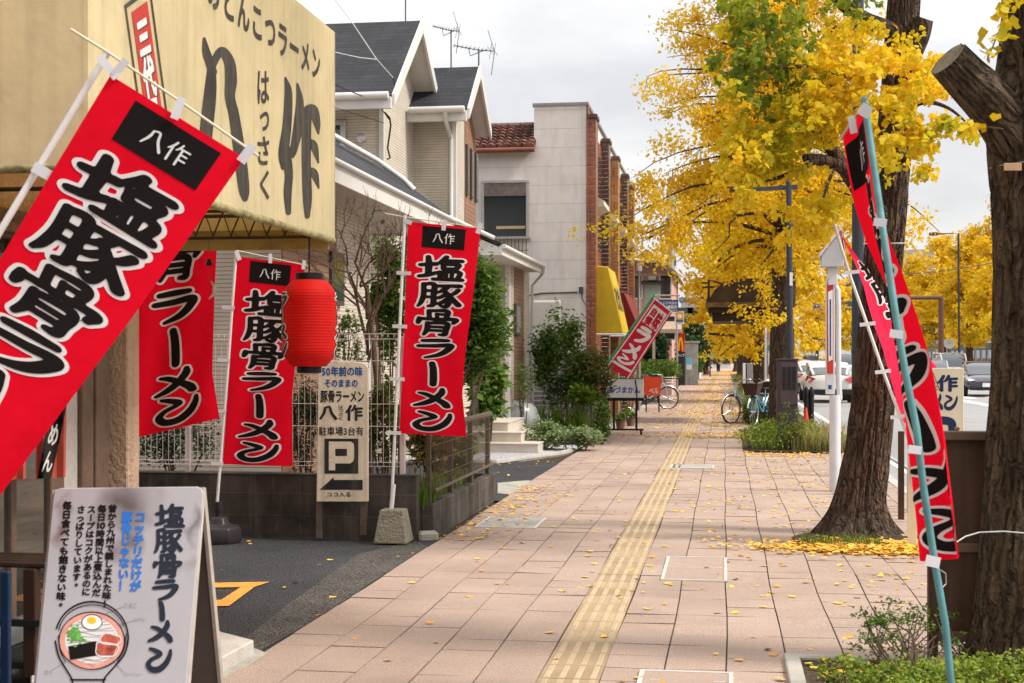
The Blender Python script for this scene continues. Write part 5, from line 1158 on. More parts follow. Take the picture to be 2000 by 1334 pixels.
# window on the white wall
a, b = atY(941, 357, YB), atY(1034, 462, YB)
mb = MB(); mb.bb((a.x, YB - .10, a.z - .02), (b.x, YB - .002, a.z + .03)); mb.bb((b.x - .06, YB - .09, b.z), (b.x, YB - .003, a.z - .021)); mb.bb((a.x, YB - .09, b.z - .0), (a.x + .06, YB - .003, a.z - .021)); mb.bb((a.x - .02, YB - .12, b.z - .05), (b.x + .03, YB - .003, b.z - .002))
fr_ = obj('window_frame', mb, mat("alu_frame", (.45, .43, .42), .4, .1, 8, metal=.5), sh)
mb = MB(); mb.bb((a.x + .061, YB - .05, b.z), (b.x - .061, YB - .03, a.z - .30)); obj('pane', mb, m_glass, fr_)
mb = MB(); mb.bb((a.x + .061, YB - .085, a.z - .30), (b.x - .061, YB - .03, a.z - .021)); obj('shutter_box', mb, mat("shutter_brown", (.16, .13, .115), .6, .3, 8), fr_)
mb = MB(); c_ = atY(970, 445, YB); e_ = atY(1026, 440, YB); mb.bb((c_.x, YB - .06, c_.z - .03), (e_.x, YB - .051, c_.z + .03)); obj('inner_rail', mb, mat("pale_wood", (.5, .36, .2), .6), fr_)
mb = MB()
for k in range(12): x = a.x + .1 + k * .08; mb.tube([(x, YB - .14, b.z - .05), (x, YB - .14, b.z - .55)], .008, 4)
mb.tube([(a.x, YB - .14, b.z - .3), (b.x, YB - .14, b.z - .3)], .008, 4); obj('window_rail', mb, m_frame, sh)
# tiled roof behind the parapet
m_rtile = brickmat("red_roof_tile", (.22, .10, .075), (.13, .055, .045), (.04, .02, .02), .27, .16, .02, rough=.5, var=.5, bump=1.0)
zr0, zr1 = atY(950, 296, YB).z, atY(950, 252, YB + .35).z
mb = MB(); n = 7
for i in range(n):
    u0, u1 = i / n, (i + 1) / n; y0_, y1_ = YB - .22 + u0 * .75, YB - .22 + u1 * .75; z0_, z1_ = zr0 + .02 + (zr1 - zr0) * u0, zr0 + (zr1 - zr0) * u1
    x = -9.0
    while x < xp - .02:
        mb.tube([(x, y0_, z0_ + .02), (x, y1_, z1_)], .10, 8, cap=True); x += .17
obj('tile_roof', mb, m_rtile, sh, smooth=50)
mb = MB(); mb.tube([(-9, YB + .55, zr1 + .05), (xp, YB + .55, zr1 + .05)], .11, 10); obj('roof_ridge', mb, m_rtile, sh, smooth=50)
mb = MB(); mb.tube([(-9, YB - .30, zr0 - .02), (xp + .05, YB - .30, zr0 - .02)], .055, 8); obj('gutter', mb, mat("copper_gutter", (.20, .07, .045), .5), sh, smooth=50)
# conduit, meter box, shutter cover on the white wall
mb = MB(); p = [atY(x, y, YB - .03) for x, y in ((1034, 577), (1060, 573), (1128, 571))]; mb.tube(p, .018, 6); q = atY(1135, 567, YB - .06); mb.box(q, (.09, .08, .14)); mb.tube([q, q + Vector((.03, 0, -.2)), q + Vector((.12, 0, -.33))], .012, 5); obj('cable_conduit', mb, m_frame, sh)
a, b = atY(1040, 586, YB), atY(1096, 700, YB); mb = MB(); mb.prism([Vector((a.x, YB - .003, a.z)), Vector((a.x, YB - .2, a.z - .04)), Vector((a.x, YB - .25, b.z + .2)), Vector((a.x, YB - .2, b.z)), Vector((a.x, YB - .003, b.z))], (b.x - a.x, 0, 0)); obj('duct_cover', mb, mat("cream_metal", (.52, .50, .44), .5, .1, 4), sh, bevel=.02, fixn=True)
mb = MB(); a, b = atY(1036, 690, YB - .3), atY(1140, 800, YB - .3)
z = b.z
while z < a.z: mb.bb((a.x - .1, YB - .30, z), (b.x, YB - .285, z + .07)); z += .10
obj('louvre_screen', mb, mat("louvre_grey", (.22, .21, .21), .6, .2, 5), sh)
# awnings
def wedge_awning(parent, name, y0, y1, xt, xb, zt_, zb_, m):
    mb = MB(); P = [Vector((XB + .05, y0, zb_)), Vector((xb, y0, zb_)), Vector((xb - .02, y0, zb_ + .12)), Vector((xt, y0, zt_)), Vector((XB + .05, y0, zt_ + .04))]
    mb.prism(P, (0, y1 - y0, 0)); aw_ = obj(name, mb, m, parent, bevel=.015); mb = MB(); mb.tube([(XB + .06, y0 - .02, zb_ - .03), (xb, y0 - .02, zb_ - .03), (xb, y1, zb_ - .03)], .022, 8); obj('edge_tube', mb, m_offw, aw_); return aw_
zt_, zb_ = atY(1170, 521, YB + .25).z, atY(1180, 650, YB + .25).z
m_yel = mat("yellow_vinyl", (.55, .38, .02), .45, .12, 2.5, streak=.25, dirt=(.25, .18, .03))
ya_ = wedge_awning(sh, 'yellow_awning', YB + .3, YB + 2.2, atY(1188, 525, YB + .3).x, atY(1217, 650, YB + .3).x, zt_, zb_, m_yel)
mb = MB()
for i, ch in enumerate("喫茶室"): pass
xb_ = atY(1217, 650, YB + .3).x; xt_ = atY(1188, 525, YB + .3).x
for i, ch in enumerate("あづまかん"):
    for V, Fs in text_items(ch, (0, 0, 1, 1), .03):
        mb.add([(xt_ + (xb_ - .02 - xt_) * (.30 + .42 * p[1]) + .012, YB + .45 + (i + p[0] * .9) * .34, zt_ + (zb_ + .12 - zt_) * (.30 + .42 * p[1]) + .004) for p in V], Fs)
obj('lettering', mb, m_sumi, ya_)
m_dred = mat("dark_red_vinyl", (.16, .012, .012), .45, .15, 3)
wedge_awning(sh, 'red_awning', 35.2, 38.4, -2.45, -2.05, 3.15, 2.1, m_dred)
mb = MB()
for k in range(4): mb.bb((XB + .06, YB + .35 + k * .2, 1.35), (XB + .12, YB + .36 + k * .2, 1.7))
mb.bb((XB + .05, YB + .3, 1.1), (XB + .24, YB + 1.2, 1.32)); obj('shelf', mb, m_conc, sh)
for y0_, y1_ in ((YB + 1.3, YB + 2.1), (33.8, 35.2), (38.5, 39.6)):
    mb = MB(); mb.bb((XB + .031, y0_, 0), (XB + .06, y1_, 2.02)); dr = obj('door', mb, m_frame, sh); mb = MB(); mb.bb((XB + .06, y0_ + .12, .3), (XB + .064, y1_ - .12, 1.9)); obj('pane', mb, m_glass, dr)
# ================================================================== SHRUBS AND SMALL THINGS BEFORE IT
px_bush('nandina', 'tall feathery nandina with red berries in front of the white wall', (1045, 605, 1150, 800), 27.4, 5200, .10, 'mid', depth=.6, z0=.05, nc=40, tight=.34, stems=9, aspect=.38)
px_bush('nandina', 'bushy olive green shrub with reddish tips left of the shop sign', (1120, 680, 1190, 800), 27.0, 3400, .075, 'redmix', depth=.45, z0=.05, nc=30)
px_bush('nandina', 'loose thin green stems against the brown panel of the house wing', (1008, 705, 1040, 790), 26.0, 350, .07, 'mid', depth=.3, z0=.1, tight=.5)
px_bush('garden_shrub', 'bright broad-leaved plant under the nandina', (1110, 750, 1160, 790), 26.6, 700, .13, 'fresh', depth=.3, z0=.05)
blades('lily_clump', 'long strappy leaves behind the thin garden fence', (atY(1090, 800, 26.3).x, 26.3, .02), (.55, .2, 0), 220, .75, 'fresh', wdt=.035)
px_bush('ground_ivy', 'variegated pale ivy spilling onto the gravel', (1022, 826, 1115, 868), 23.9, 2600, .065, 'pale', depth=.35, z0=0, cat='ivy', nc=24, stems=3)
px_bush('ground_ivy', 'variegated ivy mound next to the shop sign', (1105, 832, 1172, 872), 23.6, 1900, .065, 'pale', depth=.35, z0=0, cat='ivy', nc=20, stems=3)
px_bush('garden_shrub', 'low leafy plants climbing the stone post by the sign', (1160, 775, 1192, 862), 25.2, 1100, .07, 'mid', depth=.2, z0=0)
t = thing('garden_fence', 'thin wire garden fence between rusty posts before the nandina', 'fence', gnd(1090, 850))
yg = gnd(1090, 846).y; xa, xb2 = atY(1030, 846, yg).x, atY(1126, 846, yg).x; mb = MB(); x = xa
while x < xb2: mb.tube([(x, yg, .1), (x, yg, .66)], .005, 4); x += .09
for z in (.2, .33, .47, .6): mb.tube([(xa, yg, z), (xb2, yg, z)], .005, 4)
obj('mesh', mb, m_br, t)
for x in (xa, xb2): mb = MB(); mb.tube([(x, yg, 0), (x, yg, .72)], .028, 8); obj('post', mb, m_post, t)
q = gnd(1142, 852); mb = MB(); mb.bb((q.x - .24, q.y, 0), (q.x + .22, q.y + .18, .72)); solo('stone_post', mb, m_conc, 'rough grey stone gate post among the shrubs', 'post', bevel=.03, seg=2)
mb = MB(); q = gnd(1103, 868); mb.lathe([(.14, 0), (.17, .06), (.18, .14), (.15, .14)], q, 16); solo('plant_pot', mb, m_black, 'dark round pot between the two ivy mounds', 'pot', smooth=40)
q = gnd(1016, 850, .1); mb = MB(); mb.lathe([(.05, 0), (.28, .1), (.36, .3), (.30, .52), (.14, .64), (.02, .66)], q, 14)
mb.v = [(x + .05 * noise.noise(Vector((x, y, z)) * 5), y + .05 * noise.noise(Vector((y, z, x)) * 5), z) for x, y, z in mb.v]; solo('plastic_bag', mb, mat("clear_plastic", (.42, .44, .44), .25, .2, 6, spec=.8), 'crumpled translucent plastic bag by the house corner', 'bag', smooth=60)
# wheeled shop sign
q = gnd(1220, 849); yq = q.y; a, b = atY(1184, 740, yq), atY(1257, 777, yq)
t = thing('shop_sign', 'white wheeled signboard with blue hiragana and green top edge', 'sign', q)
mb = MB(); mb.bb((a.x, yq - .06, b.z), (b.x, yq + .06, a.z)); pn = obj('panel', mb, mat("sign_acrylic", (.74, .74, .73), .35, .03, 4), t, bevel=.008)
mb = MB(); mb.bb((a.x, yq - .064, a.z), (b.x, yq + .064, a.z + .025)); obj('top_edge', mb, mat("sign_green", (.03, .30, .14), .4), pn)
obj('lettering', lay(text_items("あづまかん", (1188, 755, 1251, 768), .028), lambda x, y: atY(x, y, yq - .0625)), mat("sign_lettering_blue", (.02, .09, .42), .4), pn)
mb = MB(); mb.tube([atY(1241, 742, yq - .07), atY(1243, 760, yq - .07), atY(1244, 776, yq - .07), atY(1246, 800, yq - .07)], .012, 6); obj('cable', mb, m_black, pn)
mb = MB(); mb.bb((a.x, yq - .05, b.z - .06), (b.x + .01, yq + .05, b.z - .002)); obj('frame', mb, m_black, t)
for px in (1199, 1243):
    x = atY(px, 800, yq).x; mb = MB(); mb.bb((x - .022, yq - .022, .12), (x + .022, yq + .022, b.z - .061)); obj('leg', mb, m_black, t)
mb = MB(); mb.bb((a.x + .03, yq - .03, .085), (b.x, yq + .03, .12)); obj('base_bar', mb, m_black, t)
for x in (a.x + .07, b.x - .05):
    mb = MB(); mb.lathe([(.01, -.02), (.04, -.02), (.04, .02), (.01, .02)], (x, yq, .042), 12, 'X'); mb.bb((x - .012, yq - .02, .045), (x + .012, yq + .02, .084)); obj('caster', mb, m_black, t)
# potted clutter under the sign
for px, py, lab in ((1212, 838, 'small potted plant on the ground behind the wheeled sign'), (1232, 832, 'potted plant with drooping leaves by the shop door')):
    q = gnd(px, py); t = bush('potted_plant', lab, 'potted plant', (q.x, q.y, .32), (.14, .14, .14), 160, .09, 'fresh', nc=8, stems=3, base=(q.x, q.y, .16)); t.location.z = 0
    for c_ in [c for c in COL.objects if c.parent == t]: c_.location.z = .16
    mb = MB(); mb.lathe([(.08, 0), (.11, .19), (.12, .19), (.09, .17)], (q.x, q.y, 0), 14); obj('pot', mb, mat("terracotta", (.16, .10, .07), .8, .3, 6), t, smooth=50)
# ramen banner of the shop row
D = 27.4
cl = Cloth([A(1276, 583, D), A(1230, 650, D), A(1184, 713, D)], [A(1312, 612, D), A(1270, 676, D), A(1229, 741, D)], [(.02, .8, .5, .3)])
m_crim = mat("banner_crimson", (.50, .012, .04), .75, .06, 3, trans=.25)
t = thing('nobori_banner', 'crimson ramen banner with white brush letters leaning on a green pole', 'banner', gnd(1130, 850), None)
nx, ny = 10, 26; mb = MB(); mb.add(cl.p([(i / nx, j / ny) for j in range(ny + 1) for i in range(nx + 1)]), [((j + 1) * (nx + 1) + i, (j + 1) * (nx + 1) + i + 1, j * (nx + 1) + i + 1, j * (nx + 1) + i) for j in range(ny) for i in range(nx)]); co = obj('cloth', mb, m_crim, t, smooth=80)
def cpatch(u0, u1, v0, v1, l, n=6): mb = MB(); mb.add(cl.p([(u0 + (u1 - u0) * i / n, v0 + (v1 - v0) * j / n) for j in range(n + 1) for i in range(n + 1)], l), [((j + 1) * (n + 1) + i, (j + 1) * (n + 1) + i + 1, j * (n + 1) + i + 1, j * (n + 1) + i) for j in range(n) for i in range(n)]); return mb
pa = obj('name_patch', cpatch(.16, .86, .05, .31, .008), m_bwhite, co); mb = MB()
for ch, (u0, u1, v0, v1) in (('味', (.52, .82, .06, .30)), ('自', (.2, .5, .07, .18)), ('慢', (.2, .5, .19, .30))):
    V, Fs = glyph(ch, .05); mb.add(cl.p([(u0 + p[0] * (u1 - u0), v1 - (p[1] + .06) * (v1 - v0)) for p in V], .013), Fs)
obj('patch_lettering', mb, m_crim, pa)
mb = MB()
for ch, v0, v1 in (('ラ', .33, .56), ('ー', .84, .98), ('メ', .57, .76), ('ン', .76, .88)):
    V, Fs = brush(ch, .03)
    if ch == 'ー': mb.add(cl.p([(.1 + (1 - p[1]) * .8, v0 + p[0] * (v1 - v0)) for p in V], .008), Fs)
    else: mb.add(cl.p([(.16 + p[0] * .66, v0 + p[1] * (v1 - v0)) for p in V], .008), [f[::-1] for f in Fs])
obj('lettering', mb, m_bwhite, co)
mb = MB()
for u in (.045, .90): mb.add(cl.p([(u + du, j / 20) for j in range(21) for du in (0, .045)], .008), [(2 * j + 2, 2 * j + 3, 2 * j + 1, 2 * j) for j in range(20)])
obj('stripe', mb, m_bwhite, co)
mb = MB(); mb.tube([A(1278, 576, D), A(1182, 716, D), A(1150, 765, D), A(1095, 852, D)], .02, 8); obj('pole', mb, mat("pole_green", (.02, .28, .12), .4), t)
mb = MB(); mb.tube([A(1272, 578, D), A(1318, 614, D)], .012, 6); obj('crossbar', mb, m_offw, t)
# orange board sign
q = gnd(1275, 805); yq = q.y
t = thing('board_sign', 'orange-red board sign with faint white katakana by the bicycle wheel', 'sign', q)
P_ = [atY(x, y, yq) for x, y in ((1256, 735), (1292, 737), (1290, 773), (1259, 772))]
mb = MB(); mb.prism(P_, (0, .05, 0)); bd_ = obj('panel', mb, mat("board_orange", (.62, .07, .025), .5, .08, 4), t)
obj('lettering', lay(text_items("ベル", (1268, 758, 1286, 769), .02), lambda x, y: atY(x, y, yq - .006)), m_bwhite, bd_)
for px in (1262, 1287): x = atY(px, 780, yq).x; mb = MB(); mb.tube([(x, yq + .03, 0), (x, yq + .03, 1.0)], .02, 6); obj('leg', mb, m_black, t)
# ================================================================== FARTHER LEFT SIDE
m_pink = mat("pink_render", (.56, .33, .27), .85, .08, 2, .2, 20); m_dkroof = brickmat("grey_roof_tile", (.14, .145, .15), (.10, .10, .11), (.04, .04, .04), .3, .25, .02, bump=.6)
t = thing('pink_house', 'salmon pink rendered house with a broad overhanging gable', 'house', (-4.4, 60, 0)); YP = 57.0
xr_, zrr = atY(1262, 486, YP - 1).x, atY(1262, 486, YP - 1).z; xe, zee = atY(1322, 531, YP - 1).x, atY(1322, 531, YP - 1).z
xw = atY(1312, 560, YP).x
mb = MB(); sl_ = (zrr - zee) / (xe - xr_); mb.prism([Vector((2 * xr_ - xw, YP, 0)), Vector((xw, YP, 0)), Vector((xw, YP, zrr - .15 - sl_ * (xw - xr_))), Vector((xr_, YP, zrr - .15)), Vector((2 * xr_ - xw, YP, zrr - .15 - sl_ * (xw - xr_)))], (0, 8, 0)); obj('wall', mb, m_pink, t, fixn=True)
mb = MB()
for s in (1, -1):
    e_ = xr_ + s * (xe - xr_); P_ = [Vector((xr_, YP - 1, zrr)), Vector((e_, YP - 1, zee)), Vector((e_, YP + 9, zee)), Vector((xr_, YP + 9, zrr))]; mb.prism(P_ if s > 0 else P_[::-1], (0, 0, -.12))
obj('roof', mb, m_dkroof, t, fixn=True)
mb = MB()
for s in (1, -1):
    e_ = xr_ + s * (xe - xr_); mb.prism([Vector((xr_, YP - 1.01, zrr - .02)), Vector((e_, YP - 1.01, zee - .02)), Vector((e_, YP - 1.01, zee - .22)), Vector((xr_, YP - 1.01, zrr - .22))], (0, -.04, 0))
for k in range(3): z = zrr - .5 - k * .28; x = xr_ + (zrr - z - .2) / sl_; mb.bb((2 * xr_ - x, YP - .95, z), (x, YP - .85, z + .1)) if k == 2 else None
obj('barge_board', mb, mat("brown_wood", (.20, .12, .09), .7, .2, 4), t, fixn=True)
a, b = atY(1259, 555, YP), atY(1289, 602, YP); mb = MB(); mb.bb((a.x, YP - .06, b.z), (b.x, YP - .002, a.z)); obj('shutter', mb, mat("shutter_green", (.34, .42, .35), .5, .05, 3), t)
mb = MB(); mb.prism([Vector((a.x - .15, YP - .003, a.z + .14)), Vector((a.x - .15, YP - .5, a.z + .02)), Vector((a.x - .15, YP - .5, a.z - .04)), Vector((a.x - .15, YP - .003, a.z - .02))], (b.x - a.x + .3, 0, 0)); obj('window_hood', mb, m_br, t, fixn=True)
a = atY(1274, 543, YP); mb = MB(); mb.bb((a.x - .15, YP - .2, a.z - .08), (a.x + .15, YP - .002, a.z + .08)); obj('vent_box', mb, m_offw, t)
for i, (px, py) in enumerate(((1243, 560), (1300, 560), (1308, 640))):
    a = atY(px, py, YP); mb = MB(); mb.bb((a.x - .25, YP - .05, a.z - .5), (a.x + .25, YP - .003, a.z + .5)); fr_ = obj('window_frame', mb, m_offw, t); mb = MB(); mb.bb((a.x - .2, YP - .056, a.z - .45), (a.x + .2, YP - .051, a.z + .45)); obj('pane', mb, m_glass, fr_)
a, b = atY(1284, 641, YP - .6), atY(1331, 651, YP - .6); mb = MB(); mb.prism([Vector((a.x, YP - .003, a.z + .3)), Vector((a.x, YP - 1.3, a.z - .05)), Vector((a.x, YP - 1.3, b.z)), Vector((a.x, YP - .003, a.z))], (b.x - a.x, 0, 0)); obj('porch_canopy', mb, mat("canopy_tan", (.38, .29, .21), .7), t, fixn=True)
# street lamp of the shop row
q = at(1248, 690, 41); zt_ = at(1248, 508, 41).z
t = thing('street_lamp', 'street lamp with a white lantern glass and flat cap by the shop row', 'street lamp', (q.x, q.y, 0))
mb = MB(); mb.tube([(q.x, q.y, 0), (q.x, q.y, zt_ - .32)], [.05, .035], 10); obj('pole', mb, mat("lamp_pole_taupe", (.28, .24, .21), .5), t, smooth=50)
mb = MB(); mb.lathe([(.07, -.32), (.09, -.30), (.095, -.05), (.08, -.03)], (q.x, q.y, zt_), 16); obj('lamp_glass', mb, m_white, t, smooth=50)
mb = MB(); mb.lathe([(.30, -.03), (.30, -.0), (.10, .05), (.01, .06)], (q.x - .12, q.y, zt_), 18); mb.lathe([(.30, -.03), (.30, -.0), (.10, .05), (.01, .06)], (q.x + .42, q.y, zt_ - .02), 18); obj('cap', mb, mat("lamp_cap", (.45, .42, .36), .5, .2, 6), t, smooth=40)
# blue projecting sign
yq = 52.0; a, b = atY(1286, 586, yq), atY(1325, 609, yq)
t = thing('office_sign', 'blue hanging office sign with white characters in front of the pink house', 'sign', (a.x, yq, 0))
mb = MB(); mb.bb((a.x, yq - .04, b.z), (b.x, yq + .04, a.z)); pn = obj('panel', mb, mat("office_blue", (.02, .08, .30), .5, .05, 4), t)
it = text_items("八王子市役所", (1288, 589, 1323, 595), .02) + text_items("の事務所", (1297, 596, 1323, 604), .03) + text_items("恩方連絡会場", (1300, 605, 1323, 608), .01)
obj('lettering', lay(it, lambda x, y: atY(x, y, yq - .05)), m_white, pn)
mb = MB(); mb.tube([atY(1276, 577, yq), atY(1328, 577, yq)], .03, 6); mb.tube([atY(1287, 573, yq), atY(1287, 587, yq)], .025, 6); mb.tube([atY(1324, 577, yq), atY(1324, 587, yq)], .02, 6); mb.tube([atY(1277, 577, yq), (atY(1277, 577, yq).x, yq, 0)], .05, 8); obj('bracket', mb, mat("bracket_tan", (.5, .38, .28), .6), t)
a, b = atY(1319, 608, 54), atY(1336, 634, 54)
t = thing('hanging_sign', 'small orange and white hanging sign under the blue sign', 'sign', (a.x, 54, 0)); mb = MB(); mb.bb((a.x, 53.96, b.z), (b.x, 54.04, a.z)); pn = obj('panel', mb, m_offw, t)
mb = MB(); mb.bb((a.x + .03, 53.95, b.z + .16), (b.x - .03, 53.958, a.z - .03)); obj('picture', mb, mat("sign_orange", (.70, .30, .03), .5), pn)
mb = MB(); mb.lathe([(.001, -.01), (.085, -.008), (.085, 0)], ((a.x + b.x) / 2, 53.948, a.z - .2), 14, 'Y'); obj('round_mark', mb, m_white, pn)
mb = MB(); mb.bb((a.x + .03, 53.944, b.z + .10), (b.x - .03, 53.949, b.z + .18)); obj('stripe', mb, mat("sign_violet", (.12, .09, .30), .5), pn)
mb = MB(); mb.tube([(a.x + .05, 54.1, 0), (a.x + .05, 54.1, a.z)], .03, 6); obj('pole', mb, m_steel, t)
# red fast food totem
yq = 78.0; a, b = atY(1313, 651, yq), atY(1337, 686, yq)
t = thing('totem_sign', 'tall red totem sign with yellow arches over a dark panel', 'sign', (a.x, yq, 0))
mb = MB(); mb.bb((a.x, yq - .15, b.z), (b.x, yq + .15, a.z)); pn = obj('red_panel', mb, mat("totem_red", (.55, .012, .015), .4, .05, 3), t)
V, Fs = sdf_fill([[(1316, 684, 1.3), (1318, 668, 1.6), (1320.5, 660, 1.6), (1323, 668, 1.6), (1324.2, 684, 1.3)], [(1325.6, 684, 1.3), (1327, 668, 1.6), (1329.5, 660, 1.6), (1332, 668, 1.6), (1333.6, 684, 1.3)]], (1312, 655, 1338, 688), .4)
mb = MB(); mb.add([atY(p[0], p[1], yq - .16) for p in V], [f[::-1] for f in Fs]); obj('arches', mb, mat("arch_yellow", (.80, .42, .01), .4), pn)
a2, b2 = atY(1318, 687, yq), atY(1338, 752, yq); mb = MB(); mb.bb((a2.x, yq - .12, 0), (b2.x, yq + .12, a2.z)); p2 = obj('dark_panel', mb, mat("totem_black", (.03, .028, .03), .5), t)
obj('lettering', lay(text_items("ドライブ", (1320, 691, 1337, 697), .02), lambda x, y: atY(x, y, yq - .13)), m_white, p2)
# hedges, trees and walls along the far left
px_bush('clipped_hedge', 'bright yellow-green clipped hedge on the dark block wall beyond the signs', (1250, 706, 1322, 742), 52, 5200, .16, 'fresh', depth=3.0, z0=.6, nc=60, stems=3)
px_bush('round_conifer', 'dark rounded garden conifer behind the clipped hedge', (1255, 655, 1302, 712), 54, 3200, .2, 'dark', depth=1.0, z0=0, cat='tree', nc=30)
px_bush('round_conifer', 'cloud-pruned dark pine over the white van', (1278, 665, 1318, 712), 60, 2200, .2, 'dark', depth=1.0, z0=0, cat='tree', nc=16)
px_bush('evergreen_tree', 'big dark evergreen crown beyond the red totem sign', (1318, 625, 1378, 705), 92, 5000, .34, 'dark', depth=2.5, z0=0, cat='tree', nc=40, stem_r=.15)
px_bush('evergreen_tree', 'lower dark green tree mass before the vanishing point', (1355, 652, 1404, 712), 125, 3200, .4, 'dark', depth=3, z0=0, cat='tree', nc=30, stem_r=.15)
px_bush('evergreen_tree', 'small mid green tree above the concrete gate', (1335, 690, 1372, 730), 84, 1800, .2, 'mid', depth=1.0, z0=0, cat='tree', nc=22)
px_bush('evergreen_tree', 'dark green treetop behind the small office signs', (1290, 630, 1325, 660), 75, 1500, .25, 'dark', depth=1.5, z0=0, cat='tree')
def garden_wall(y0, y1, x, z, m, lab): mb = MB(); mb.bb((x - .25, y0, -.02), (x, y1, z)); solo('garden_wall', mb, m, lab, 'wall', bevel=.01)
garden_wall(46.5, 62, -2.5, .95, m_blk, 'dark block garden wall under the yellow-green hedge')
garden_wall(66, 77, -2.5, 1.1, m_blk, 'dark block garden wall before the red totem')
garden_wall(82, 96, -2.45, 1.5, m_conc, 'grey concrete garden wall beyond the totem')
garden_wall(98, 150, -2.45, 1.4, m_blk, 'long dark garden wall toward the vanishing point')
q = gnd(1349, 752); mb = MB(); mb.bb((q.x - .5, q.y, 0), (q.x + .4, q.y + .5, 2.3)); mb.bb((q.x - .6, q.y - .05, 2.3), (q.x + .5, q.y + .55, 2.42)); solo('gate_pillar', mb, m_conc, 'tall concrete gate pillar by the pale blue poster', 'pillar', bevel=.02)
yq = gnd(1346, 752).y - .3; a, b = atY(1340, 698, yq), atY(1352, 723, yq); t = thing('poster_board', 'pale blue poster board in front of the concrete pillar', 'poster', (a.x, yq, 0)); mb = MB(); mb.bb((a.x, yq - .03, b.z), (b.x, yq + .03, a.z)); pn = obj('board', mb, mat("poster_blue", (.18, .48, .62), .5, .1, 4), t)
mb = MB(); mb.bb((a.x + .03, yq - .036, b.z + .03), (b.x - .03, yq - .031, b.z + .3)); obj('paper', mb, m_white, pn); mb = MB(); mb.bb((a.x + .02, yq, 0), (a.x + .06, yq + .04, b.z)); mb.bb((b.x - .06, yq, 0), (b.x - .02, yq + .04, b.z)); obj('leg', mb, m_steel, t)
yq = 112; a, b = atY(1387, 688, yq), atY(1394, 699, yq); t = thing('small_sign', 'tiny cyan sign on a pole far up the walk', 'sign', (a.x, yq, 0)); mb = MB(); mb.bb((a.x, yq, b.z), (b.x, yq + .06, a.z)); obj('panel', mb, mat("sign_cyan", (.05, .42, .60), .5), t); mb = MB(); mb.tube([(a.x, yq, 0), (a.x, yq, a.z)], .06, 6); obj('pole', mb, m_frame, t)
# distant buildings
def far_building(label, px0, px1, ytop, y, depth, m, floors, roofm=None):
    a, b = atY(px0, ytop, y), atY(px1, ytop, y); t = thing('distant_building', label, 'building', ((a.x + b.x) / 2, y, 0))
    mb = MB(); mb.bb((a.x, y, -.1), (b.x, y + depth, a.z)); obj('wall', mb, m, t); mb = MB(); mb.bb((a.x - .15, y - .15, a.z), (b.x + .15, y + depth + .15, a.z + .25)); obj('roof', mb, roofm or m_conc, t)
    n = max(2, int((b.x - a.x) / 2.2)); fh = a.z / floors
    for i in range(n):
        for j in range(floors):
            x = a.x + (i + .5) * (b.x - a.x) / n; z = (j + .5) * fh; mb = MB(); mb.bb((x - .55, y - .06, z - fh * .25), (x + .55, y - .002, z + fh * .25)); w2 = obj('window', mb, m_frame, t); mb = MB(); mb.bb((x - .48, y - .066, z - fh * .21), (x + .48, y - .061, z + fh * .21)); obj('pane', mb, m_glass, w2)
m_wfar = mat("far_white_wall", (.60, .60, .60), .8, .06, 1); m_bfar = mat("far_blue_roof", (.20, .38, .55), .6); m_gfar = mat("far_grey_wall", (.42, .43, .45), .8, .06, 1)
far_building('white house with a blue roof beyond the pink house', 1330, 1366, 588, 100, 8, m_wfar, 3, m_bfar)
far_building('pale low building at the end of the walk', 1392, 1428, 684, 190, 10, m_wfar, 1)
far_building('pale grey high-rise behind the yellow trees on the left', 1302, 1318, 380, 240, 12, m_gfar, 9)
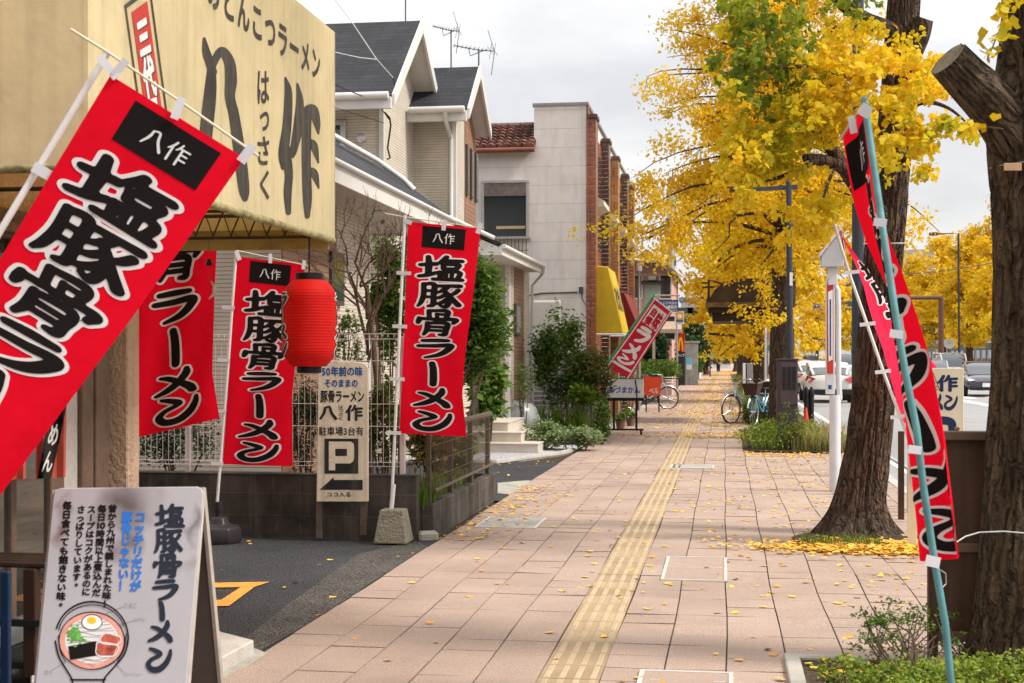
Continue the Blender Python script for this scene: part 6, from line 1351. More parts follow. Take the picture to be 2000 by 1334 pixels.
# ================================================================== GINKGO TREES
def barkmat(name, c1, c2, sc=9.0, strength=1.0, rot=None):
    m = bpy.data.materials.new(name); m.use_nodes = True; T = m.node_tree; N = T.nodes; L = T.links; b = N["Principled BSDF"]
    b.inputs["Roughness"].default_value = .92; b.inputs["Specular IOR Level"].default_value = .2
    tc = N.new("ShaderNodeTexCoord"); nd = N.new("ShaderNodeTexNoise"); nd.inputs["Scale"].default_value = 3.5; nd.inputs["Detail"].default_value = 4; L.new(tc.outputs["Object"], nd.inputs[0])
    ad = N.new("ShaderNodeMix"); ad.data_type = 'RGBA'; ad.blend_type = 'ADD'; ad.inputs[0].default_value = .22; L.new(tc.outputs["Object"], ad.inputs[6]); L.new(nd.outputs["Color"], ad.inputs[7])
    mp = N.new("ShaderNodeMapping"); mp.inputs["Scale"].default_value = (sc, sc, sc * .06); L.new(ad.outputs[2], mp.inputs[0])
    if rot:
        m0 = N.new("ShaderNodeMapping"); m0.inputs["Rotation"].default_value = rot; L.new(ad.outputs[2], m0.inputs[0]); L.new(m0.outputs[0], mp.inputs[0])
    vo = N.new("ShaderNodeTexVoronoi"); vo.feature = 'DISTANCE_TO_EDGE'; vo.inputs["Scale"].default_value = 1.6; L.new(mp.outputs[0], vo.inputs[0])
    n2 = N.new("ShaderNodeTexNoise"); n2.inputs["Scale"].default_value = 26; n2.inputs["Detail"].default_value = 6; n2.inputs["Roughness"].default_value = .75; L.new(tc.outputs["Object"], n2.inputs[0])
    mp2 = N.new("ShaderNodeMapping"); mp2.inputs["Scale"].default_value = (sc * 4, sc * 4, sc * .6); L.new(tc.outputs["Object"], mp2.inputs[0])
    n3 = N.new("ShaderNodeTexNoise"); n3.inputs["Scale"].default_value = 1.2; n3.inputs["Detail"].default_value = 5; L.new(mp2.outputs[0], n3.inputs[0])
    r = N.new("ShaderNodeMapRange"); r.inputs[1].default_value = .0; r.inputs[2].default_value = .24; L.new(vo.outputs["Distance"], r.inputs[0])
    a1 = N.new("ShaderNodeMath"); a1.operation = 'MULTIPLY_ADD'; L.new(n2.outputs[0], a1.inputs[0]); a1.inputs[1].default_value = .5; v2 = N.new("ShaderNodeTexVoronoi"); v2.feature = 'DISTANCE_TO_EDGE'; v2.inputs["Scale"].default_value = 4.3; L.new(mp.outputs[0], v2.inputs[0])
    rb_ = N.new("ShaderNodeMath"); rb_.operation = 'MULTIPLY_ADD'; L.new(v2.outputs["Distance"], rb_.inputs[0]); rb_.inputs[1].default_value = 1.1; rs_ = N.new("ShaderNodeMath"); rs_.operation = 'MULTIPLY'; rs_.inputs[1].default_value = .75; L.new(r.outputs[0], rs_.inputs[0]); L.new(rs_.outputs[0], rb_.inputs[2]); L.new(rb_.outputs[0], a1.inputs[2])
    a2 = N.new("ShaderNodeMath"); a2.operation = 'MULTIPLY_ADD'; L.new(n3.outputs[0], a2.inputs[0]); a2.inputs[1].default_value = .6; L.new(a1.outputs[0], a2.inputs[2])
    cr = N.new("ShaderNodeValToRGB"); cr.color_ramp.elements[0].position = .30; cr.color_ramp.elements[0].color = (*c1, 1); cr.color_ramp.elements[1].position = 1.45 / 1.6; cr.color_ramp.elements[1].color = (*c2, 1)
    mul = N.new("ShaderNodeMath"); mul.operation = 'MULTIPLY'; mul.inputs[1].default_value = .62; L.new(a2.outputs[0], mul.inputs[0]); L.new(mul.outputs[0], cr.inputs[0]); nl = N.new("ShaderNodeTexNoise"); nl.inputs["Scale"].default_value = 2.6; nl.inputs["Detail"].default_value = 7; nl.inputs["Roughness"].default_value = .7; L.new(tc.outputs["Object"], nl.inputs[0])
    rl = N.new("ShaderNodeMapRange"); rl.inputs[1].default_value = .52; rl.inputs[2].default_value = .70; rl.inputs[3].default_value = 0; rl.inputs[4].default_value = .32; L.new(nl.outputs[0], rl.inputs[0])
    ml_ = N.new("ShaderNodeMix"); ml_.data_type = 'RGBA'; L.new(rl.outputs[0], ml_.inputs[0]); L.new(cr.outputs[0], ml_.inputs[6]); ml_.inputs[7].default_value = (.105, .098, .07, 1); L.new(ml_.outputs[2], b.inputs["Base Color"])
    bp = N.new("ShaderNodeBump"); bp.inputs["Strength"].default_value = strength; bp.inputs["Distance"].default_value = .05; L.new(a2.outputs[0], bp.inputs["Height"]); L.new(bp.outputs[0], b.inputs["Normal"]); return m
m_bark = barkmat("ginkgo_bark", (.024, .015, .011), (.165, .108, .074), 11)
m_bark1 = barkmat("ginkgo_bark_olive", (.022, .015, .009), (.15, .105, .063), 9)
m_cut = mat("sawn_wood", (.17, .135, .09), .9, .35, 14, .6, 40, dirt=(.08, .09, .05), dirt_amt=.6, dirt_s=9)
def ridge(seed, amp=.07, nn=40):
    def f(i, k, p):
        q = 6.28318 * k / nn; tw = q + .12 * noise.noise(Vector((p.z * 1.1, seed, q)))
        v = Vector((math.cos(tw) * 4.2, math.sin(tw) * 4.2, p.z * .9 + seed)); a = min(1, 3.2 * abs(noise.noise(v))) - .55; c = min(1, 3 * abs(noise.noise(v * 2.2 + Vector((7, 3, 1))))) - .5
        return 1 + amp * (.75 * a + .55 * c + .8 * noise.noise(Vector((math.cos(q), math.sin(q), p.z * .5 + seed))) - .3)
    return f
def smooth_path(P, n=6):
    C = _cr([tuple(p) for p in P], n) if False else None
    Q = np.array([tuple(p) for p in P], float)
    if len(Q) == 2: Q = np.stack([Q[0], (Q[0] + Q[1]) / 2, Q[1]])
    E_ = np.vstack([2 * Q[0] - Q[1], Q, 2 * Q[-1] - Q[-2]]); out = []
    for i in range(1, len(E_) - 2):
        a, b, c, d = E_[i - 1], E_[i], E_[i + 1], E_[i + 2]
        for t in np.linspace(0, 1, n, endpoint=False): out.append(.5 * (2 * b + (c - a) * t + (2 * a - 5 * b + 4 * c - d) * t * t + (3 * b - a - 3 * c + d) * t ** 3))
    out.append(E_[-2]); return np.array(out)
def trunk_mesh(path, rad, seed, n=40, k=10, amp=.07, flare=None):
    """path/rad -> displaced tube; flare adds buttress roots near the ground"""
    C = smooth_path([(*p, r) for p, r in zip(path, rad)], k) if False else None
    P = smooth_path([tuple(p) for p in path], k); t = np.linspace(0, 1, len(P)); R = np.interp(t, np.linspace(0, 1, len(rad)), rad)
    rg = ridge(seed, amp, n)
    def jag(i, kk, p):
        f = rg(i, kk, p)
        if flare and p.z < flare[0]:
            u = 1 - max(0, p.z) / flare[0]; f *= 1 + flare[1] * u ** 2.2 * (1 + .35 * math.sin(kk / n * 6.283 * flare[2] + seed) + .25 * noise.noise(Vector((kk * .5, seed, p.z * 3))))
        return f
    mb = MB(); mb.tube([Vector(p) for p in P], list(R), n, True, jag); return mb
YEL = [(.50, .31, .008), (.76, .47, .011), (.85, .60, .018), (.58, .50, .02)]
YG = [(.25, .29, .016), (.62, .50, .016), (.84, .57, .018), (.86, .50, .014)]
GRN = [(.09, .14, .012), (.20, .26, .018), (.45, .45, .026)]
m_lf_yel = leafmat("ginkgo_leaf_gold", YEL, .45, .55, .5); m_lf_yg = leafmat("ginkgo_leaf_turning", YG, .45, .9, .62); m_lf_grn = leafmat("ginkgo_leaf_green", GRN, .42, 1.2, .5)
m_lf_far = leafmat("ginkgo_leaf_far", [(.42, .38, .016), (.72, .48, .012), (.85, .57, .018), (.80, .45, .012)], .5, .35, .6)
# ---- tree at the right edge: thick trunk, sawn limb
D1 = 7.05; b1 = gnd(2012, 697 + 1.55 * F_PX / D1)
t1 = thing('ginkgo_tree', 'thick ridged ginkgo trunk with a sawn-off limb at the right edge', 'tree', b1, 'ginkgo trees along the walk')
P1 = [Vector((b1.x, b1.y, -.05)), at(2010, 1250, D1), at(2022, 1000, D1), at(2040, 700, D1), at(2046, 450, D1), at(2040, 250, D1), at(2050, 60, D1), at(2062, -250, D1), at(2075, -800, D1), at(2075, -1500, D1)]
obj('trunk', trunk_mesh(P1, [.30, .265, .255, .25, .26, .275, .235, .22, .19, .15], 3.3, 150, 24, .12, (.35, .22, 5)), m_bark1, t1, smooth=75)
L1 = [at(2030, 330, D1), at(1985, 265, 7.0), at(1938, 205, 6.97), at(1886, 152, 6.93), at(1852, 116, 6.90)]
lm = obj('sawn_limb', trunk_mesh(L1, [.155, .145, .125, .108, .102], 7.7, 80, 14, .11), barkmat('ginkgo_bark_limb', (.026, .018, .011), (.18, .13, .08), 9, 1.0, tuple((L1[-1] - L1[0]).normalized().rotation_difference(Vector((0, 0, 1))).to_euler())), t1, smooth=75)
d_ = (L1[-1] - L1[-2]).normalized(); mb = MB(); a_ = d_.orthogonal().normalized(); b_ = d_.cross(a_)
mb.add([L1[-1] + d_ * .004 + (a_ * math.cos(q) + b_ * math.sin(q)) * .096 for q in [6.283 * i / 28 for i in range(28)]], [tuple(range(28))]); obj('cut_face', mb, m_cut, lm)
mb = MB()
for s, e_ in (((1932, 108), (1962, 5)), ((1890, 244), (1960, 252)), ((1905, 140), (1876, 85))): mb.tube([at(*s, 6.9), at((s[0] + e_[0]) / 2 + 6, (s[1] + e_[1]) / 2, 6.88), at(*e_, 6.85)], .0035, 5)
obj('twig', mb, m_twig, t1)
pts = []
for (a, b, n, sp) in (((1935, 100), (1965, 0), 26, 9), ((1955, 30), (1985, -40), 20, 14), ((1885, 248), (1945, 244), 10, 5), ((1925, 105), (1945, 95), 6, 5)):
    for i in range(n): u = random.random(); pts.append(tuple(at(a[0] + (b[0] - a[0]) * u + random.gauss(0, sp), a[1] + (b[1] - a[1]) * u + random.gauss(0, sp), 6.85 + random.gauss(0, .05))))
for i in range(5000):      # crown above the picture, shading what is below
    pass
V, Fq = leaf_fans(np.array(pts), .062); npobj('leaves', V, Fq, m_lf_yg, t1)
P = clumps((b1.x + .3, b1.y - .2, 7.2), (2.4, 2.4, 2.6), 4200, 60, .35); V, Fq = leaf_fans(P, .10); npobj('crown', V, Fq, m_lf_yg, t1)
q = at(1978, 326, D1 - .28); mb = MB(); mb.box(q, (.085, .006, .036), TH); solo('name_tag', mb, mat("tag_tan", (.45, .28, .16), .6), 'small tan name tag tied to the trunk at the right edge', 'tag', bevel=.002)
mb = MB(); c0 = at(2046, 326, D1); mb.tube([c0 + Vector((.272 * math.cos(a), .272 * math.sin(a), .004 * math.sin(3 * a))) for a in [6.283 * i / 30 for i in range(31)]], .004, 5); solo('tree_band', mb, m_steel, 'thin wire band holding the name tag on the trunk', 'wire band')
# ---- second tree
D2 = 12.5; b2 = gnd(1672, 697 + 1.55 * F_PX / D2)
t2 = thing('ginkgo_tree', 'leaning ginkgo with flared roots and yellow-green leaves by the bus stop pole', 'tree', b2, 'ginkgo trees along the walk')
P2 = [Vector((b2.x, b2.y, -.06)), at(1676, 985, D2), at(1691, 890, D2), at(1706, 760, D2), at(1718, 620, D2), at(1729, 480, D2), at(1742, 330, D2), at(1752, 200, D2), at(1762, 60, D2), at(1772, -100, D2), at(1790, -500, D2), at(1800, -900, D2)]
obj('trunk', trunk_mesh(P2, [.25, .215, .196, .182, .172, .162, .154, .148, .142, .132, .115, .08], 1.2, 130, 22, .13, (.42, .50, 6)), m_bark, t2, smooth=75)
def limb(P, R, seed, parent=t2, m=m_bark, nm='limb', n=18): return obj(nm, trunk_mesh([at(*p) for p in P], R, seed, n, 7, .10), m, parent, smooth=75)
limb([(1735, 440, 12.5), (1690, 385, 12.3), (1662, 345, 12.2), (1640, 322, 12.1), (1600, 312, 12.0), (1572, 308, 11.9)], [.10, .085, .075, .062, .05, .035], 2.2)
limb([(1650, 330, 12.15), (1625, 292, 12.05), (1598, 262, 12.0), (1580, 244, 11.95)], [.055, .055, .048, .042], 4.1)
limb([(1755, 70, 12.5), (1720, 52, 12.3), (1690, 38, 12.2), (1650, 12, 12.0), (1600, -40, 11.8)], [.09, .075, .065, .055, .04], 5.5)
limb([(1770, 110, 12.5), (1792, 70, 12.4), (1806, 36, 12.35)], [.12, .10, .075], 6.3)
limb([(1745, 240, 12.4), (1700, 190, 12.0), (1640, 140, 11.6), (1560, 130, 11.3), (1480, 135, 11.1)], [.045, .035, .026, .018, .01], 7.3, n=10)
limb([(1750, 230, 12.3), (1800, 200, 11.8), (1850, 210, 11.3), (1895, 245, 11.0)], [.035, .024, .014, .006], 8.3, n=10)
limb([(1738, 330, 12.3), (1790, 300, 11.9), (1830, 290, 11.6)], [.03, .02, .008], 9.3, n=10)
limb([(1600, 312, 12.0), (1560, 330, 11.7), (1510, 350, 11.5), (1450, 360, 11.3)], [.03, .022, .015, .006], 1.3, n=10)
limb([(1632, 318, 12.1), (1610, 380, 11.8), (1590, 440, 11.7)], [.02, .012, .006], 2.9, n=8)
limb([(1700, 360, 12.3), (1660, 250, 12.0), (1640, 215, 11.8), (1560, 230, 11.5)], [.03, .02, .016, .008], 3.9, n=8)
# leafy sprays: (polyline px,py, depth) , leaves, spread px
def sprays(L, size, per_cl=12, dsp=.28):
    pts = []
    for P, n, sp in L:
        P = np.array(P, float); d = np.r_[0, np.cumsum(np.hypot(*np.diff(P[:, :2], axis=0).T))]; d /= d[-1]
        nc = max(2, int(n * 1.3) // per_cl)
        for i in range(nc):
            u = random.random(); c = [np.interp(u, d, P[:, k]) for k in range(3)]; cx, cy_, cd = c[0] + random.gauss(0, sp), c[1] + random.gauss(0, sp * .75), c[2] + random.gauss(0, dsp)
            for j in range(per_cl): pts.append(tuple(at(cx + random.gauss(0, 7), cy_ + random.gauss(0, 7), cd + random.gauss(0, .035))))
    return leaf_fans(np.array(pts), size, droop=.5)
ye = [([(1405, 120, 11.6), (1440, 240, 11.4), (1420, 300, 11.4)], 160, 14), ([(1410, 60, 11.5), (1450, 60, 11.4)], 60, 12), ([(1560, 120, 11.4), (1640, 130, 11.4), (1720, 110, 11.6), (1770, 70, 11.9)], 420, 20), ([(1640, 105, 11.2), (1700, 140, 11.2), (1745, 100, 11.3)], 330, 18), ([(1590, 180, 11.1), (1650, 190, 11.2), (1700, 170, 11.4)], 420, 20),
      ([(1540, 215, 11.2), (1600, 235, 11.3), (1660, 230, 11.5)], 460, 22), ([(1690, 205, 11.0), (1750, 185, 11.0), (1810, 160, 11.0), (1840, 185, 10.9)], 460, 20), ([(1700, 110, 11), (1760, 130, 11), (1820, 125, 11.1)], 300, 17),
      ([(1740, 225, 10.8), (1790, 240, 10.7), (1850, 238, 10.7), (1895, 256, 10.7)], 260, 12), ([(1745, 255, 11.0), (1790, 270, 10.9), (1840, 278, 10.9)], 210, 13), ([(1440, 285, 11.2), (1500, 270, 11.2), (1560, 265, 11.3)], 420, 20),
      ([(1430, 330, 11.3), (1490, 315, 11.3), (1550, 300, 11.3)], 380, 20), ([(1455, 352, 11.3), (1480, 338, 11.3), (1530, 330, 11.4)], 120, 12), ([(1452, 400, 11.2), (1458, 370, 11.2)], 70, 8), ([(1550, 330, 11.5), (1580, 340, 11.6)], 90, 14),
      ([(1540, 420, 11.5), (1580, 410, 11.5), (1620, 400, 11.6)], 230, 13), ([(1545, 460, 11.5), (1570, 445, 11.5), (1610, 460, 11.6)], 150, 12), ([(1530, 240, 11.2), (1575, 195, 11.2)], 240, 20),
      ([(1710, 300, 11.8), (1745, 320, 11.8), (1720, 270, 11.6)], 150, 14), ([(1600, 60, 11.6), (1660, 70, 11.6), (1720, 50, 11.8)], 220, 18), ([(1580, 290, 11.4), (1640, 280, 11.5), (1690, 250, 11.6)], 130, 20), ([(1780, 300, 11.4), (1815, 320, 11.4), (1800, 350, 11.4)], 90, 12)]
gr = [([(1405, 95, 11.4), (1450, 150, 11.3), (1440, 190, 11.3)], 200, 16), ([(1420, 10, 11.4), (1450, 60, 11.3)], 160, 16), ([(1430, 30, 11.3), (1490, 40, 11.3), (1560, 20, 11.3)], 420, 20), ([(1460, 90, 11.2), (1520, 70, 11.2), (1580, 60, 11.3)], 330, 20), ([(1430, 115, 11.2), (1500, 130, 11.2), (1560, 110, 11.3)], 360, 18), ([(1450, 165, 11.3), (1530, 160, 11.3), (1600, 150, 11.4)], 240, 18), ([(1480, 0, 11.2), (1560, -40, 11.2), (1640, -60, 11.4)], 260, 26), ([(1620, 20, 11.7), (1690, -10, 11.8)], 160, 16), ([(1550, 110, 11.8), (1620, 160, 11.8), (1640, 200, 11.8)], 220, 18), ([(1480, 180, 11.5), (1500, 210, 11.5)], 90, 14)]
V, Fq = sprays(ye, .058); npobj('yellow_leaves', V, Fq, m_lf_yg, t2)
V, Fq = sprays([(a_, int(n_ * .62), s_ * 1.15) for a_, n_, s_ in gr], .056); npobj('green_leaves', V, Fq, m_lf_grn, t2)
P = clumps((b2.x + .4, b2.y, 7.6), (2.3, 2.3, 2.4), 4000, 60, .35); V, Fq = leaf_fans(P, .10); npobj('crown', V, Fq, m_lf_yg, t2)
# ---- big yellow ginkgos: trunk, limbs, drooping leafy branches
def ginkgo(label, base, height, r0, spread, z0, nbr, nleaf, size, mleaf, seed, lean=(0, 0), thin_top=.6, group='ginkgo trees along the walk', droop=.5, skew=(0, 0), zmin=2.6, rise=0.0, clear=None):
    rr = np.random.RandomState(seed); rd = random.Random(seed); t = thing('ginkgo_tree', label, 'tree', base, group); b = Vector(base)
    path = [b + Vector((lean[0] * u + .10 * math.sin(u * 5 + seed), lean[1] * u + .08 * math.cos(u * 4 + seed), -.05 + height * .95 * u)) for u in np.linspace(0, 1, 7)]
    obj('trunk', trunk_mesh(path, [r0 * 1.15, r0, r0 * .9, r0 * .7, r0 * .5, r0 * .3, r0 * .08], seed, 24, 6, .10, (.6, .5, 5)), m_bark, t, smooth=75)
    TP = smooth_path([tuple(p) for p in path], 8); mb = MB(); cen = []; wts = []
    for i in range(nbr):
        u = rr.uniform(0, 1) ** .85; z = z0 + (height * .97 - z0) * u; k = np.searchsorted(TP[:, 2] - b.z, z); o = TP[min(k, len(TP) - 1)]
        az = rr.uniform(0, 6.283); ln = spread * (1.05 - .86 * u ** 1.3) * rr.uniform(.55, 1.12); up = rr.uniform(.05, .6) + .6 * u
        h = np.array([math.cos(az), math.sin(az), 0]); s = np.linspace(0, 1, 8); prof = up * s - (droop * (1.05 - u)) * s ** 2.2 * 1.6
        B = o + h * (ln * s)[:, None] + np.array([0, 0, 1.]) * (ln * prof)[:, None] + np.array([skew[0], skew[1], 0]) * (s * s)[:, None]
        B[:, :2] += np.cumsum(rr.normal(0, .035 * ln, (8, 2)), 0) * (s[:, None] > 0)
        Bk = [q_ for q_ in B]
        while len(Bk) > 3 and Bk[-1][2] < b.z + zmin + .25 + rise * max(0, b.x - Bk[-1][0] - .3): Bk.pop()
        mb.tube([Vector(p) for p in Bk], [max(.006, r0 * .22 * (1 - .9 * x) * (1 - .6 * u)) for x in s][:len(Bk)], 5, False)
        ncl = int(5 + 9 * ln / spread)
        for j in range(ncl):
            x = rr.uniform(.18, 1.05); kk = min(6.999, x * 7); f0 = int(kk); pt = B[f0] + (B[min(7, f0 + 1)] - B[f0]) * (kk - f0); q = pt + rr.normal(0, .14 * spread * (.4 + .5 * x) * .55, 3) - np.array([0, 0, abs(rr.normal(0, .10))])
            cen.append(q); wts.append(rr.uniform(.25, 1.3) * (1 - thin_top * u ** 2))
            if j % 3 == 0 and min(pt[2], q[2]) > b.z + zmin + .3 + rise * max(0, b.x - q[0] - .3): mb.tube([Vector(pt), Vector((pt + q) / 2 + np.array([0, 0, .04])), Vector(q)], [.008, .006, .003], 4, False)
    obj('branches', mb, m_bark, t)
    cen = np.array(cen); wts = np.array(wts); idx = rr.choice(len(cen), nleaf, p=wts / wts.sum()); sg = .058 * spread ** .5
    P = cen[idx] + rr.normal(0, 1, (nleaf, 3)) * sg * np.array([1.25, 1.25, 1.0]); P[:, 2] -= np.abs(rr.normal(0, sg * .6, nleaf)); P = P[P[:, 2] > b.z + zmin + rise * np.maximum(0, (b.x - P[:, 0]) - .3) + np.abs(rr.normal(0, .22, len(P)))]
    if clear: P = P[(P[:, 1] > clear[0]) | (P[:, 2] > clear[1])]
    V, Fq = leaf_fans(P, size); npobj('crown', V, Fq, mleaf, t); return t
g3 = gnd(1537, 697 + 1.55 * F_PX / 27)
ginkgo('great golden ginkgo behind the lamp post, filling the sky over the walk', g3, 10.6, .235, 3.25, 3.3, 150, 98000, .064, m_lf_yel, 11, lean=(-.15, 0), thin_top=.35, skew=(-.25, 0), droop=.42, zmin=2.75, rise=.25, clear=(24.5, 5.3))
t3 = [o for o in COL.objects if o.get('label', '').startswith('great golden')][0]
low = [([(1395, 607, 25.2), (1425, 598, 25.0), (1460, 615, 24.8), (1480, 622, 24.8)], 90, 6), ([(1480, 632, 24.6), (1520, 622, 24.4), (1560, 628, 24.4)], 170, 8), ([(1430, 560, 25.4), (1450, 572, 25.2), (1490, 565, 25), (1512, 585, 25)], 60, 7), ([(1500, 590, 25), (1512, 600, 25)], 60, 7), ([(1262, 370, 25.5), (1300, 400, 25.8), (1340, 410, 26)], 240, 12), ([(1270, 505, 25.5), (1310, 480, 26), (1350, 470, 26)], 260, 12)]
V, Fq = sprays(low, .062); npobj('low_sprays', V, Fq, m_lf_yel, t3)
g4 = gnd(1483, 697 + 1.55 * F_PX / 49)
fa = ginkgo('golden ginkgo with low drooping branches beyond the shelter roof', g4, 10.5, .27, 3.9, 1.9, 110, 21000, .15, m_lf_yel, 21, skew=(-.3, 0), droop=.75, zmin=1.2, rise=1.1)
for i, (y, lab) in enumerate(((64, 'golden ginkgo, the next trunk beyond the shelter'), (80, 'golden ginkgo past the flower strip up the walk'), (98, 'far golden ginkgo over the narrow end of the walk'), (120, 'distant golden ginkgo near the walking person'), (150, 'last golden ginkgo at the end of the walk'))):
    dup(fa, (1.25 + .1 * math.sin(i * 3), y, 0), i * 1.9 + .7, lab, None, 1.0)
fb = ginkgo('tall yellow ginkgo across the road just left of the right-hand trunk', (20.3, 106, 0), 13.6, .34, 4.6, 3.0, 120, 20000, .22, m_lf_far, 31, group='ginkgo trees across the road', thin_top=.75, droop=.35)
opp = [(90, 19.6, .8, 1.02, 'yellow ginkgo across the road hidden behind the right-hand trunk'), (120, 19.8, 2.2, .88, 'yellow ginkgo across the road behind the dark oncoming car'), (138, 20.2, 4.0, .95, 'yellow ginkgo across the road above the white van'), (156, 19.9, 1.2, .9, 'yellow ginkgo across the road beside the leaning trunk'), (176, 20.2, 5.1, 1.0, 'yellow ginkgo across the road behind the bus stop pole'), (200, 20, 3.3, .95, 'far yellow ginkgo above the traffic signal'), (228, 20, 2.7, 1.05, 'farther yellow ginkgo over the road'), (262, 20, .3, 1.0, 'distant yellow ginkgo at the bend of the road'), (300, 19, 1.3, 1.1, 'most distant yellow ginkgo over the roadway')]
for y, x, rz, s, lab in opp: dup(fb, (x, y, 0), rz, lab, None, s)
for i, (x, y, s) in enumerate(((13.0, 340, 1.2), (7.5, 350, 1.15), (2.0, 345, 1.2))): dup(fb, (x, y, 0), i * 2.0, ('yellow ginkgo closing the far end of the road, right of centre', 'yellow ginkgo closing the far end of the road, in the middle', 'yellow ginkgo closing the far end of the road, left of centre')[i], 'ginkgo trees across the road', s)
# ================================================================== RIGHT SIDE: street furniture
m_darkp = mat("lamp_post_navy", (.035, .042, .055), .4, .15, 6, coat=.2)
q = gnd(1543, 697 + 1.55 * F_PX / 23.95); zt_ = at(1540, 352, 23.95).z
t = thing('street_lamp', 'dark navy street lamp with one flat arm before the golden ginkgo', 'street lamp', q)
mb = MB(); mb.tube([(q.x, q.y, 0), (q.x, q.y, 1.6), (q.x - .02, q.y, zt_)], [.075, .056, .048], 14); obj('pole', mb, m_darkp, t, smooth=50)
mb = MB(); mb.lathe([(.052, zt_ - .05), (.05, zt_ + .02), (.03, zt_ + .04), (.045, zt_ + .10), (.03, zt_ + .13), (.004, zt_ + .24)], (q.x - .02, q.y, 0), 12); obj('finial', mb, m_darkp, t, smooth=50)
a, b = at(1449, 371, 23.95), at(1552, 366, 23.95); mb = MB(); mb.prism([a + Vector((0, 0, .03)), b + Vector((.05, 0, .05)), b + Vector((.05, 0, -.03)), a + Vector((0, 0, -.03))], Vector((0, .06, 0))); obj('arm', mb, m_darkp, t, fixn=True)
h0 = at(1437, 369, 23.95); mb = MB(); mb.box(h0, (.19, .30, .10), .1); obj('lamp_head', mb, mat("lamp_head_brown", (.05, .035, .035), .4), t, bevel=.015)
a = at(1544, 545, 23.9); mb = MB(); mb.box((a.x + .01, q.y - .062, a.z), (.05, .012, .22)); obj('sticker', mb, m_offw, t)
# cabinet
q = gnd(1538, 697 + 1.55 * F_PX / 23.75); D = 23.75; a, b = at(1519, 704, D), at(1557, 850, D)
t = thing('utility_cabinet', 'dark brown metal utility cabinet with three vents below the navy lamp post', 'cabinet', q)
m_cab = mat("cabinet_brown", (.055, .04, .045), .45, .12, 5)
mb = MB(); w2 = (b - a).x / 2; mb.bb((q.x - .17, q.y, -.05), (q.x + .17, q.y + .3, a.z)); obj('case', mb, m_cab, t, bevel=.006)
mb = MB(); mb.bb((q.x - .185, q.y - .015, a.z + .001), (q.x + .185, q.y + .315, a.z + .03)); obj('lid', mb, m_cab, t, bevel=.006)
mb = MB(); mb.bb((q.x - .115, q.y - .01, .75), (q.x + .155, q.y - .001, 1.46)); pn = obj('door_panel', mb, mat("cabinet_panel", (.07, .05, .055), .45), t, bevel=.003)
for k in range(3):
    x = q.x - .09 + k * .082; mb = MB()
    for j in range(14): mb.bb((x, q.y - .016, 1.0 + j * .028), (x + .066, q.y - .0105, 1.018 + j * .028))
    obj('vent', mb, m_black, pn)
# bus stop pole
D = 16.4; q = gnd(1631, 697 + 1.55 * F_PX / D); m_bus = mat("bus_post_white", (.62, .62, .65), .4, .08, 5, dirt_amt=.15, dirt=(.3, .2, .12))
t = thing('bus_stop_pole', 'white bus stop pole with a little house-shaped top and red sign panel', 'bus stop', q); X = lambda px, d=D: at(px, 700, d).x
Zp = lambda py: at(1630, py, D).z; yq = q.y
mb = MB(); mb.tube([(q.x, yq, 0), (q.x, yq, Zp(772))], .064, 16); obj('post', mb, m_bus, t, smooth=50)
mb = MB(); c = at(1638, 700, D); mb.tube([(X(1632), yq, Zp(790)), (X(1640), yq, Zp(778)), (X(1637.5), yq, Zp(740)), (X(1637), yq, Zp(600)), (X(1636), yq, Zp(566)), (X(1630), yq, Zp(556)), (X(1622), yq, Zp(556))], .032, 12); obj('side_pipe', mb, m_bus, t, smooth=50)
mb = MB(); mb.bb((X(1612.5), yq - .03, Zp(770)), (X(1630.5), yq + .03, Zp(544))); pn = obj('sign_frame', mb, m_bus, t, bevel=.006)
mb = MB(); mb.bb((X(1615), yq - .034, Zp(730)), (X(1627), yq - .0305, Zp(552))); obj('red_panel', mb, mat("bus_red", (.55, .05, .03), .5, .2, 8), pn)
mb = MB(); mb.prism([(X(1617), yq - .0345, Zp(570)), (X(1626), yq - .0345, Zp(566)), (X(1626), yq - .0345, Zp(702)), (X(1618), yq - .0345, Zp(706))], (0, -.003, 0)); obj('white_panel', mb, m_white, pn, fixn=True)
mb = MB(); mb.bb((X(1620), yq - .0385, Zp(695)), (X(1623), yq - .0376, Zp(585))); mb.bb((X(1617.5), yq - .034, Zp(760)), (X(1624), yq - .031, Zp(752))); obj('sign_stripe', mb, m_signblue, pn)
mb = MB(); mb.bb((X(1617), yq - .05, Zp(557)), (X(1635), yq + .05, Zp(522))); obj('neck', mb, m_bus, t, bevel=.006)
P_ = [(1603.5, 522), (1646, 522), (1646, 497), (1641, 452), (1603.5, 500)]
mb = MB(); mb.prism([(X(x), yq - .12, Zp(y)) for x, y in P_], (0, .24, 0)); obj('house_box', mb, mat("bus_box", (.50, .51, .54), .4, .05, 5), t, bevel=.006, fixn=True)
mb = MB(); mb.prism([(X(1600), yq - .14, Zp(503)), (X(1641), yq - .14, Zp(450)), (X(1641), yq - .14, Zp(444)), (X(1600), yq - .14, Zp(497))], (0, .28, 0)); mb.prism([(X(1641.2), yq - .14, Zp(450)), (X(1649), yq - .14, Zp(500)), (X(1649), yq - .14, Zp(494)), (X(1641.2), yq - .14, Zp(444))], (0, .28, 0)); obj('house_roof', mb, m_bus, t, fixn=True)
